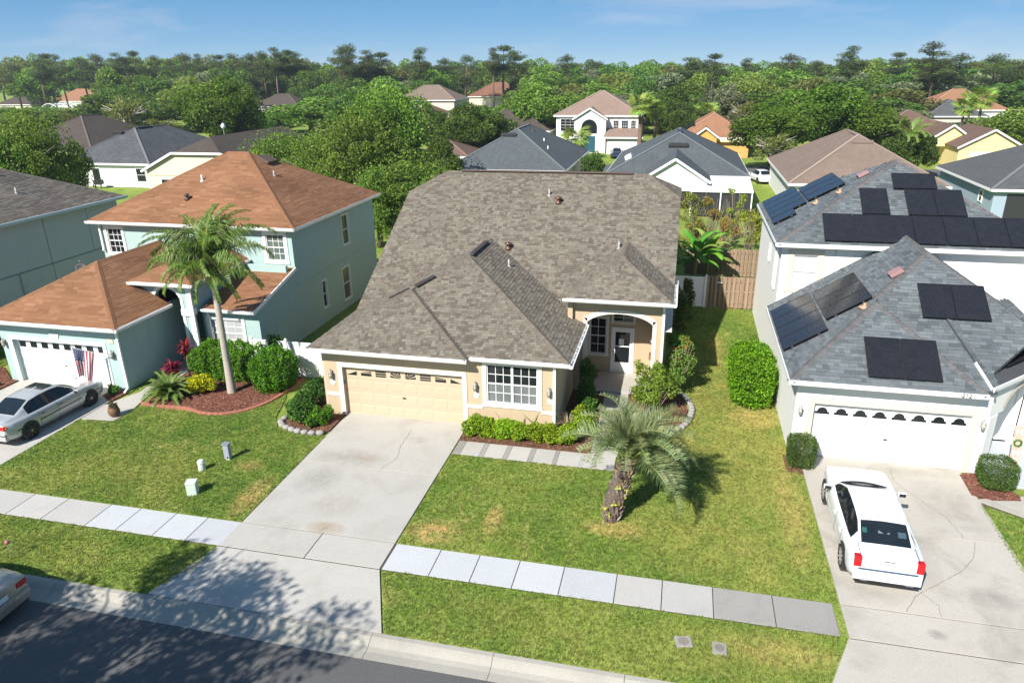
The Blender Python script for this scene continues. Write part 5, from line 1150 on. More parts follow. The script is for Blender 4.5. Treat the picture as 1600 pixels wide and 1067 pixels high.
def leaf_mesh(name, C, N, size, aspect, pal, mat, rng, spread=.8, fold=.0):
    """one small leaf-shaped face per point: centres C, outward normals N"""
    n = len(C); D = rng.normal(size=(n,3)); D /= np.linalg.norm(D, axis=1)[:,None]
    nn = N*(1-spread)+D*spread; nn[:,2] += .25; nn /= np.linalg.norm(nn, axis=1)[:,None]
    r = rng.normal(size=(n,3)); a = np.cross(nn, r); a /= np.linalg.norm(a, axis=1)[:,None]; b = np.cross(nn, a)
    s = size*rng.uniform(.65,1.35,(n,1)); L = a*s*.5; Wd = b*s*aspect*.5; dr = nn*s*.12
    V = np.stack([C-L-dr, C-Wd*1.0, C+L-dr, C+Wd*1.0], 1).reshape(-1,3)
    me = bpy.data.meshes.new(name); me.vertices.add(4*n); me.vertices.foreach_set('co', V.astype(np.float32).ravel())
    me.loops.add(4*n); me.loops.foreach_set('vertex_index', np.arange(4*n, dtype=np.int32)); me.polygons.add(n); me.polygons.foreach_set('loop_start', np.arange(0,4*n,4, dtype=np.int32))
    me.materials.append(mat); pal = np.asarray(pal, float); ci = rng.integers(0, len(pal), n); k = rng.uniform(.75,1.25,(n,1))
    # neighbouring leaves share a tint
    g = np.sin(C[:,0:1]*2.1/size*.12+1)+np.sin(C[:,1:2]*1.7/size*.12+2)+np.sin(C[:,2:3]*2.6/size*.12); k = k*(1+.09*g)
    c = np.concatenate([pal[ci]*k, np.ones((n,1))], 1); c = np.repeat(c, 4, 0); at = me.color_attributes.new('col', 'FLOAT_COLOR', 'POINT'); at.data.foreach_set('color', c.astype(np.float32).ravel())
    me.update(); return me
def lump_points(n, lumps, rng, inner=.72):
    """points near the skins of many overlapping lumps (cx,cy,cz,rx,ry,rz)"""
    Lm = np.asarray(lumps, float); w = (Lm[:,3]*Lm[:,4]+Lm[:,4]*Lm[:,5]+Lm[:,3]*Lm[:,5]); i = rng.choice(len(Lm), n, p=w/w.sum())
    d = rng.normal(size=(n,3)); d /= np.linalg.norm(d, axis=1)[:,None]; r = inner+(1.06-inner)*rng.random((n,1))**.6
    return Lm[i,:3]+d*r*Lm[i,3:6], d
def crown_lumps(R, H, z0, k, rng, rr=(.24,.42), flat=1.0):
    out = []
    for j in range(k):
        d = rng.normal(size=3); d /= np.linalg.norm(d); q = rng.uniform(.35,.85); r = R*rng.uniform(*rr)
        out.append((d[0]*R*q, d[1]*R*q, z0+H*.5+d[2]*H*.5*q, r, r, r*.8*flat))
    return out
def limbs(mb, base, top, R, z0, H, k, rng, r0, seg=7):
    mb.tube([base, (base[0]+rng.uniform(-.2,.2), base[1]+rng.uniform(-.2,.2), top*.55), (base[0], base[1], top)], [r0*1.25, r0*.9, r0*.6], seg)
    for j in range(k):
        a = rng.random()*6.28; zs = top*rng.uniform(.55,1.0); e = (math.cos(a)*R*rng.uniform(.5,.9), math.sin(a)*R*rng.uniform(.5,.9), z0+H*rng.uniform(.35,.85))
        m = (e[0]*.45, e[1]*.45, lerp(zs, e[2], .6)); mb.tube([(base[0], base[1], zs), m, e], [r0*.5, r0*.28, r0*.08], 5)
PAL = dict(
 bright=[(.085,.17,.022),(.065,.14,.018),(.11,.2,.03),(.05,.115,.016),(.13,.21,.04)], mid=[(.055,.115,.02),(.042,.095,.017),(.075,.14,.026),(.035,.08,.015)],
 dark=[(.045,.085,.013),(.036,.07,.011),(.058,.108,.017),(.03,.057,.01),(.072,.128,.022)], olive=[(.11,.13,.035),(.085,.105,.03),(.135,.15,.045),(.07,.09,.025)],
 pale=[(.13,.16,.09),(.1,.135,.07),(.16,.18,.11),(.085,.11,.055)], pine=[(.05,.078,.03),(.062,.092,.036),(.04,.064,.026),(.08,.105,.046)], lime=[(.115,.165,.03),(.095,.14,.025),(.135,.185,.04),(.075,.12,.02)])
TREES = {}
def tree_proto(key, R, H, z0, pal, n, leaf, trunk_top, k=26, limbn=9, seed=0, rr=(.24,.42), bark=None, extra=0):
    """returns (trunk mesh, crown mesh) for a broad-leaved tree of crown radius R, crown height H above z0"""
    rng = np.random.default_rng(seed); L = crown_lumps(R, H, z0, k, rng, rr); C, N = lump_points(n, L, rng, .6)
    if extra: # stray outer sprays
        C2, N2 = lump_points(extra, [(0,0,z0+H*.5,R*1.03,R*1.03,H*.54)], rng, .9); C = np.vstack([C,C2]); N = np.vstack([N,N2])
    cr = leaf_mesh('crown', C, N, leaf, .62, PAL[pal] if isinstance(pal, str) else pal, M_leaf, rng, .75)
    mb = MB(); limbs(mb, (0,0,-.1), trunk_top, R, z0, H, limbn, rng, R*.055+.06); tr = mb.mesh('trunk', bark or M_bark, True)
    TREES[key] = (tr, cr); return tr, cr
def put_tree(name, label, key, loc, s=1.0, rz=0.0, group=None, sz=None):
    t = bpy.data.objects.new(name, None); t.location = loc; t.rotation_euler = (0,0,rz); t.scale = (s, s, sz or s); COL.objects.link(t); tag(t, label, 'tree', group)
    for nm, me in zip(('trunk','crown'), TREES[key]):
        o = bpy.data.objects.new(nm, me); COL.objects.link(o); o.parent = t
    return t
for i, (p, sd) in enumerate((('bright',1),('mid',2),('dark',3),('olive',4),('pale',5),('lime',6),('mid',7),('bright',8))):
    tree_proto('far%d' % i, 5, 8.5, 2.6, p, 8200, .5, 5.0, 30, 6, 100+sd, (.26,.42))
tree_proto('oakA', 6, 9.5, 2.4, 'dark', 26000, .36, 5.5, 44, 10, 31, (.2,.34)); tree_proto('oakB', 6, 9, 2.4, [(.06,.125,.012),(.048,.102,.01),(.078,.152,.017),(.036,.08,.009)], 26000, .36, 5.5, 46, 10, 32, (.2,.34))
tree_proto('nearA', 5, 9, 1.6, 'bright', 30000, .24, 5.5, 52, 12, 33, (.18,.32), extra=1500); tree_proto('nearB', 4, 7, 1.0, [(.1,.18,.028),(.075,.145,.02),(.125,.205,.036),(.055,.11,.017)], 26000, .2, 4.5, 46, 12, 34, (.18,.32), extra=1500)
tree_proto('sparse', 4.5, 7, 2.0, 'olive', 3800, .3, 6.5, 30, 26, 35, (.15,.3), M_pale); tree_proto('silver', 4, 8, 2.0, 'pale', 9000, .36, 5.5, 30, 10, 36)
# conifer: stacked drooping whorls
rng = np.random.default_rng(41); Lc = [(math.cos(a)*r*.6, math.sin(a)*r*.6, z, r*.55, r*.55, .5) for z in np.linspace(1.5,13,16) for r in [3.2*(1-z/14)+.25] for a in rng.uniform(0,6.28,6)]
C, N = lump_points(9000, Lc, rng, .3); mb = MB().tube([(0,0,-.1),(0,0,7),(0,0,13.4)], [.25,.15,.04], 6); TREES['conifer'] = (mb.mesh('trunk', M_barkp, True), leaf_mesh('crown', C, N, .38, .4, PAL['pine'], M_leaf, rng, .6))
# pines: long stems with loose, rounded, tufted crowns
for i in range(5):
    rng = np.random.default_rng(50+i); Hh = 19; Lp = []; mb = MB(); bend = rng.uniform(-.9,.9,2); lo = (.42,.5,.6,.48,.66)[i]
    top = (bend[0], bend[1], Hh-.4); mb.tube([(0,0,-.1),(bend[0]*.3,bend[1]*.3,Hh*.5),top], [.24,.17,.05], 6); wid = (3.4,2.6,2.2,3.0,2.4)[i]
    for j in range((40,30,22,34,24)[i]):
        f = rng.uniform(lo,1.0); z = Hh*f; a = rng.random()*6.28; u = (f-lo)/(1-lo); r = wid*(math.sin(math.pi*min(1,.18+u*.8))**.7)*rng.uniform(.15,1.0); c = (bend[0]*f+math.cos(a)*r, bend[1]*f+math.sin(a)*r, min(z+r*rng.uniform(.0,.35), Hh+.3))
        mb.tube([(bend[0]*f*f, bend[1]*f*f, z-.5), (c[0]*.6,c[1]*.6,z-.1), c], [.06,.045,.015], 4); q = rng.uniform(.6,1.2); Lp.append((*c, q*1.2, q*1.2, q*.85))
    C, N = lump_points(5600, Lp, rng, .12); TREES['pine%d' % i] = (mb.mesh('trunk', M_barkp, True), leaf_mesh('crown', C, N, .36, .3, PAL['pine'], M_leaf, rng, .85))
# ---- palms
def frond_mesh(L, nleaf, ll, droop, up, pal, rng, width=.03, vee=.5, hang=.6, stem=.12, name='frond', plume=0.0):
    """feather frond along +x; leaflets in pairs, tips hanging by 'hang'"""
    P = []; a = up; p = Vector((0,0,0)); n = 16; st = L/n
    for i in range(n+1):
        P.append(p.copy()); a -= droop*(.35+1.3*i/n)/n; p = p+Vector((math.cos(a), 0, math.sin(a)))*st
    V, F, Cc = [], [], []; rp = [(.16,.15,.05)]
    def quad(q, c):
        b = len(V); V.extend(tuple(x) for x in q); F.append(tuple(range(b, b+len(q)))); Cc.extend([(*c,1)]*len(q))
    for i in range(n):
        w0 = .03*(1-i/n)+.008; w1 = .03*(1-(i+1)/n)+.008; c = (.19,.2,.07)
        for s in (-1,1): quad([P[i]+Vector((0,0,.012)), P[i]+Vector((0,s*w0,0)), P[i+1]+Vector((0,s*w1,0)), P[i+1]+Vector((0,0,.012))], c)
    for k in range(nleaf):
        t = stem+(1-stem)*k/(nleaf-1); f = t*n; i = min(int(f), n-1); b = P[i].lerp(P[i+1], f-i); d = (P[i+1]-P[i]).normalized()
        l = ll*(math.sin(min(1, (t-stem)/(1-stem)*1.15+.22)*math.pi*.93))*rng.uniform(.85,1.1)+.06
        for s in (-1,1):
            out = Vector((0,s,0)); dirn = (out*1.0+d*rng.uniform(.45,.8)+Vector((0,0,vee*rng.uniform(.6,1.3)+plume*rng.uniform(-1,1)))).normalized()
            m = b+dirn*l*.5; tip = m+(dirn*(1-hang)+Vector((0,0,-1))*hang*rng.uniform(.7,1.3)+d*.15).normalized()*l*.55
            wv = d.cross(dirn).normalized().cross(dirn).normalized()*width*.5; c = pal[int(rng.integers(len(pal)))]; kk = rng.uniform(.8,1.2); c = tuple(x*kk for x in c)
            quad([b-wv*.6, b+wv*.6, m+wv, m-wv], c); quad([m-wv, m+wv, tip], c)
    me = bpy.data.meshes.new(name); me.from_pydata(V, [], F); me.materials.append(M_frond); set_col(me, Cc); me.update(); return me
def palm(name, label, loc, trunk_pts, trunk_r, fronds, scale=1.0, trunk_mat=None, group=None, boots=0, rng=None, cat='palm tree'):
    """fronds: list of (mesh, azimuth, tilt, roll, scale)"""
    t = thing(name, label, cat, loc, group); L = Vector(loc)
    top = L+Vector(trunk_pts[-1]); mb = MB()
    # ringed trunk
    path = [L+Vector(p) for p in trunk_pts]; P, Rr = [], []
    for i in range(len(path)-1):
        k = max(2, int((path[i+1]-path[i]).length/.07))
        for j in range(k): P.append(path[i].lerp(path[i+1], j/k)); Rr.append(lerp(trunk_r[i], trunk_r[i+1], j/k)*(1.0 if j % 2 else .965))
    P.append(path[-1]); Rr.append(trunk_r[-1]); mb.tube(P, Rr, 12); obj('trunk', mb, trunk_mat or M_palmt, t, True)
    for (me, az, tilt, roll, s) in fronds:
        o = bpy.data.objects.new('frond', me); o.matrix_basis = Matrix.Translation(top) @ Matrix.Rotation(az, 4, 'Z') @ Matrix.Rotation(-tilt, 4, 'Y') @ Matrix.Rotation(roll, 4, 'X') @ Matrix.Scale(s, 4); link(o, t)
    return t
def shrub_mesh(lumps, n, leaf, pal, seed, aspect=.6, mat=None, spread=.7, inner=.6, boxy=None):
    rng = np.random.default_rng(seed); sub_ = []
    for (x, y, z, a, b, c) in lumps:
        for k in range(8):
            d = rng.normal(size=3); d /= np.linalg.norm(d); q = rng.uniform(.45,.8); f = rng.uniform(.28,.55); sub_.append((x+d[0]*a*q, y+d[1]*b*q, max(.1, z+d[2]*c*q), a*f, b*f, c*f))
        sub_.append((x, y, z, a*.7, b*.7, c*.7))
    C, N = lump_points(n, sub_, rng, inner); C[:,2] = np.maximum(C[:,2], .02)
    return leaf_mesh('foliage', C, N, leaf, aspect, PAL[pal] if isinstance(pal, str) else pal, mat or M_leafg, rng, spread)
def hedge_mesh(x0, x1, y0, y1, z1, n, leaf, pal, seed, power=5, bulge=.05, z0=.02):
    """clipped hedge: superellipsoid skin, slightly lumpy"""
    rng = np.random.default_rng(seed); hx, hy, hz = (x1-x0)/2, (y1-y0)/2, (z1-z0)/2
    d = rng.normal(size=(n*2,3)); d /= np.linalg.norm(d, axis=1)[:,None]; 
    # even cover of the box skin
    q = rng.uniform(-1,1,(n,3)); f = rng.choice(3, n, p=np.array([hy*hz,hx*hz,hx*hy])/(hy*hz+hx*hz+hx*hy)); sgn = rng.choice([-1.,1.], n); q[np.arange(n), f] = sgn
    l = (np.abs(q)**power).sum(1)**(1/power); q = q/l[:,None]*(rng.uniform(.8,1.03,(n,1))+(rng.random((n,1)) < .05)*rng.uniform(.02,.12,(n,1))); nn = q*np.abs(q)**(power-2)*0+np.sign(q)*np.abs(q)**(power-1); nn /= np.linalg.norm(nn, axis=1)[:,None]+1e-9
    C = q*np.array([hx,hy,hz]); w = np.sin(C[:,0]*5+seed)+np.sin(C[:,1]*6.3)+np.sin(C[:,2]*5.1+1)+.8*np.sin(C[:,0]*13+C[:,1]*9+seed)+.8*np.sin(C[:,2]*14+C[:,0]*7); C = C+nn*(bulge*w)[:,None]; C = C+np.array([(x0+x1)/2,(y0+y1)/2,(z0+z1)/2]); C[:,2] = np.maximum(C[:,2], .03)
    return leaf_mesh('foliage', C, nn, leaf, .58, PAL[pal] if isinstance(pal, str) else pal, M_leafg, rng, .6)
def stems(mb, base, ends, r, rng):
    for e in ends:
        b = (base[0]+rng.uniform(-.12,.12), base[1]+rng.uniform(-.12,.12), -.02); m = (lerp(b[0],e[0],.5)+rng.uniform(-.08,.08), lerp(b[1],e[1],.5)+rng.uniform(-.08,.08), e[2]*.55); mb.tube([b,m,e], [r,r*.7,r*.3], 5)
def shrub(name, label, cat, mesh, base, ends, r=.02, seed=0, group=None):
    t = thing(name, label, cat, (base[0],base[1],0), group); obj('foliage', mesh, None, t); mb = MB(); stems(mb, base, ends, r, random.Random(seed)); obj('stem', mb, M_twig, t, True); return t
# ------------------------------------------------------------------ planting near the houses
def ends_in(x0, x1, y0, y1, z, k, seed): 
    r = random.Random(seed); return [(r.uniform(x0,x1), r.uniform(y0,y1), z*r.uniform(.6,.95)) for _ in range(k)]
# queen palm in front of the teal house
rq = np.random.default_rng(5); QP = [(.065,.115,.022),(.085,.13,.026),(.052,.095,.018),(.12,.145,.04)]
qf = [frond_mesh(3.3, 120, .85, 1.75, .6, QP, np.random.default_rng(60+i), .034, .15, .8, .12, 'frond', .7) for i in range(3)]
fr = []
for k, (az, tl, s) in enumerate(((175,.15,1.0),(200,.42,.95),(225,.1,.8),(150,.75,.95),(110,.95,.9),(60,.85,.95),(20,.5,1.05),(5,.2,1.0),(-25,.05,.85),(-60,.1,.75),(-90,-.15,.75),(-120,-.05,.7),(85,.3,.8),(130,.2,.9),(40,1.15,.9),(260,.6,.7),(-40,.65,.8),(-80,-.5,.7),(-50,-.65,.65),(190,.0,.95),(215,.65,.9),(15,.85,.9),(-10,-.2,.9),(170,-.15,.85),(95,.6,.9),(-30,-.45,.75),(240,-.3,.75),(75,1.3,.85))):
    fr.append((qf[k % 3], math.radians(az), tl, rq.uniform(-.5,.5), s))
palm('queen_palm', 'tall slim feathery palm with grey ringed trunk in front of teal house', (-5.85,.8,0), [(0,0,-.05),(-.05,.05,1.5),(.0,.0,3.6),(-.05,.05,5.0),(-.06,.06,5.75)], [.2,.15,.135,.12,.14], fr)
QT = [o for o in bpy.data.objects if o.name.startswith('queen_palm')][0]
mb = MB(); rnd = random.Random(4)
for k in range(16):
    a = rnd.random()*6.28; z = rnd.uniform(5.0,5.75); d = Vector((math.cos(a),math.sin(a),0)); b = Vector((-5.91,.86,z)); mb.tube([b+d*.1, b+d*.17+Vector((0,0,.25)), b+d*.3+Vector((0,0,.55))], [.05,.04,.015], 5)
obj('leaf_base', mb, plain('leaf_base_brown', (.2,.14,.075), .9, .3), QT, True)
# stout pindo palm on the lawn
PP = [(.12,.15,.07),(.095,.128,.055),(.15,.18,.09),(.075,.105,.042),(.165,.17,.075)]
pf = [frond_mesh(2.3, 60, .68, 1.8, .95, PP, np.random.default_rng(70+i), .02, .75, .22, .2, 'frond', .25) for i in range(3)]
fr = []; rp = np.random.default_rng(9)
for k in range(60):
    ring = k // 15; az = (k*137.5 + rp.uniform(-14,14)) % 360; tl = [.45,.1,-.3,-.75][ring]+rp.uniform(-.15,.15)
    if ring >= 2 and 150 < az < 300: continue            # dead fronds trimmed on the street side
    fr.append((pf[k % 3], math.radians(az), tl, rp.uniform(-.4,.4), rp.uniform(.85,1.1)))
palm('pindo_palm', 'stout blue-green arching palm with shaggy brown trunk on the front lawn', (11.15,-5.15,0), [(0,0,-.05),(.05,.1,.7),(.3,.25,1.5),(.5,.35,2.0)], [.24,.265,.25,.19], fr, trunk_mat=plain('pindo_core', (.1,.075,.06), .95))
PT = [o for o in bpy.data.objects if o.name.startswith('pindo_palm')][0]
V = []; bmesh_boot = MB(); bmesh_boot.v = [(0,-.055,0),(0,.055,0),(.075,.035,.16),(.075,-.035,.16),(.11,.012,.3),(.11,-.012,.3),(-.03,-.03,.1),(-.03,.03,.1)]; bmesh_boot.f = [(0,1,2,3),(3,2,4,5),(0,3,6),(1,7,2),(6,3,5),(7,4,2)]; bmesh_boot.m = [0]*6
bootm = [bmesh_boot.mesh('leaf_boot', plain(n_, c_, .95, .3)) for n_, c_ in (('boot_brown', (.16,.115,.095)), ('boot_grey', (.26,.215,.19)), ('boot_tan', (.30,.21,.11)))]
for r_ in range(19):
    z = .03+r_*.1
    for k in range(13):
        a = k*2*math.pi/13+r_*.285+rnd.uniform(-.1,.1); rr_ = .25 if z < 1.6 else .22; c = Vector((11.15+lerp(0,.46,z/2.0)+math.cos(a)*rr_*.93, -5.15+lerp(0,.34,z/2.0)+math.sin(a)*rr_*.93, z))
        o = bpy.data.objects.new('leaf_boot', rnd.choice(bootm)); o.matrix_basis = Matrix.Translation(c) @ Matrix.Rotation(a, 4, 'Z') @ Matrix.Rotation(rnd.uniform(-.25,.25), 4, 'Y') @ Matrix.Scale(rnd.uniform(.6,.95), 4); link(o, PT)
mb = MB(); rn = np.random.default_rng(3)
for (dx, dy, z) in ((.1,-.3,.75),(-.1,-.3,.55),(.42,-.05,1.15),(-.05,-.28,.35),(.38,.0,.9),(.2,-.28,1.3)):
    for k in range(10):
        d = Vector(rn.normal(size=3)).normalized()*.11; s = d.orthogonal().normalized()*.02; b = Vector((11.15+dx,-5.15+dy,z)); mb.poly([b, b+d*.6+s, b+d, b+d*.6-s])
obj('fern', mb, plain('fern_yellow', (.36,.38,.05), .6, .3), PT)
# beds of the teal house
bigp = [(.07,.17,.018),(.055,.14,.015),(.09,.2,.024),(.04,.105,.012)]
shrub('clipped_hedge', 'long clipped green hedge under the teal house ground-floor window', 'hedge', hedge_mesh(-8.7,-5.0,1.5,3.5,1.6,20000,.085,bigp,1,3.4,.07), (-6.8,2.5), ends_in(-8,-5.6,2,3.1,1.2,9,1), .03)
shrub('rounded_hedge', 'rounded clipped green bush right of the slim palm', 'hedge', hedge_mesh(-5.15,-3.3,.75,2.6,1.8,15000,.085,[tuple(c*.9 for c in q) for q in bigp],2,3.2,.06), (-4.0,1.7), ends_in(-4.6,-3.4,1.2,2.2,1.3,8,2), .03)
shrub('young_bush', 'loose young leafy bush between the two hedges of the teal house', 'shrub', shrub_mesh([(-4.9,3.0,1.6,.35,.35,.45),(-4.5,3.1,1.45,.3,.3,.4)], 900, .12, 'mid', 3), (-4.8,3.0), ends_in(-5.1,-4.4,2.9,3.2,1.8,6,3))
shrub('croton_shrub', 'bright yellow-green shrub in the mulch bed beside the sago', 'shrub', shrub_mesh([(-7.15,.45,.5,.5,.48,.45),(-6.85,.6,.42,.4,.4,.38),(-7.4,.3,.4,.35,.35,.35)], 3800, .1, [(.34,.33,.02),(.42,.38,.03),(.25,.29,.03),(.16,.23,.03)], 4), (-7.1,.45), ends_in(-7.4,-6.8,.2,.7,.7,7,4))
sg_p = [(.055,.105,.025),(.075,.13,.03),(.11,.15,.035)]
sgf = [frond_mesh(1.2, 70, .2, 1.3, .8, sg_p, np.random.default_rng(80+i), .016, .3, .15, .06) for i in range(2)]
fr = [(sgf[k % 2], math.radians(k*137.5), [.45,.15,-.15,-.45][k // 12], 0, rp.uniform(.8,1.1)) for k in range(48)]
palm('sago_palm', 'low dark green sago cycad rosette in the mulch bed', (-8.25,-.15,0), [(0,0,-.02),(0,0,.2)], [.16,.14], fr, trunk_mat=M_bark, cat='cycad')
def strap_plant(name, label, loc, n, L, pal, seed, w=.05, cat='plant', stemh=.5):
    rng = np.random.default_rng(seed); t = thing(name, label, cat, loc); V, F, Cc = [], [], []; o3 = Vector((loc[0],loc[1],stemh))
    for k in range(n):
        a = rng.random()*6.28; e = rng.uniform(.1,1.3); l = L*rng.uniform(.7,1.1); d = Vector((math.cos(a)*math.cos(e), math.sin(a)*math.cos(e), math.sin(e))); b = o3+Vector((0,0,rng.uniform(-.35,.1)*stemh)); s = Vector((-math.sin(a),math.cos(a),0))*w*.5
        m = b+d*l*.55; tip = m+(d+Vector((0,0,-.55))).normalized()*l*.5; c = tuple(x*rng.uniform(.7,1.3) for x in pal[int(rng.integers(len(pal)))]); i0 = len(V)
        V += [tuple(b-s*.5),tuple(b+s*.5),tuple(m+s),tuple(m-s),tuple(tip)]; F += [(i0,i0+1,i0+2,i0+3),(i0+3,i0+2,i0+4)]; Cc += [(*c,1)]*5
    me = bpy.data.meshes.new('foliage'); me.from_pydata(V, [], F); me.materials.append(M_frond); set_col(me, Cc); me.update(); obj('foliage', me, None, t)
    obj('stem', MB().tube([(loc[0],loc[1],-.02),(loc[0],loc[1],stemh)], .025, 6), M_twig, t); return t
redp = [(.17,.018,.035),(.11,.012,.025),(.25,.05,.07),(.07,.01,.02)]
strap_plant('cordyline', 'burgundy spiky-leaved plant at the corner of the teal garage, the lower one', (-8.9,1.05,0), 150, .55, redp, 5, .08, stemh=.75); strap_plant('cordyline', 'burgundy spiky-leaved plant behind the lower one, taller', (-8.75,1.95,0), 80, .5, redp, 6, .08, stemh=1.45)
shrub('small_bush', 'tiny green bush at the foot of the teal garage downspout', 'shrub', shrub_mesh([(-10.85,-.35,.25,.28,.25,.24)], 700, .09, 'mid', 7), (-10.85,-.35), ends_in(-11,-10.7,-.5,-.2,.35,4,7), .01)
shrub('small_bush', 'tiny green bush in the mulch left of the teal garage', 'shrub', shrub_mesh([(-16.75,-.75,.15,.22,.2,.16)], 500, .08, 'mid', 8), (-16.75,-.75), ends_in(-16.9,-16.6,-.9,-.6,.2,4,8), .01)
# shrubs by the beige garage
dkp = [(.035,.075,.018),(.05,.1,.02),(.027,.058,.014),(.075,.14,.025)]
shrub('dark_shrub', 'dark loose shrub ringed by white stones left of the beige garage, nearest the lawn', 'shrub', shrub_mesh([(-1.75,-1.0,.5,.5,.48,.45),(-1.2,-.95,.55,.45,.45,.45),(-1.9,-.5,.55,.42,.4,.42),(-1.4,-1.35,.35,.4,.3,.3)], 6200, .085, dkp, 9), (-1.5,-.9), ends_in(-2,-1.1,-1.4,-.5,.8,9,9))
shrub('dark_shrub', 'dark taller shrub against the left wall of the beige garage', 'shrub', shrub_mesh([(-1.5,.2,.7,.5,.5,.6),(-1.25,.8,.8,.45,.5,.6),(-1.75,.7,.6,.4,.4,.5)], 5200, .085, dkp[:3], 10), (-1.45,.5), ends_in(-1.8,-1.1,0,1,1.1,7,10))
shrub('bright_shrub', 'small brighter green shrub at the corner of the beige driveway', 'shrub', shrub_mesh([(-.7,-1.2,.4,.38,.36,.38),(-.45,-.95,.4,.3,.3,.36),(-.85,-1.5,.28,.25,.22,.24)], 3000, .085, [(.07,.15,.02),(.1,.19,.025),(.05,.1,.016)], 11), (-.65,-1.15), ends_in(-.9,-.4,-1.4,-.9,.7,6,11))
strap_plant('dry_plant', 'withered brown tuft at the foot of the beige garage pier', (-.45,-.42,0), 26, .32, [(.2,.12,.09),(.28,.17,.14),(.14,.1,.07)], 12, .02, stemh=.06)
# hedge row under the beige window
yg = [(.15,.21,.02),(.115,.175,.018),(.19,.245,.03),(.08,.135,.015)]
for k in range(6):
    x = 5.52+k*.6; rk = np.random.default_rng(20+k); shrub('window_shrub', ['first','second','third','fourth','fifth','sixth'][k]+' yellow-green shrub from the driveway in the row under the beige window', 'shrub', shrub_mesh([(x,-.8+rk.uniform(-.06,.06),.34,.44,.36,.33),(x+rk.uniform(-.2,.2),-.72,.5,.36,.3,.24+rk.uniform(0,.06)),(x+rk.uniform(-.2,.2),-.62,.45,.36,.28,.3)], 3600, .085, yg, 20+k), (x,-.75), ends_in(x-.25,x+.25,-.9,-.55,.6,5,20+k), .012, group='row of shrubs under the beige window')
shrub('corner_shrub', 'yellow-green rounded shrub at the right corner of the beige garage wing', 'shrub', shrub_mesh([(9.25,-.65,.45,.45,.42,.42),(9.0,-.95,.35,.3,.28,.3)], 3200, .085, yg, 27), (9.2,-.7), ends_in(8.9,9.5,-1,-.4,.7,6,27), .015)
shrub('side_shrub', 'bright shrub beside the path just behind the corner shrub', 'shrub', shrub_mesh([(9.55,.25,.5,.42,.45,.45),(9.4,.85,.5,.35,.38,.42)], 3200, .085, yg[:3]+[(.1,.2,.02)], 28), (9.5,.4), ends_in(9.2,9.8,0,.9,.8,6,28), .015)
shrub('shade_shrub', 'dark shaded shrub against the wing wall beside the porch path', 'shrub', shrub_mesh([(9.4,2.2,.85,.5,.55,.7),(9.3,3.1,1.15,.45,.5,.75),(9.55,1.7,.5,.4,.4,.5)], 6000, .085, 'mid', 29), (9.4,2.5), ends_in(9.1,9.7,1.8,3.3,1.5,9,29), .018)
for k, x in enumerate((7.25,7.55,7.95,8.25,6.7)): strap_plant('snake_plant', ['second','third','fourth','rightmost','leftmost'][k]+' spiky upright plant poking up behind the window shrubs', (x,-.38,0), 7, .95, [(.1,.13,.04),(.13,.16,.06)], 30+k, .06, stemh=.05)
strap_plant('dry_grass_tuft', 'dry spiky pinkish grass tuft beside the corner shrub', (9.0,-.1,0), 60, .75, [(.3,.23,.16),(.24,.2,.12),(.34,.27,.22)], 36, .012, stemh=.45)
# right-hand bed
ls = np.random.default_rng(37)
t = shrub('loose_shrub', 'loose open shrub with crooked stems in the stone-edged bed by the porch path', 'shrub', shrub_mesh([(11.75,2.75,1.1,.55,.5,.5),(12.3,2.6,1.25,.55,.5,.55),(11.5,2.4,.85,.45,.45,.4),(12.2,3.2,1.5,.5,.5,.5),(12.75,2.75,1.0,.45,.45,.45),(11.95,2.2,.75,.5,.4,.4),(11.55,3.1,1.6,.35,.35,.4)], 5600, .095, [(.115,.16,.025),(.085,.125,.02),(.15,.19,.035),(.06,.1,.018)], 37, inner=.25), (12.2,2.3), ends_in(11.4,12.9,2.2,3.4,1.6,16,37), .022)
t = shrub('flowering_shrub', 'tall straggly shrub with bare twigs and red flowers at the porch corner', 'shrub', shrub_mesh([(12.85,4.7,1.5,.5,.55,.6),(13.2,5.3,1.9,.5,.5,.6),(12.75,5.4,2.1,.4,.45,.5),(13.3,4.6,1.3,.45,.45,.5),(13.0,4.2,1.0,.45,.4,.45)], 3600, .1, [(.09,.145,.025),(.065,.11,.02),(.13,.17,.04)], 38, inner=.2), (13.0,4.6), ends_in(12.5,13.7,4.0,5.8,2.4,30,38), .02)
mb = MB(); rr2 = random.Random(6)
for k in range(14):
    c = Vector((rr2.uniform(12.6,13.5),rr2.uniform(4.2,5.7),rr2.uniform(1.5,2.5))); 
    for j in range(5):
        a = j*1.257; mb.poly([c, c+Vector((math.cos(a)*.06,math.sin(a)*.06,.03)), c+Vector((math.cos(a+.6)*.07,math.sin(a+.6)*.07,.01))])
obj('flower', mb, plain('flower_red', (.5,.03,.02), .5), t, kind='stuff')
for k, (x, y, h) in enumerate(((12.9,11.6,2.7),(13.25,12.9,3.0))):
    shrub('column_shrub', ['nearer','farther'][k]+' slim upright shrub against the right wall of the beige house', 'shrub', shrub_mesh([(x,y,h*.25,.45,.45,h*.24),(x+.05,y,h*.55,.42,.42,h*.25),(x,y+.05,h*.8,.32,.32,h*.2)], 3600, .1, [(.06,.085,.02),(.09,.1,.025),(.045,.07,.016)], 50+k, inner=.3), (x,y), ends_in(x-.2,x+.2,y-.2,y+.2,h*.9,6,50+k), .02)
shrub('big_clipped_hedge', 'big clipped bright green hedge block against the white house side wall', 'hedge', hedge_mesh(15.1,16.85,3.3,6.7,2.0,22000,.095,[(.10,.2,.018),(.075,.16,.015),(.13,.24,.025),(.05,.115,.012)],39,4.5,.045), (16,5), ends_in(15.4,16.6,3.8,6.2,1.5,10,39), .03)
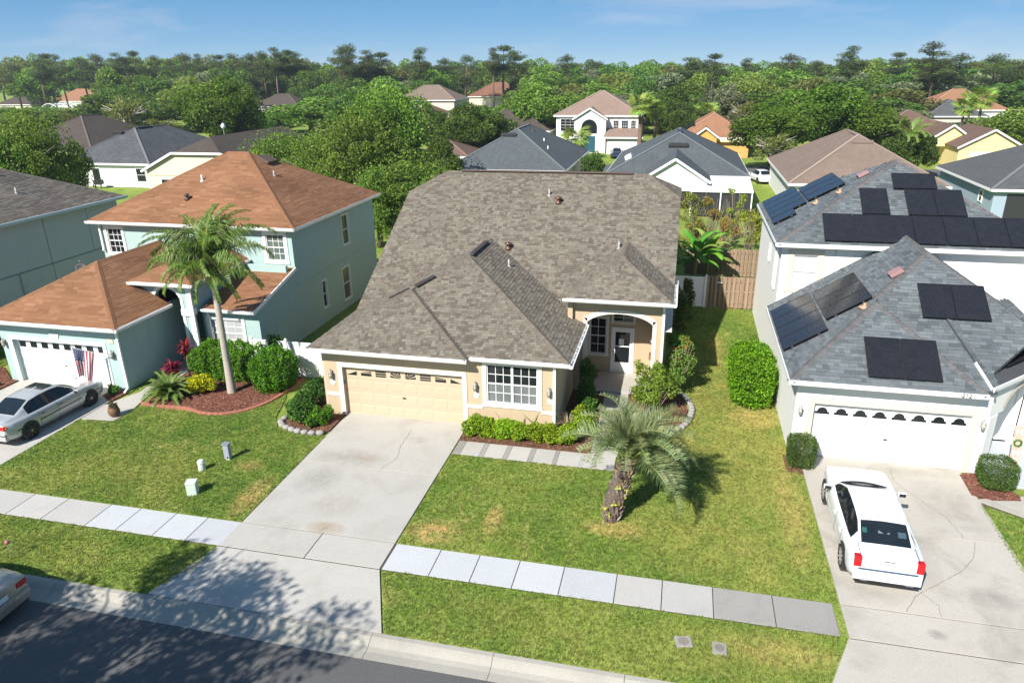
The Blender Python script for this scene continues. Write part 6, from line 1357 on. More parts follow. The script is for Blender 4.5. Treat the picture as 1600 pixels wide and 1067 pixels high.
bxp = [(.045,.085,.02),(.06,.105,.025),(.035,.068,.016),(.08,.12,.035)]
shrub('box_hedge', 'small boxy dark hedge at the left corner of the white garage', 'hedge', hedge_mesh(16.8,17.72,-1.0,-.12,1.08,8500,.05,bxp,40,6,.015), (17.25,-.55), ends_in(17,17.5,-.8,-.3,.8,6,40), .015)
shrub('box_hedge', 'small rounded dark hedge between the white garage and its porch', 'hedge', hedge_mesh(22.72,23.78,-1.25,-.3,1.08,8500,.05,bxp,41,3.6,.02), (23.25,-.8), ends_in(23,23.5,-1,-.5,.8,6,41), .015)
# banana and back-garden plants
def banana(loc, seed, label):
    rng = np.random.default_rng(seed); t = thing('banana_plant', label, 'banana plant', loc); obj('trunk', MB().tube([(loc[0],loc[1],-.05),(loc[0]+.05,loc[1],1.2),(loc[0]+.1,loc[1],2.2)], [.16,.13,.09], 10), plain('banana_stem', (.2,.2,.06), .7, .3), t, True)
    for k in range(15):
        a = k*137.5/57.3+rng.uniform(-.2,.2); e = [1.25,.95,.6,.25][k // 4]; l = rng.uniform(1.5,2.2); V, F, Cc = [], [], []; p = Vector((loc[0]+.1,loc[1],2.1-.05*k)); n = 9; c = [(.07,.19,.025),(.1,.23,.03),(.05,.13,.02),(.16,.2,.05)][int(rng.integers(4))]
        for i in range(n+1):
            f = i/n; w = .28*math.sin(min(1,f*.92+.1)*math.pi)**.6*(1 if f > .12 else .12); s = Vector((-math.sin(a),math.cos(a),0)); dz_ = Vector((0,0,-.07*w/.28))
            V += [tuple(p-s*w+dz_*1.5+Vector((0,0,rng.uniform(-.03,.03)))), tuple(p), tuple(p+s*w+dz_*1.5+Vector((0,0,rng.uniform(-.03,.03))))]; kk = rng.uniform(.85,1.15); Cc += [(*[x*kk for x in c],1)]*3
            if i < n: b = 3*i; F += [(b,b+1,b+4,b+3),(b+1,b+2,b+5,b+4)]
            e2 = e-1.9*f*f; p = p+Vector((math.cos(a)*math.cos(e2), math.sin(a)*math.cos(e2), math.sin(e2)))*l/n
        me = bpy.data.meshes.new('leaf'); me.from_pydata(V, [], F); me.materials.append(M_frond); set_col(me, Cc); me.update(); obj('leaf', me, None, t)
banana((13.7,21.6,0), 1, 'banana plant with broad drooping leaves behind the white side fence'); banana((14.5,22.5,0), 2, 'smaller banana plant beside the first, next to the wooden fence')
BGP = [[(.17,.17,.04),(.22,.16,.06),(.12,.14,.03)], [(.2,.13,.05),(.15,.15,.035),(.26,.19,.07)], [(.12,.15,.03),(.18,.18,.05)], [(.22,.24,.04),(.16,.2,.03)]]
for k, (x, y, h, w, lb) in enumerate(((14.2,30,2.6,1.4,'yellowish bushy shrub by the patio in the back garden'),(16.2,31,2.4,1.3,'reddish twiggy shrub in the middle of the back garden'),(13.6,34,4.2,1.2,'tall lime-green shrub against the white back gable'),(17.6,29.5,3.2,1.0,'thin leafy sapling left of the solar-panel house'),(18.4,34,3.0,1.2,'straw-coloured shrub at the end of the back garden'),(15.2,34.5,3.6,1.0,'sparse pale-stemmed sapling in front of the patio roof'),(13.3,27.5,1.6,1.1,'low reddish-green bush beside the banana plants'),(16.9,34.6,4.4,.9,'tall thin yellow-leaved sapling by the patio posts'))):
    rk = np.random.default_rng(90+k); L = [(x+rk.uniform(-w,w)*.55, y+rk.uniform(-w,w)*.55, h*rk.uniform(.35,.9), w*.4, w*.4, w*.38) for _ in range(9)]
    shrub('garden_shrub', lb, 'shrub', shrub_mesh(L, 1700, .13, BGP[k % 4], 90+k, inner=.1), (x,y), [(q[0],q[1],q[2]) for q in L]+ends_in(x-w,x+w,y-w,y+w,h,16,k), .025, seed=k)
for k, (x, y) in enumerate(((14.9,26.6),(15.6,27.0),(17.0,24.9))):
    t = thing('plant_pot', ['left','middle','right'][k]+' grey plant pot on the back-garden grass', 'pot', (x,y,0)); obj('pot', MB().lathe((x,y,0), [(.2,0),(.26,.4),(.29,.42),(.27,.45),(.24,.4)], 14), M_galv, t, True); obj('soil', MB().lathe((x,y,.36), [(.235,0),(.235,.01)], 14), M_joint, t)
# ------------------------------------------------------------------ cars
def paintmat(name, c, metal=0.0, rough=.28):
    t = NT(name); t.col(t.mix(t.noise(300, 2), tuple(x*.94 for x in c), tuple(min(1, x*1.06) for x in c))); t.set(Roughness=rough, Metallic=metal)
    t.b.inputs['Coat Weight'].default_value = .7; t.b.inputs['Coat Roughness'].default_value = .06; return t.m
M_tyre = plain('tyre', (.018,.018,.019), .85); M_carglass = glass('car_glass', (.010,.014,.017), .03); M_blk = plain('car_black', (.012,.012,.013), .4)
M_red = plain('tail_light_red', (.45,.008,.012), .15); M_chrome = plain('chrome', (.55,.55,.56), .15, metal=.9); M_amber = plain('lamp_amber', (.6,.2,.02), .2); M_clear = plain('lamp_clear', (.6,.62,.65), .1)
def interp(tab, t):
    xs = [a for a, _ in tab]; return float(np.interp(t, xs, [b for _, b in tab]))
def smooth_tab(tab, t):
    """monotone-ish smooth interpolation (cosine between neighbours softened)"""
    return .25*interp(tab, max(0, t-.012))+.5*interp(tab, t)+.25*interp(tab, min(1, t+.012))
def car(name, label, S, loc, heading, paint, rim, group=None, strip=False, sunroof=False, detail=True):
    """S: dict of shape tables; local axes: +y forward, z up; heading = rotation of +y"""
    root = bpy.data.objects.new(name, None); root.location = loc; root.rotation_euler = (0,0,heading); COL.objects.link(root); tag(root, label, 'car', group)
    L, Wd = S['L'], S['W']/2; NT_, rows = (96 if detail else 40), None
    ts = np.linspace(0, 1, NT_+1)
    def prof(t):
        w = Wd*smooth_tab(S['w'], t); dk = smooth_tab(S['deck'], t); rf = max(smooth_tab(S['roof'], t), dk+.012); bl = min(S['belt'], dk-.02) if rf-dk < .05 else S['belt']
        k = min(1, max(0, (rf-dk)/.42)); gl = lerp(w-.16, w-.13, k); gt = lerp(w-.26, w-.345, k); zb = smooth_tab(S['low'], t)
        bl = min(bl, dk)
        return [(0,zb),(w*.86,zb),(w-.035,zb+.07),(w-.005,zb+.2),(w,.58),(w-.012,.72),(w-.035,bl-.03),(w-.075,bl+.015),(gl,max(bl+.02,min(dk,bl+.04))),(lerp(gl,gt,.55),lerp(max(bl+.02,min(dk,bl+.04)),rf-.055*k-.004,.55)),(gt,rf-.055*k-.004),(gt-.06,rf-.02*k-.001),(gt*.62,rf),(0,rf+.015*k+.004)]
    G_ = np.array([[(x, -L/2+t*L, z) for (x, z) in prof(t)] for t in ts]); K = G_.shape[1]
    ws0, ws1, rw0, rw1 = S['ws'][0], S['ws'][1], S['rw'][0], S['rw'][1]   # windscreen t range (top,bottom), rear window (bottom,top)
    pil = S['pillar']
    groups = {'pillar': [], 'body': [], 'side_window': [], 'windscreen': [], 'rear_window': []}
    for i in range(NT_):
        t = (ts[i]+ts[i+1])/2; top = prof(t)[10][1]; base = prof(t)[8][1]
        for j in range(K-1):
            g = 'body'
            if j in (8,9) and rw0+.045 < t < ws1-.03 and top-base > .1 and not any(abs(t-p) < .011 for p in pil) and not (rw0 < t < rw1-.01+.02 and t < S['cp']): g = 'side_window'
            if j in (8,9) and any(abs(t-p) < .011 for p in pil): g = 'pillar'
            if j >= 11 and ws0 < t < ws1: g = 'windscreen'
            if j >= 11 and rw0 < t < rw1: g = 'rear_window'
            groups[g].append((i, j))
    def build(cells, mat, nm, side=(1,-1), parent=root):
        idx, V, F = {}, [], []
        for s in side:
            def vid(i, j):
                k = (i, j, s if j not in (0, K-1) else 0)
                if k not in idx: idx[k] = len(V); p = G_[i, j]; V.append((p[0]*s, p[1], p[2]))
                return idx[k]
            for (i, j) in cells:
                q = (vid(i,j), vid(i+1,j), vid(i+1,j+1), vid(i,j+1)); F.append(q if s == 1 else q[::-1])
        if nm == 'body':
            for i, rev in ((0, False), (NT_, True)):
                ring = [vid2(idx, i, j, 1) for j in range(K)] + [vid2(idx, i, j, -1) for j in range(K-2, 0, -1)]; ring = [r for r in ring if r is not None]; F.append(tuple(ring if not rev else ring[::-1]))
        me = bpy.data.meshes.new(nm); me.from_pydata(V, [], F); me.materials.append(mat); me.polygons.foreach_set('use_smooth', [len(f) == 4 for f in F]); me.update(); return obj(nm, me, None, parent)
    def vid2(idx, i, j, s): return idx.get((i, j, s if j not in (0, K-1) else 0))
    body = build(groups['body'], paint, 'body'); build(groups['pillar'], M_blk, 'pillar'); build(groups['windscreen'], M_carglass, 'windscreen'); build(groups['rear_window'], M_carglass, 'rear_window')
    build(groups['side_window'], M_carglass, 'side_window', (1,)); build(groups['side_window'], M_carglass, 'side_window', (-1,))
    def at(t, s=1): 
        p = prof(t); return p
    # wheels
    for wy in S['axles']:
        for s in (1,-1):
            y = -L/2+wy*L; w = Wd*smooth_tab(S['w'], wy); R_ = S['R']
            obj('wheel_arch', MB().tube([(s*(w-.25),y,R_+.015),(s*(w+.004),y,R_+.015)], [R_+.05,R_+.045], 28), M_blk, root)
            tb = MB(); pr = [(w-.2,R_*.7),(w-.19,R_*.98),(w-.03,R_),(w+.012,R_*.93),(w+.014,R_*.72),(w-.0,R_*.68)]
            tb.tube([(s*a,y,R_) for a, _ in pr], [b for _, b in pr], 28); whl = obj('wheel', tb, M_tyre, root, True)
            rb = MB(); rb.tube([(s*(w-.01),y,R_),(s*(w+.004),y,R_)], [R_*.68,R_*.66], 24)
            ob = obj('rim', rb, M_blk, whl)
            sp = MB(); 
            for k in range(10 if rim is not M_blk else 7):
                a = k*2*math.pi/(10 if rim is not M_blk else 7); d = Vector((0,math.cos(a),math.sin(a))); c = Vector((s*(w+.012),y,R_))+d*R_*.34; sp.obox(c, (s,0,0), d, Vector((s,0,0)).cross(d), .008, R_*.33, .026)
            sp.tube([(s*(w+.004),y,R_),(s*(w+.024),y,R_)], [R_*.14,R_*.11], 12); obj('spoke', sp, rim if rim is not M_blk else plain('rim_black', (.03,.03,.032), .35), whl)
            if rim is M_blk: obj('hub_cap', MB().tube([(s*(w+.024),y,R_),(s*(w+.03),y,R_)], .035, 12), M_chrome, whl)
    # mirrors
    for s in (1,-1):
        y = -L/2+S['mirror']*L; w = Wd*smooth_tab(S['w'], S['mirror']); mr = bevel(obj('mirror', MB().obox((s*(w+.07),y,S['belt']+.07), (1,0,0), (0,1,0), (0,0,1), .11, .055, .07), paint, root), .03, 3); obj('mirror_glass', MB().obox((s*(w+.07),y-.056,S['belt']+.07), (1,0,0), (0,1,0), (0,0,1), .09, .004, .052), M_carglass, mr)
    # door seams and handles
    for s in (1,-1):
        sm = MB()
        for t in S['doors']:
            for (a, b) in zip(prof(t)[2:7], prof(t)[3:8]): sm.beam((s*(a[0]+.002), -L/2+t*L, a[1]), (s*(b[0]+.002), -L/2+t*L, b[1]), .008, .005, (s,0,0))
        obj('door_seam', sm, M_blk, root)
        for t in S['handles']: w = prof(t)[5][0]; bevel(obj('door_handle', MB().obox((s*(w+.012), -L/2+t*L, .8 if S['belt'] > .88 else .76), (1,0,0), (0,1,0), (0,0,1), .014, .1, .014), M_blk if strip else paint, root), .005, 1)
        if strip:
            st = MB()
            for i in range(8, NT_-8, 4):
                t = ts[i]; t2 = ts[min(i+4, NT_)]
                if any(abs((t+t2)/2-a) < .085 for a in S['axles']): continue
                a, b = prof(t)[4], prof(t2)[4]; st.beam((s*(a[0]+.006),-L/2+t*L,.56), (s*(b[0]+.006),-L/2+t2*L,.56), .014, .035, (0,0,1))
            obj('side_moulding', st, M_blk, root)
    # wipers cowl strip at the windscreen foot
    yb = -L/2+ws1*L; zb = smooth_tab(S['deck'], ws1); cb = MB(); n = 12
    for k in range(n):
        x0 = lerp(-.68,.68,k/n); x1 = lerp(-.68,.68,(k+1)/n); f = lambda x: yb+.1-.28*x*x; z = lambda x: zb+.028-.05*x*x
        cb.obox(((x0+x1)/2, f((x0+x1)/2), z((x0+x1)/2)), (1,(f(x1)-f(x0))/(x1-x0),0), (0,1,0), (0,0,1), (x1-x0)/2*1.04, .05, .012)
    obj('cowl', cb, M_blk, root)
    if sunroof: 
        t0, t1 = sunroof; zz = smooth_tab(S['roof'], (t0+t1)/2)+.017; obj('sunroof', MB().box(-.42,.42,-L/2+t0*L,-L/2+t1*L,zz,zz+.006), M_carglass, root)
    return root
S300 = dict(L=5.04, W=1.92, belt=.97, R=.36, w=[(0,.86),(.02,.92),(.06,.965),(.2,1),(.75,1),(.93,.96),(.98,.88),(1,.78)], deck=[(0,1.03),(.03,1.08),(.11,1.10),(.25,1.06),(.69,1.04),(.75,1.03),(.95,.93),(.985,.86),(1,.78)], roof=[(0,1.03),(.03,1.08),(.1,1.11),(.225,1.43),(.32,1.48),(.45,1.485),(.56,1.445),(.725,1.05),(.76,1.03),(.95,.93),(1,.78)], low=[(0,.36),(.08,.24),(.9,.2),(1,.3)], ws=(.565,.725), rw=(.105,.23), cp=.17, pillar=(.42,), axles=(.175,.825), mirror=.665, doors=(.26,.43,.68), handles=(.29,.47))
S5 = dict(L=4.78, W=1.80, belt=.88, R=.335, w=[(0,.8),(.02,.88),(.06,.95),(.2,1),(.75,1),(.92,.95),(.98,.84),(1,.72)], deck=[(0,.93),(.04,1.0),(.16,1.02),(.3,.98),(.68,.95),(.74,.93),(.93,.80),(.985,.70),(1,.6)], roof=[(0,.93),(.04,1.0),(.13,1.03),(.28,1.38),(.37,1.43),(.48,1.435),(.57,1.39),(.71,.97),(.75,.93),(.93,.80),(1,.6)], low=[(0,.34),(.08,.22),(.9,.18),(1,.27)], ws=(.575,.71), rw=(.135,.285), cp=.215, pillar=(.44,), axles=(.19,.8), mirror=.66, doors=(.29,.47,.68), handles=(.325,.5))
SA = dict(S5); SA.update(L=4.9, W=1.87, belt=.93, R=.35)
M_cw = paintmat('car_white', (.70,.715,.73)); M_cs = paintmat('car_silver', (.47,.48,.475), .3, .3); M_cb = paintmat('car_champagne', (.36,.34,.29), .6, .3)
wc = car('white_sedan', 'white sedan parked nose-in on the white house driveway', S300, (18.55,-4.45,.018), math.radians(-1.2), M_cw, M_chrome)
def rear_kit(root, S, kind):
    """tail lights, bumper, plate: boxes standing proud of the tail"""
    y = -S['L']/2; W_ = S['W']/2; P_ = lambda nm, mb, m: bevel(obj(nm, mb, m, root), .012, 2)
    if kind == 300:
        for s in (1,-1): P_('tail_light', MB().box(min(s*.655,s*.835),max(s*.655,s*.835),y-.018,y+.16,.73,1.035), M_red)
        P_('bumper_trim', MB().box(-.72,.72,y-.032,y+.02,.655,.695), plain('trim_navy', (.05,.08,.13), .2)); P_('bumper', MB().box(-.82,.82,y-.045,y+.15,.36,.62), M_cw); P_('diffuser', MB().box(-.78,.78,y-.03,y+.2,.27,.38), M_blk)
        P_('plate_recess', MB().box(-.26,.26,y-.052,y-.044,.42,.57), M_white); P_('badge', MB().box(-.13,.13,y-.018,y-.005,.965,.985), M_blk); P_('boot_trim', MB().box(-.28,.28,y-.02,y-.008,.885,.9), M_chrome)
        for s in (1,-1): P_('exhaust', MB().box(s*.55-.1,s*.55+.1,y-.05,y,.33,.38), M_chrome)
        # things seen on the parcel shelf through the rear glass
        P_('parcel_shelf_item', MB().obox((-.02,y+.86,1.295), (1,0,0), (0,.88,.42), (0,-.42,.88), .14, .05, .004), plain('shelf_grey', (.16,.17,.16), .6)); P_('parcel_shelf_item', MB().obox((-.5,y+.86,1.3), (1,0,0), (0,.88,.42), (0,-.42,.88), .06, .08, .004), plain('sticker_green', (.02,.09,.08), .5)); P_('parcel_shelf_item', MB().obox((.42,y+.82,1.285), (1,0,0), (0,.88,.42), (0,-.42,.88), .1, .09, .004), plain('shelf_blue', (.04,.07,.1), .6))
        sm = MB(); zz = lambda yy: smooth_tab(S['deck'], (yy-y)/S['L'])+.019
        for s in (1,-1):
            for k in range(4): a = y+.05+k*.11; sm.beam((s*.7,a,zz(a)-.02),(s*.7,a+.11,zz(a+.11)-.02),.012,.012)
        sm.box(-.7,.7,y+.485,y+.497,1.1,1.113); obj('boot_seam', sm, M_blk, root)
    else:
        for s in (1,-1):
            P_('tail_light', MB().box(min(s*.45,s*.745),max(s*.45,s*.745),y-.02,y+.14,.73,.88), M_red)
            if kind != 'a': P_('tail_light_lens', MB().box(min(s*.74,s*.792),max(s*.74,s*.792),y+.02,y+.12,.78,.85), M_amber)
        P_('bumper', MB().box(-.74,.74,y-.05,y+.16,.3,.6), root.children[0].data.materials[0]); P_('bumper_strip', MB().box(-.75,.75,y-.055,y-.04,.5,.535), M_blk if kind != 'a' else M_chrome); P_('diffuser', MB().box(-.68,.68,y-.03,y+.15,.24,.32), M_blk)
        P_('number_plate', MB().box(-.16,.16,y-.03,y-.02,.66,.8), plain('plate_white', (.6,.65,.68), .5))
rear_kit(wc, S300, 300)
sc_ = car('silver_sedan', 'silver sedan with black wheels parked nose-in on the teal house driveway', S5, (-11.86,-2.92,.018), math.radians(-1.5), M_cs, M_blk, strip=True, sunroof=(.44,.55)); rear_kit(sc_, S5, 'b')
ac = car('champagne_sedan', 'champagne-coloured sedan parked at the kerb, only its tail in view at lower left', SA, (-5.95,-12.72,-.115), math.radians(90), M_cb, M_chrome); rear_kit(ac, SA, 'a')
car('white_car_far', 'white car with blue glass parked between the far houses right of centre', S5, (21.6,66.5,-.015), math.radians(15), paintmat('car_white2', (.75,.77,.8)), M_chrome, detail=False)
car('dark_blue_car', 'dark blue car on the drive of the white two-storey house', S5, (2.6,88.8,-.015), math.radians(8), paintmat('car_navy', (.02,.03,.07)), M_chrome, detail=False)
# ------------------------------------------------------------------ beds, edgings, fences, small things
def mulchmat(name, a, b, c):
    t = NT(name); v = t.new('TexVoronoi'); v.inputs['Scale'].default_value = 28; mp = t.new('Mapping'); mp.inputs['Scale'].default_value = (1,1.6,1); t.L(t.pos(), mp.inputs[0]); t.L(mp.outputs[0], v.inputs['Vector'])
    x = t.mix(t.ramp(v.outputs['Color'], [(.2,0),(.8,1)]), a, b); x = t.mix(t.ramp(t.noise(9, 4, .7), [(.5,0),(.7,1)]), x, c); t.col(x); t.set(Roughness=.95); t.bump(v.outputs['Distance'], .9, .03); return t.m
M_mred = mulchmat('mulch_red', (.13,.045,.03), (.26,.10,.065), (.07,.035,.025)); M_mbr = mulchmat('mulch_brown', (.115,.05,.03), (.20,.09,.05), (.06,.03,.02))
M_chipr = vcol('chip', .9, .2, 40)
def bed(label, poly, mat, pal, dens=260, z=.035, seed=0):
    """mulched bed: low mound with loose wood chips"""
    o = struct('mulch_bed', MB().prism([(x,y,-.02) for x,y in poly], (0,0,z+.02)), mat)
    rng = np.random.default_rng(seed); P2 = np.array(poly); lo, hi = P2.min(0), P2.max(0); n = int(np.prod(hi-lo)*dens); q = rng.uniform(lo, hi, (n,2))
    ins = np.zeros(n, bool); j = len(poly)-1
    for i in range(len(poly)):
        a, b = P2[i], P2[j]; c = ((a[1] > q[:,1]) != (b[1] > q[:,1])) & (q[:,0] < (b[0]-a[0])*(q[:,1]-a[1])/(b[1]-a[1]+1e-12)+a[0]); ins ^= c; j = i
    q = q[ins]; C = np.column_stack([q, np.full(len(q), z+.012)+rng.uniform(0,.02,len(q))]); N = np.tile([0,0,1.], (len(q),1))
    me = leaf_mesh('wood_chip', C, N, .085, .35, pal, M_chipr, rng, .35); obj('wood_chips', me, None, o, kind='stuff'); return o
CHR = [(.20,.07,.045),(.28,.11,.07),(.12,.045,.03),(.34,.17,.11)]; CHB = [(.16,.07,.04),(.24,.11,.06),(.09,.04,.025),(.34,.2,.11)]
bed('', [(-8.93,-1.0),(-6.5,-1.05),(-5.07,-1.2),(-4.05,-.35),(-3.55,.8),(-3.5,2.75),(-4.5,3.8),(-9.0,3.8),(-9.15,1.0)], M_mred, CHR, 300, seed=1)
bed('', [(-11.25,-.6),(-10.45,-1.1),(-10.35,-.2),(-10.55,.0),(-11.25,.0)], M_mred, CHR, 300, seed=2); bed('', [(-18.4,-.3),(-16.3,-1.05),(-16.3,.0),(-16.7,.02),(-18.4,1.2)], M_mred, CHR, 200, seed=3)
bed('', [(5.13,-1.29),(10.0,-1.29),(10.0,4.0),(8.65,4.0),(8.65,-.16),(5.13,-.16)], M_mbr, CHB, 300, seed=4)
bed('', [(11.02,1.5),(11.9,1.15),(12.65,.85),(13.3,1.75),(13.45,3.0),(13.15,4.1),(12.5,5.4),(12.32,5.4),(12.32,4.05),(11.02,4.05)], M_mbr, CHB, 300, seed=5)
bed('', [(-2.15,-1.6),(-1.3,-1.85),(-.3,-1.9),(-.05,-1.6),(-.05,-.2),(-.78,-.2),(-.78,1.6),(-2.0,1.6),(-2.3,-.6)], M_mbr, CHB, 250, seed=6)
bed('', [(22.35,-1.45),(22.9,-1.65),(23.75,-1.5),(23.8,-1.2),(23.25,-.1),(22.72,.0),(22.4,-.2)], M_mred, CHR, 250, seed=7)
bed('', [(16.75,-1.15),(17.28,-1.2),(17.28,.0),(16.75,.0)], M_mbr, CHB, 150, seed=8)
def edging(pts, w, h, mat, label, cat='edging', step=.24, name='bed_edging'):
    """curved border of separate blocks"""
    t = thing(name, label, cat, (pts[0][0],pts[0][1],0)); P = [Vector((x,y,0)) for x,y in pts]; Ls = [0]
    for a, b in zip(P, P[1:]): Ls.append(Ls[-1]+(b-a).length)
    n = int(Ls[-1]/step); get = lambda s: Vector((np.interp(s, Ls, [p.x for p in P]), np.interp(s, Ls, [p.y for p in P]), 0))
    for k in range(n):
        a = get(k*Ls[-1]/n); b = get((k+1)*Ls[-1]/n); d = (b-a).normalized(); bevel(obj('edging_block', MB().obox((a+b)/2+Vector((0,0,h/2-.02)), d, (-d.y,d.x,0), (0,0,1), (b-a).length/2*1.01, w/2, h/2+.02), mat, t), .02, 2)
    return t
M_redc = concrete('edging_red', (.42,.16,.10), .3, (.25,.1,.07)); 
def sm(pts, k=6):
    out = []
    for i in range(len(pts)-1):
        p0, p1_, p2, p3 = pts[max(i-1,0)], pts[i], pts[i+1], pts[min(i+2,len(pts)-1)]
        for j in range(k):
            t = j/k; out.append(tuple(.5*((2*p1_[c])+(-p0[c]+p2[c])*t+(2*p0[c]-5*p1_[c]+4*p2[c]-p3[c])*t*t+(-p0[c]+3*p1_[c]-3*p2[c]+p3[c])*t**3) for c in (0,1)))
    return out+[pts[-1]]
edging(sm([(-8.98,-.95),(-8.0,-1.05),(-6.8,-1.0),(-6.0,-1.25),(-5.1,-1.2),(-4.3,-.7),(-3.75,.2),(-3.55,1.4),(-3.5,2.7)]), .16, .09, M_redc, 'curved red concrete edging round the teal house mulch bed')
edging([(-18.4,-.35),(-16.3,-1.1)], .16, .09, M_redc, 'straight red concrete edging left of the teal house drive', step=.7); 
M_stone = concrete('edging_stone', (.36,.34,.31), .6, (.17,.16,.15))
def stone_ring(pts, label, seed, s=.3):
    t = thing('stone_border', label, 'stone border', (pts[0][0],pts[0][1],0)); r = random.Random(seed)
    P = sm(pts, 8); Ls = [0]
    for a, b in zip(P, P[1:]): Ls.append(Ls[-1]+math.hypot(b[0]-a[0], b[1]-a[1]))
    n = int(Ls[-1]/s)
    for k in range(n):
        u = (k+.5)*Ls[-1]/n; x = np.interp(u, Ls, [p[0] for p in P]); y = np.interp(u, Ls, [p[1] for p in P]); x2 = np.interp(u+.05, Ls, [p[0] for p in P]); y2 = np.interp(u+.05, Ls, [p[1] for p in P]); a = math.atan2(y2-y, x2-x)
        bm = bmesh.new(); bmesh.ops.create_icosphere(bm, subdivisions=2, radius=1)
        for v in bm.verts: v.co = Vector((v.co.x*s*.53, v.co.y*.13, v.co.z*.1))*(1+r.uniform(-.12,.12)); v.co = Vector([math.copysign(abs(c)**.8*abs(m)**.2, c) if m else c for c, m in zip(v.co, (s*.53,.13,.1))])
        me = bpy.data.meshes.new('stone'); bm.to_mesh(me); bm.free(); me.materials.append(M_stone); me.polygons.foreach_set('use_smooth', [True]*len(me.polygons)); o = bpy.data.objects.new('stone', me); o.location = (x,y,.07); o.rotation_euler = (0,0,a+r.uniform(-.15,.15)); link(o, t)
stone_ring([(-2.25,-.9),(-2.2,-1.5),(-1.4,-1.9),(-.6,-1.98),(-.15,-1.85)], 'short curve of whitish stones round the dark shrubs left of the garage', 1)
stone_ring([(11.05,1.42),(11.9,1.08),(12.6,.85),(13.2,1.3),(13.5,2.1),(13.6,3.1),(13.35,4.0),(12.9,4.7)], 'long curve of grey edging stones round the bed by the porch path', 2, .26)
# fences
def vinyl_fence(label, segs, h, yshade=None):
    t = thing('vinyl_fence', label, 'fence', (segs[0][0][0],segs[0][0][1],0)); 
    for (a, b) in segs:
        a = Vector((*a,0)); b = Vector((*b,0)); d = (b-a).normalized(); n = max(1, round((b-a).length/1.8)); Lh = (b-a).length/n
        for k in range(n):
            c = a+d*(k+.5)*Lh; m = MB().obox(c+Vector((0,0,h/2)), d, (-d.y,d.x,0), (0,0,1), Lh/2-.05, .018, h/2-.08); m.obox(c+Vector((0,0,h-.06)), d, (-d.y,d.x,0), (0,0,1), Lh/2-.05, .03, .06); m.obox(c+Vector((0,0,.12)), d, (-d.y,d.x,0), (0,0,1), Lh/2-.05, .03, .07); obj('fence_panel', m, M_white, t)
        for k in range(n+1):
            c = a+d*k*Lh; m = MB().obox(c+Vector((0,0,(h+.06)/2)), d, (-d.y,d.x,0), (0,0,1), .06, .06, (h+.06)/2); m.tube([c+Vector((0,0,h+.06)), c+Vector((0,0,h+.08)), c+Vector((0,0,h+.16))], [.085,.085,.01], 4); obj('fence_post', m, M_white, t)
    return t
vinyl_fence('white vinyl fence closing the gap between the teal and beige houses', [((-6.0,2.95),(-.8,2.95))], 1.7)
vinyl_fence('white vinyl side gate fence right of the beige house', [((12.4,16.7),(14.3,16.7))], 1.8); vinyl_fence('white vinyl fence further back along the beige house garden', [((12.5,22.5),(12.5,32))], 1.6)
def woodmat():
    t = NT('fence_wood'); oi = t.new('ObjectInfo'); mp = t.new('Mapping'); mp.inputs['Scale'].default_value = (9,9,.9); t.L(t.pos(), mp.inputs[0]); g = t.noise(3, 5, .7, mp.outputs[0])
    a = t.mix(g, (.19,.125,.08), (.36,.26,.175)); v = t.math('ADD', t.math('MULTIPLY', oi.outputs['Random'], .45), .75); cc = t.new('CombineColor')
    for i in range(3): t.L(v, cc.inputs[i])
    t.col(t.mix(1.0, a, cc.outputs[0], 'MULTIPLY')); t.set(Roughness=.9); t.bump(g, .4, .01); return t.m
M_wood = woodmat()
def wood_fence(label, x0, x1, y, h, seed):
    t = thing('wooden_fence', label, 'fence', (x0,y,0)); pm = None; r = random.Random(seed); x = x0; w = .14; k = 0
    mb = MB(); mb.v = [(-w/2,-.01,0),(w/2,-.01,0),(w/2,-.01,h-.06),(w/2-.04,-.01,h),(-w/2+.04,-.01,h),(-w/2,-.01,h-.06)]; mb.v += [(a,.01,c) for a,_,c in mb.v]; mb.f = [(0,1,2,3,4,5),(11,10,9,8,7,6)]+[(i,6+i,6+(i+1)%6,(i+1)%6) for i in range(6)]; mb.m = [0]*8; pm = mb.mesh('picket', M_wood)
    while x < x1:
        o = bpy.data.objects.new('picket', pm); o.location = (x, y+(.035 if k % 2 else -.035), r.uniform(.02,.06)); o.rotation_euler = (0, r.uniform(-.012,.012), r.uniform(-.06,.06)); link(o, t); x += .115 if k % 2 else .125; k += 1
    for z in (.3,.95,1.55): obj('rail', MB().box(x0-.05,x1+.05,y-.02,y+.02,z,z+.085), M_wood, t)
    return t
wood_fence('weathered board fence beside the white gate, nearer of two', 14.42, 17.0, 16.75, 1.82, 1); wood_fence('weathered board fence further back in the side garden', 13.2, 18.2, 23.6, 1.8, 2)
obj('fence_light', MB().box(14.9,15.2,16.62,16.66,1.5,1.56), M_white, [o for o in bpy.data.objects if o.name == 'wooden_fence'][0])
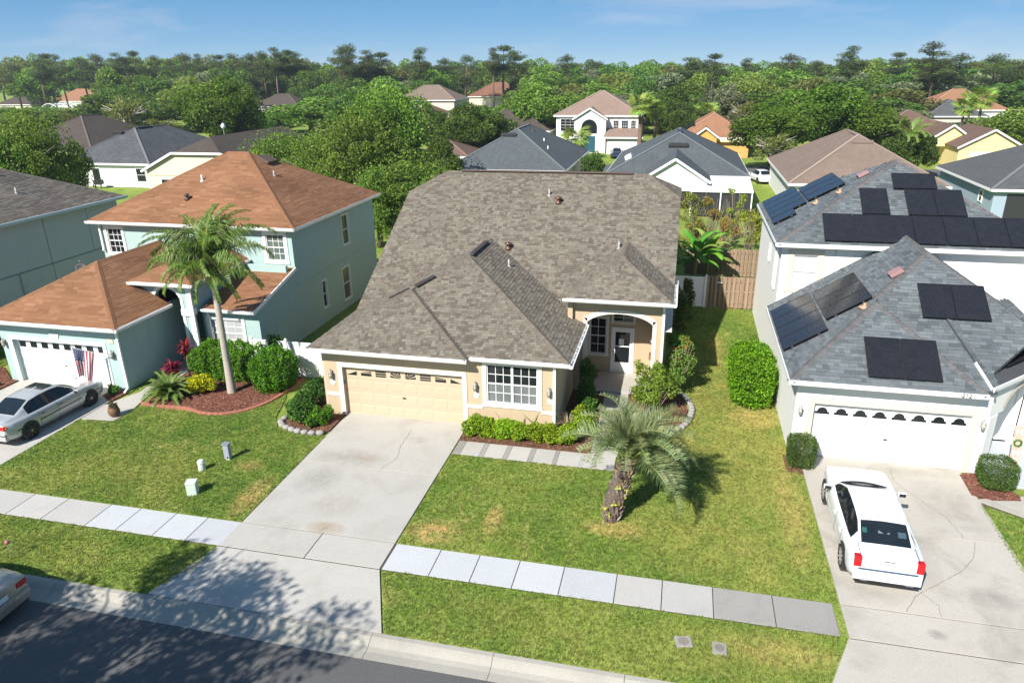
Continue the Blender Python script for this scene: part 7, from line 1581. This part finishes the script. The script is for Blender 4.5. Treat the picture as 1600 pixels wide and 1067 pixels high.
# utility pedestals and boxes on the left lawn
M_ugreen = plain('utility_pale_green', (.52,.58,.52), .6); M_ugrey = plain('utility_grey', (.28,.31,.36), .55)
t = thing('utility_pedestal', 'tall dark grey utility pedestal on the left lawn', 'utility box', (-2.66,-4.3,0)); bevel(obj('cabinet', MB().box(-2.77,-2.55,-4.4,-4.22,.06,.62), M_ugrey, t), .02); obj('cap', MB().box(-2.79,-2.53,-4.42,-4.2,.6,.66), plain('utility_cap', (.2,.22,.26), .5), t); obj('base', MB().box(-2.74,-2.58,-4.37,-4.25,-.02,.07), M_white, t); obj('latch', MB().box(-2.64,-2.6,-4.42,-4.4,.1,.16), M_dark, t)
t = thing('utility_marker', 'small pale green rounded utility marker, middle of the three on the lawn', 'utility box', (-3.15,-5.15,0)); bevel(obj('cabinet', MB().tube([(-3.15,-5.15,-.02),(-3.15,-5.15,.34),(-3.15,-5.15,.4)], [.13,.12,.09], 10), M_ugreen, t, True), .01); obj('lid', MB().tube([(-3.15,-5.15,.3),(-3.15,-5.15,.32)], .135, 10), M_ugreen, t)
t = thing('utility_box', 'square pale green utility box on the left lawn, nearest the pavement', 'utility box', (-2.5,-6.55,0)); bevel(obj('cabinet', MB().obox((-2.5,-6.55,.22), (.94,.34,0), (-.34,.94,0), (0,0,1), .16, .15, .24), M_ugreen, t), .02); bevel(obj('lid', MB().obox((-2.5,-6.55,.46), (.94,.34,0), (-.34,.94,0), (0,0,1), .17, .16, .03), M_ugreen, t), .015)
for k, (x, y) in enumerate(((13.38,-9.84),(14.22,-9.88))):
    t = thing('meter_cover', ['left','right'][k]+' concrete meter cover sunk in the grass strip', 'meter cover', (x,y,0)); bevel(obj('frame', MB().obox((x,y,.018), (.98,.2*(1-k),0), (-.2*(1-k),.98,0), (0,0,1), .2-.03*k, .17+.03*k, .025), M_concold, t), .012); obj('lid', MB().tube([(x,y,.03),(x,y,.05)], .13-.01*k, 14), concrete('cover_lid', (.25,.21,.19), .5), t)
# clay pot on the teal path
t = thing('clay_pot', 'round brown pot with a dark plant on the teal house path', 'pot', (-9.25,-2.2,.02)); obj('pot', MB().lathe((-9.25,-2.2,.018), [(.12,0),(.2,.1),(.235,.22),(.2,.36),(.17,.4),(.19,.43),(.15,.41)], 18), plain('clay', (.17,.085,.045), .6, .25), t, True)
me = shrub_mesh([(-9.25,-2.2,.52,.16,.16,.1)], 240, .1, [(.1,.09,.05),(.06,.07,.03),(.14,.12,.08)], 77); obj('foliage', me, None, t)
# flag on its wall bracket
FL = thing('flag', 'stars and stripes flag hanging from an angled pole on the teal garage', 'flag', (-10.85,.03,1.45)); a = Vector((-10.9,.0,1.62)); b = Vector((-11.95,-.95,2.35)); obj('pole', MB().tube([a,b], .014, 8), M_white, FL); obj('finial', MB().lathe((b.x,b.y,b.z-.03), [(.01,0),(.035,.03),(.01,.07)], 8), M_dark, FL); obj('bracket', MB().box(-10.94,-10.84,-.02,.05,1.5,1.64), M_galv, FL)
d = (a-b).normalized(); flw, flh = .85, 1.35      # hoist runs along the pole, fly hangs down in folds
def fl(u, v):
    """u along the pole from the tip 0..1, v down 0..1"""
    h = b+d*(.06+u*flw*(1-.42*v)); w = .05*math.sin(u*9+v*2)*(v**.6); return h+Vector((w*.8+.05*v, -w-.03*v, -v*flh*(1-.06*math.sin(u*6))))
M_fr = plain('flag_red', (.48,.03,.05), .7); M_fw = plain('flag_white', (.75,.73,.72), .7); M_fb = plain('flag_blue', (.03,.05,.17), .7); NU = 26; NV = 24
stripe = [MB(), MB()]; can = MB()
for i in range(NU):
    for j in range(NV):
        q = [fl(i/NU,j/NV), fl((i+1)/NU,j/NV), fl((i+1)/NU,(j+1)/NV), fl(i/NU,(j+1)/NV)]
        if i < NU*7/13 and j < NV*.4: can.poly(q)
        else: stripe[(i*13//NU) % 2].poly(q)
obj('red_stripes', stripe[0], M_fr, FL, True); obj('white_stripes', stripe[1], M_fw, FL, True); cn = obj('canton', can, M_fb, FL, True); st = MB()
for i in range(6):
    for j in range(5):
        u = (i+.5+.0)/6*7/13*.94+.015; v = (j+.5)/5*.38+.005; c = fl(u,v); n = (fl(u+.02,v)-c).cross(fl(u,v+.02)-c).normalized(); e1_ = (fl(u+.02,v)-c).normalized(); e2_ = n.cross(e1_)
        for s in (1,-1): st.poly([c+n*.006*s+(e1_*math.cos(k*.6283+1.57)+e2_*math.sin(k*.6283+1.57))*(.03 if k % 2 == 0 else .012) for k in range(10)])
obj('star', st, M_fw, cn)
# small driveway marker by the parked car
t = thing('marker_stake', 'small red and white round marker on a stake in the kerbside grass, lower left', 'marker', (-5.6,-10.6,0)); obj('stake', MB().tube([(-5.6,-10.6,-.05),(-5.6,-10.6,.5)], .01, 6), M_galv, t); obj('disc', MB().lathe((-5.6,-10.6,.46), [(.01,0),(.06,.03),(.07,.07),(.05,.12),(.01,.14)], 12), plain('marker_red', (.35,.12,.13), .5), t, True)
# street lamp and pool cage far behind
t = thing('street_lamp', 'slim street lamp with white globe behind the beige clipped-gable house', 'street lamp', (-46,62,0)); obj('post', MB().tube([(-46,62,0),(-46,62,6.0)], [.09,.05], 8), M_galv, t); obj('lamp_globe', MB().lathe((-46,62,6.0), [(.08,0),(.25,.15),(.3,.4),(.15,.65),(.05,.75)], 12), plain('lamp_white', (.75,.75,.75), .3), t, True)
t = thing('pool_cage', 'white arched pool cage frame among trees at the far left', 'pool cage', (-180,171,0))
for k in range(4):
    y = 171+k*4; pts = [(-184+8*s/12, y, 2.4+1.9*math.sin(math.pi*s/12)) for s in range(13)]; obj('arch_rib', MB().tube([(-184,y,0)]+pts+[(-176,y,0)], .1, 5), M_white, t)
for s in (0,3,6,9,12): obj('purlin', MB().tube([(-184+8*s/12, 171, 2.4+1.9*math.sin(math.pi*s/12)), (-184+8*s/12, 183, 2.4+1.9*math.sin(math.pi*s/12))], .09, 5), M_white, t)
obj('barbecue', MB().box(-56.6,-55.6,49.9,50.5,.5,1.0).box(-56.5,-56.42,50,50.08,0,.5).box(-55.75,-55.67,50,50.08,0,.5), M_dark, None, label='dark barbecue grill against the white bungalow back wall', cat='grill')
# ------------------------------------------------------------------ trees
NEAR_TREES = [
   (-15.7, 44, 11.8, 5.2, 'nearA', 'tall bright green tree, highest of the clump behind the teal house'),
   (-15.7, 37, 9.9, 4.3, 'nearB', 'leafy tree in the middle of the clump behind the teal house'),
   (-8.0, 29.5, 7.0, 4.4, 'nearB', 'rounded bright tree at the right end of the clump, touching the beige roof'),
   (-21.0, 40, 7.7, 4.4, 'nearA', 'bushy tree left of the middle of the clump behind the teal house'),
   (-27.7, 44, 7.5, 4.2, 'nearB', 'leafy tree just above the peak of the teal house roof'),
   (-10.6, 41, 7.1, 3.0, 'oakA', 'dark tree behind the right end of the clump beside the beige roof'),
   (-35.2, 50, 5.4, 3.0, 'sparse', 'thin open tree leaning over the beige clipped-gable house'),
   (-10.1, 27.5, 6.1, 3.0, 'nearA', 'low leafy tree in the hollow between the teal house and the beige house'),
   (-55.7, 76, 12.5, 6.6, 'oakB', 'big round bright green tree above the white bungalow'),
   (-43.0, 29, 10.2, 3.9, 'nearB', 'leafy tree rising behind the roof at the left edge'),
   (-43.7, 33, 7.6, 2.6, 'nearB', 'smaller leafy tree in front of the dark brown roof at the left'),
   (-43.3, 27, 8.6, 3.0, 'nearA', 'dark leafy tree at the very left edge behind the brown roof'),
   (-75.5, 80, 10.7, 5.0, 'sparse', 'open pale-stemmed tree above the white bungalow, left of the round tree'),
   (-83.7, 84, 6.2, 3.6, 'oakA', 'dark tree left of the pale-stemmed tree'),
   (-76.2, 88, 6.3, 4.0, 'sparse', 'half-bare pale tree touching the big round tree'),
   (-70.5, 76, 5.3, 3.6, 'oakA', 'dark low tree behind the white bungalow ridge'),
   (-100.7, 95, 4.3, 4.0, 'far2', 'dark spreading tree behind the brown roof'),
   (-15.3, 75, 8.4, 5.4, 'oakA', 'dark spreading oak over the cream garage house'),
   (-22.1, 80, 7.1, 4.0, 'oakA', 'dark oak left of the spreading oak'),
   (-11.9, 106, 10.4, 6.0, 'far7', 'light green tree left of the white two-storey house'),
   (-18.5, 118, 7.8, 5.0, 'far0', 'yellow-green tree behind the brown house'),
   (8.3, 108, 9.6, 5.0, 'oakA', 'dark green tree right of the white two-storey house'),
   (12.7, 104, 7.2, 4.0, 'oakA', 'dark tree between the white and orange houses'),
   (17.0, 128, 13.3, 3.6, 'conifer', 'dark pointed conifer standing above the orange house'),
   (19.9, 122, 10.6, 4.0, 'silver', 'silvery tree right of the dark conifer'),
   (22.3, 112, 7.9, 3.2, 'sparse', 'thin grey-green tree right of the silvery tree'),
   (2.5, 150, 11.7, 5.5, 'far6', 'round olive tree on the skyline above the white two-storey house'),
   (29.9, 84, 10.8, 7.4, 'oakB', 'huge dense green oak above the solar-panel house, highest of three'),
   (23.6, 76, 8.6, 5.6, 'oakB', 'dense green oak at the left of the three above the solar-panel house'),
   (35.1, 82, 8.6, 5.8, 'oakB', 'dense green oak at the right of the three above the solar-panel house'),
   (23.1, 70, 5.8, 3.2, 'sparse', 'bare twiggy tree beside the tan roof'),
   (39.6, 92, 5.1, 3.6, 'far3', 'olive tree behind the yellow house palm'),
   (39.9, 72, 5.8, 2.2, 'far1', 'bushy green tree in front of the yellow house'),
   (37.7, 70, 5.5, 2.4, 'far2', 'second bushy tree in front of the yellow house, left of the other'),
   (56.3, 92, 7.0, 4.6, 'far7', 'bright leafy tree at the right edge above the grey roof'),
   (54.8, 96, 3.5, 2.6, 'far0', 'light green bush-like tree behind the yellow garage gable'),
   (2.4, 60, 4.1, 1.6, 'far1', 'small round tree between the two grey roofs'),
]
BELT = [ (-146.7, 119.7, 4.8, 'far5'), (-128.2, 113.2, 6.0, 'far7'), (-136.5, 130.9, 4.5, 'far3'), (-117.5, 124.5, 8.9, 'far1'), (-104.5, 122.4, 7.5, 'far6'), (-96.6, 126.6, 10.3, 'far5'), (-89.1, 128.6, 10.3, 'far3'), (-76.4, 125.9, 4.5, 'far7'), (-65.0, 121.0, 7.6, 'far7'), (-51.5, 115.4, 9.2, 'far1'), (-44.4, 124.3, 4.1, 'far2'), (-34.2, 119.3, 3.9, 'far5'), (-27.3, 125.3, 5.3, 'far7'), (-17.4, 125.1, 5.8, 'far1'), (-8.3, 129.3, 5.6, 'far4'), (0.7, 128.0, 8.1, 'far4'), (7.4, 128.4, 8.5, 'sparse'), (13.0, 120.4, 6.5, 'far1'), (19.6, 128.7, 6.2, 'far0'), (27.0, 125.9, 8.5, 'far2'), (35.0, 122.1, 5.8, 'sparse'), (41.2, 123.8, 8.4, 'far0'), (46.6, 124.0, 7.4, 'far1'), (49.9, 118.6, 6.3, 'silver'), (58.3, 121.3, 3.0, 'far4'), (65.5, 123.1, 3.3, 'far5'), (-174.7, 146.0, 4.3, 'far1'), (-160.8, 142.4, 3.2, 'far4'), (-154.0, 143.4, 4.7, 'far0'), (-133.7, 134.1, 5.1, 'far5'), (-128.4, 139.3, 10.5, 'far6'), (-112.7, 134.1, 12.7, 'far6'), (-105.6, 141.2, 11.7, 'far5'), (-95.2, 138.6, 11.3, 'far2'), (-86.1, 139.8, 3.2, 'far6'), (-70.7, 137.3, 9.7, 'far1'), (-61.2, 134.8, 9.0, 'far2'), (-56.1, 140.9, 8.4, 'far7'), (-36.4, 148.1, 4.6, 'far1'), (-28.2, 144.6, 4.5, 'far7'), (-19.6, 138.3, 10.4, 'far6'), (-13.4, 140.5, 9.6, 'far3'), (-5.6, 135.8, 8.0, 'far0'), (2.7, 150.8, 7.5, 'far3'), (12.5, 137.0, 7.8, 'far6'), (21.1, 142.3, 8.3, 'far2'), (26.8, 134.2, 9.7, 'far5'), (32.4, 133.8, 8.1, 'far7'), (42.2, 149.1, 7.2, 'far7'), (48.8, 146.4, 9.9, 'far1'), (53.7, 142.4, 8.1, 'far3'), (-200.0, 170.8, 3.4, 'far0'), (-172.9, 156.9, 3.4, 'far1'), (-151.2, 157.0, 3.4, 'far0'), (-157.4, 173.5, 14.4, 'far7'), (-139.3, 161.7, 12.7, 'far2'), (-133.6, 166.6, 12.1, 'far2'), (-119.2, 158.2, 13.1, 'far4'), (-107.6, 157.4, 12.8, 'far1'), (-82.0, 163.6, 10.3, 'far6'), (-74.0, 165.6, 11.7, 'far6'), (-66.4, 163.7, 11.0, 'far7'), (-58.3, 172.2, 11.0, 'far6'), (-27.7, 157.9, 4.2, 'far5'), (-24.4, 169.9, 11.4, 'far0'), (-18.5, 171.8, 11.4, 'far1'), (-10.8, 158.2, 9.3, 'far7'), (-3.7, 173.1, 9.0, 'far5'), (5.9, 169.8, 11.4, 'far4'), (14.6, 169.5, 11.1, 'far7'), (20.1, 166.2, 10.4, 'far7'), (25.9, 160.5, 10.8, 'far5'), (34.2, 162.6, 10.1, 'far2'), (39.8, 157.5, 10.1, 'far3'), (50.6, 169.5, 9.8, 'far1'), (58.0, 168.1, 8.8, 'far4'), (65.8, 172.2, 8.9, 'far1'), (71.0, 172.5, 8.6, 'far4'), (79.0, 161.7, 9.2, 'far1'), (85.7, 161.3, 8.1, 'far6'), (-206.6, 194.9, 15.3, 'far0'), (-173.8, 191.0, 13.4, 'far3'), (-158.8, 188.2, 13.1, 'far6'), (-142.8, 185.1, 14.1, 'far1'), (-140.1, 198.3, 13.4, 'far7'), (-122.8, 185.7, 14.7, 'far1'), (-118.5, 197.2, 12.6, 'far1'), (-101.3, 188.6, 14.0, 'far6'), (-97.7, 196.0, 13.3, 'far2'), (-87.3, 193.2, 11.8, 'far0'), (-77.2, 189.7, 12.1, 'far1'), (-66.8, 188.0, 10.5, 'far4'), (-61.5, 193.0, 12.3, 'far0'), (-32.9, 195.5, 10.9, 'far1'), (-22.4, 193.1, 10.0, 'far4'), (-15.2, 187.3, 11.2, 'far6'), (-6.0, 184.3, 11.0, 'far5'), (1.9, 197.0, 11.8, 'far6'), (8.5, 183.5, 9.9, 'far2'), (17.2, 191.0, 10.6, 'far5'), (24.3, 184.2, 11.3, 'far0'), (33.2, 190.8, 10.0, 'far6'), (39.7, 187.9, 11.2, 'far7'), (44.5, 185.4, 10.6, 'far6'), (51.5, 188.3, 10.9, 'far4'), (61.4, 196.2, 10.7, 'far0'), (64.3, 183.0, 11.3, 'far6'), (72.3, 184.4, 11.0, 'far3'), (83.0, 194.5, 9.3, 'far5'), (84.9, 184.5, 10.4, 'far4'), (91.9, 185.5, 10.7, 'far6'), (101.1, 197.0, 9.1, 'silver'), (-258.6, 222.4, 17.5, 'sparse'), (-248.6, 226.5, 18.2, 'far3'), (-193.9, 221.2, 17.0, 'silver'), (-182.9, 225.3, 17.7, 'far5'), (-166.9, 215.2, 16.8, 'far0'), (-156.9, 216.8, 15.1, 'far7'), (-151.2, 226.4, 17.2, 'far5'), (-136.2, 224.3, 15.4, 'far2'), (-124.9, 226.5, 14.6, 'far3'), (-106.0, 213.0, 14.2, 'far0'), (-99.1, 213.9, 14.8, 'far3'), (-90.3, 218.6, 13.8, 'far5'), (-84.1, 224.6, 13.9, 'far3'), (-76.0, 224.0, 12.6, 'far2'), (-66.4, 221.7, 13.5, 'far1'), (-33.1, 212.1, 13.2, 'far0'), (-26.7, 223.7, 13.3, 'far0'), (-16.9, 211.5, 13.2, 'silver'), (-10.8, 219.5, 13.8, 'far1'), (-1.4, 213.2, 13.1, 'far0'), (7.4, 225.2, 13.1, 'far3'), (17.7, 215.5, 12.9, 'far1'), (27.1, 217.2, 12.0, 'far0'), (36.1, 221.7, 11.1, 'far0'), (40.8, 214.1, 13.1, 'far0'), (48.1, 227.2, 11.7, 'far1'), (57.7, 225.5, 12.0, 'far7'), (65.3, 216.5, 12.9, 'far5'), (74.3, 216.3, 12.7, 'far7'), (80.0, 217.0, 11.9, 'far6'), (91.0, 224.3, 12.2, 'far6'), (100.6, 227.6, 11.2, 'far2'), (106.3, 225.0, 11.9, 'far3'), (111.8, 224.0, 11.9, 'far5'), (-288.7, 248.8, 19.4, 'far6'), (-290.7, 259.7, 19.6, 'far6'), (-281.7, 261.2, 20.1, 'far5'), (-258.0, 254.1, 18.0, 'far7'), (-241.7, 252.7, 19.1, 'far0'), (-225.5, 247.9, 17.3, 'far4'), (-224.3, 257.7, 19.5, 'far1'), (-215.0, 257.6, 19.2, 'far5'), (-210.6, 263.4, 19.0, 'far1'), (-195.1, 260.1, 18.3, 'far5'), (-173.6, 249.4, 17.6, 'far1'), (-164.1, 248.0, 16.7, 'far0'), (-158.0, 262.1, 18.2, 'far0'), (-145.9, 260.9, 18.0, 'far5'), (-133.9, 261.7, 16.5, 'far2'), (-115.6, 248.0, 15.3, 'far7'), (-105.2, 249.7, 14.3, 'far4'), (-94.1, 247.4, 14.4, 'far2'), (-87.1, 255.9, 15.8, 'far6'), (-77.5, 256.9, 14.3, 'far1'), (-66.8, 252.0, 13.4, 'far3'), (-58.6, 249.0, 15.0, 'far7'), (-50.9, 263.8, 13.4, 'far5'), (-36.5, 253.5, 14.0, 'silver'), (-25.0, 254.7, 12.9, 'far6'), (-17.0, 262.6, 12.7, 'far2'), (-4.2, 247.7, 14.3, 'far6'), (3.2, 257.5, 13.5, 'far0'), (13.5, 253.8, 13.9, 'far2'), (23.4, 251.2, 12.7, 'far0'), (30.6, 247.4, 13.3, 'far1'), (41.9, 263.6, 12.6, 'sparse'), (50.4, 248.9, 13.1, 'far2'), (59.4, 255.8, 12.7, 'far2'), (69.0, 254.3, 13.1, 'far7'), (77.5, 250.4, 12.9, 'far7'), (84.2, 255.6, 13.1, 'far4'), (88.8, 249.7, 13.2, 'far6'), (99.4, 260.1, 11.2, 'sparse'), (100.5, 246.2, 12.8, 'far3'), (110.4, 255.8, 12.9, 'far0'), (118.7, 260.4, 12.4, 'far3'), (122.5, 253.7, 12.7, 'far5'), (-319.7, 280.5, 20.3, 'far0'), (-307.3, 285.2, 20.2, 'far7'), (-285.9, 279.0, 21.3, 'far0'), (-282.7, 292.3, 19.6, 'far3'), (-265.1, 290.7, 19.2, 'far5'), (-241.7, 279.1, 19.9, 'far1'), (-232.0, 285.8, 18.5, 'far3'), (-223.0, 290.5, 19.9, 'far3'), (-199.6, 281.7, 20.2, 'far4'), (-193.4, 290.9, 18.4, 'far7'), (-176.6, 286.3, 20.2, 'far4'), (-165.4, 288.8, 19.4, 'far7'), (-152.5, 282.7, 18.2, 'far4'), (-139.8, 287.6, 15.4, 'far1'), (-122.6, 282.9, 17.2, 'far7'), (-116.3, 293.1, 16.9, 'silver'), (-101.2, 281.1, 16.3, 'far0'), (-90.3, 277.4, 14.7, 'far1'), (-83.7, 285.5, 16.8, 'far6'), (-71.7, 290.7, 15.3, 'far0'), (-58.8, 277.2, 14.3, 'far1'), (-50.1, 285.8, 15.9, 'far0'), (-39.8, 278.6, 14.0, 'far7'), (-32.9, 288.1, 13.8, 'far5'), (-24.8, 289.7, 16.0, 'far1'), (-16.5, 291.7, 14.0, 'far0'), (-2.9, 282.9, 14.5, 'far0'), (6.4, 281.1, 13.3, 'far0'), (14.1, 282.3, 15.2, 'far7'), (21.6, 292.9, 15.0, 'sparse'), (33.5, 282.4, 14.6, 'silver'), (42.7, 281.6, 13.5, 'far0'), (52.1, 290.1, 13.2, 'far4'), (60.2, 284.0, 13.6, 'far4'), (71.6, 286.7, 14.2, 'far7'), (83.8, 293.3, 14.1, 'far7'), (87.7, 279.6, 13.8, 'far0'), (102.0, 291.7, 13.3, 'far0'), (107.7, 290.3, 12.2, 'sparse'), (117.1, 289.8, 12.8, 'far0'), (121.7, 278.6, 12.9, 'far5'), (130.4, 282.7, 12.6, 'far2'), (142.2, 293.6, 12.3, 'far7') ]
PINES = [(-210.0, 190, 16.2), (-194.7, 185, 17.6), (-205.5, 200, 19.5), (-195.5, 195, 18.8), (-191.1, 200, 18.4), (-190.3, 205, 19.3), (-172.7, 195, 19.2), (-169.3, 200, 19.7), (-167.0, 205, 18.1), (-157.7, 200, 17.1), (-147.2, 195, 18.6), (-152.6, 210, 18.7), (-137.7, 200, 18.0), (-137.4, 205, 18.2), (-124.0, 195, 18.4), (-116.0, 190, 18.6), (-109.1, 185, 19.5), (-108.1, 190, 18.8), (-106.5, 195, 18.1), (-83.8, 180, 19.6), (-83.8, 185, 19.9), (-79.1, 185, 18.2), (-76.2, 190, 17.6), (-61.5, 180, 18.2), (-68.1, 220, 16.3), (-54.3, 200, 16.6), (-41.4, 185, 18.2), (-39.8, 190, 18.8), (-39.3, 200, 17.4), (-22.2, 190, 16.3), (-16.2, 230, 14.4), (12.2, 185, 14.8), (19.4, 180, 15.5), (30.6, 240, 14.5), (39.4, 190, 15.5), (49.5, 220, 13.6), (49.7, 170, 16.6), (66.6, 200, 15.3), (66.4, 165, 16.8), (73.1, 175, 14.8), (78.3, 165, 14.3), (84.6, 170, 12.8)]
HT = {'nearA': 10.9, 'nearB': 8.2, 'oakA': 12.0, 'oakB': 11.5, 'sparse': 9.2, 'silver': 10.2, 'conifer': 13.4}
RT = {'nearA': 5.0, 'nearB': 4.0, 'oakA': 6.0, 'oakB': 6.0, 'sparse': 4.5, 'silver': 4.0, 'conifer': 3.2}
rt = random.Random(21)
for (x, y, z, R_, key, lab) in NEAR_TREES:
    put_tree('leafy_tree' if key not in ('conifer',) else 'conifer_tree', lab, key, (x,y,-.03), R_/RT.get(key, 5.0), rt.random()*6.28, sz=z/HT.get(key, 11.2))
FL_ = {'far0': 'bright green broadleaf tree massed in the distant wood below the skyline', 'far1': 'mid-green broadleaf tree massed in the distant wood below the skyline', 'far2': 'dark green broadleaf tree massed in the distant wood below the skyline', 'far3': 'olive broadleaf tree massed in the distant wood below the skyline', 'far4': 'pale grey-green tree massed in the distant wood below the skyline', 'far5': 'lime-yellow tree massed in the distant wood below the skyline', 'far6': 'mid-green broadleaf tree massed in the distant wood below the skyline', 'far7': 'bright green broadleaf tree massed in the distant wood below the skyline', 'silver': 'silvery tree massed in the distant wood below the skyline', 'sparse': 'half-bare pale-stemmed tree in the distant wood below the skyline'}
for (x, y, z, key) in BELT:
    w = rt.uniform(1.15,1.75); put_tree('wood_tree', FL_[key], key, (x,y,-.03), w, rt.random()*6.28, group='trees of the distant wood, '+FL_[key].split(' tree')[0], sz=z/HT.get(key, 11.2))
for i, (x, y, z) in enumerate(PINES):
    put_tree('pine_tree', 'tall bare-stemmed pine with tufted flat crown standing above the wood on the skyline', 'pine%d' % (i*7 % 5), (x,y,-.03), rt.uniform(1.25,1.9), rt.random()*6.28, group='pines on the skyline', sz=z/19.6)
# palms among the far houses
def fan_mesh(R_, n, pal, rng):
    V, F, Cc = [], [], []
    for k in range(n):
        a = -1.9+3.8*k/(n-1); d = Vector((math.cos(a), math.sin(a), .12*rng.uniform(-1,1))).normalized(); s = Vector((-d.y,d.x,0))*R_*.035; st = Vector((R_*.55,0,0)); c = tuple(x*rng.uniform(.8,1.2) for x in pal[int(rng.integers(len(pal)))]); b = len(V); m = st+d*R_*.4; tip = st+d*R_*.75+Vector((0,0,-.22*R_))
        V += [tuple(st), tuple(m+s), tuple(tip), tuple(m-s)]; F.append((b,b+1,b+2,b+3)); Cc += [(*c,1)]*4
    b = len(V); V += [(0,-.02,0),(0,.02,0),(R_*.55,.02,.03),(R_*.55,-.02,.03)]; F.append((b,b+1,b+2,b+3)); Cc += [(.2,.2,.06,1)]*4
    me = bpy.data.meshes.new('frond'); me.from_pydata(V, [], F); me.materials.append(M_frond); set_col(me, Cc); me.update(); return me
rf_ = np.random.default_rng(4); ffan = [fan_mesh(1.5, 22, [(.16,.22,.05),(.2,.25,.06),(.12,.17,.035)], rf_) for _ in range(2)]; fq = [frond_mesh(3.2, 40, .8, 1.5, .6, [(.1,.16,.03),(.08,.13,.025),(.14,.17,.05)], rf_, .06, .2, .6) for _ in range(2)]
def far_palm(label, x, y, h, kind, s=1.0, r=.2):
    fr = [(ffan[k % 2] if kind == 'w' else fq[k % 2], k*2.4+x, [.95,.45,.0,-.5][k % 4] if kind == 'w' else [.75,.4,.05,-.15][k % 4], rt.uniform(-.3,.3), s*rt.uniform(.85,1.1)) for k in range(26 if kind == 'w' else 18)]
    palm('fan_palm' if kind == 'w' else 'feather_palm', label, (x,y,0), [(0,0,-.05),(.1,0,h*.5),(0,0,h)], [r*1.2,r,r*.9], fr, trunk_mat=M_barkp if kind == 'w' else M_palmt)
far_palm('tall fan palm with red-brown trunk before the white two-storey house', 6.0, 87.5, 7.6, 'w', 1.3, .34); far_palm('second fan palm just behind the tall one, paler trunk', 8.0, 91, 6.6, 'w', 1.15, .25); far_palm('short bright yellow-green palm at the white house entry', -3.2, 86, 2.7, 'w', 1.5, .22)
far_palm('large feathery palm with pale trunk in front of the yellow house', 37.9, 70, 5.0, 'q', 1.0, .3)
for k, (x, y, h) in enumerate(((56.6,105,7.4),(59.5,121,5.4),(62.0,126,6.6),(13.4,110,4.6),(16.2,112,5.0))): far_palm('slim palm among the far trees at the right edge' if k < 3 else 'slim palm in the trees behind the orange house', x, y, h, 'w', 1.3, .2)
for o in bpy.data.objects:
    if o.get('label', '').startswith('slim palm'): o['group'] = 'slim palms among far trees, '+('right edge' if 'right edge' in o['label'] else 'orange house')
# street tree across the road: out of view behind the camera's left, its shadow lies on the drive
rng = np.random.default_rng(71); L = crown_lumps(5.4, 6.5, 4.6, 62, rng, (.12,.24)); C, N = lump_points(23000, L, rng, .2)
TREES['street'] = (None, leaf_mesh('crown', C, N, .19, .5, PAL['mid'], M_leaf, rng, .8)); mb = MB(); limbs(mb, (0,0,-.1), 6.0, 4.4, 4.6, 6.0, 22, rng, .22); TREES['street'] = (mb.mesh('trunk', M_bark, True), TREES['street'][1])
put_tree('street_tree', 'tree across the street whose dappled shadow falls on the road and drive', 'street', (-3.4,-21.8,-.03), 1.0, 1.0)
# ------------------------------------------------------------------ thin haze volume added to brighten and pale the far trees
_hm = bpy.data.materials.new('haze_air'); _hm.use_nodes = True; _hn = _hm.node_tree.nodes; _hn.remove(_hn['Principled BSDF'])
_pv = _hn.new('ShaderNodeVolumePrincipled'); _pv.inputs['Color'].default_value = (.86,.92,1.0,1); _pv.inputs['Density'].default_value = .00025; _pv.inputs['Anisotropy'].default_value = .2
_hm.node_tree.links.new(_pv.outputs[0], _hn['Material Output'].inputs['Volume'])
obj('haze', MB().box(-420,320,-120,460,-1.3,26), _hm, None, label='thin pale haze added to lighten the distant trees', cat='haze', kind='stuff')
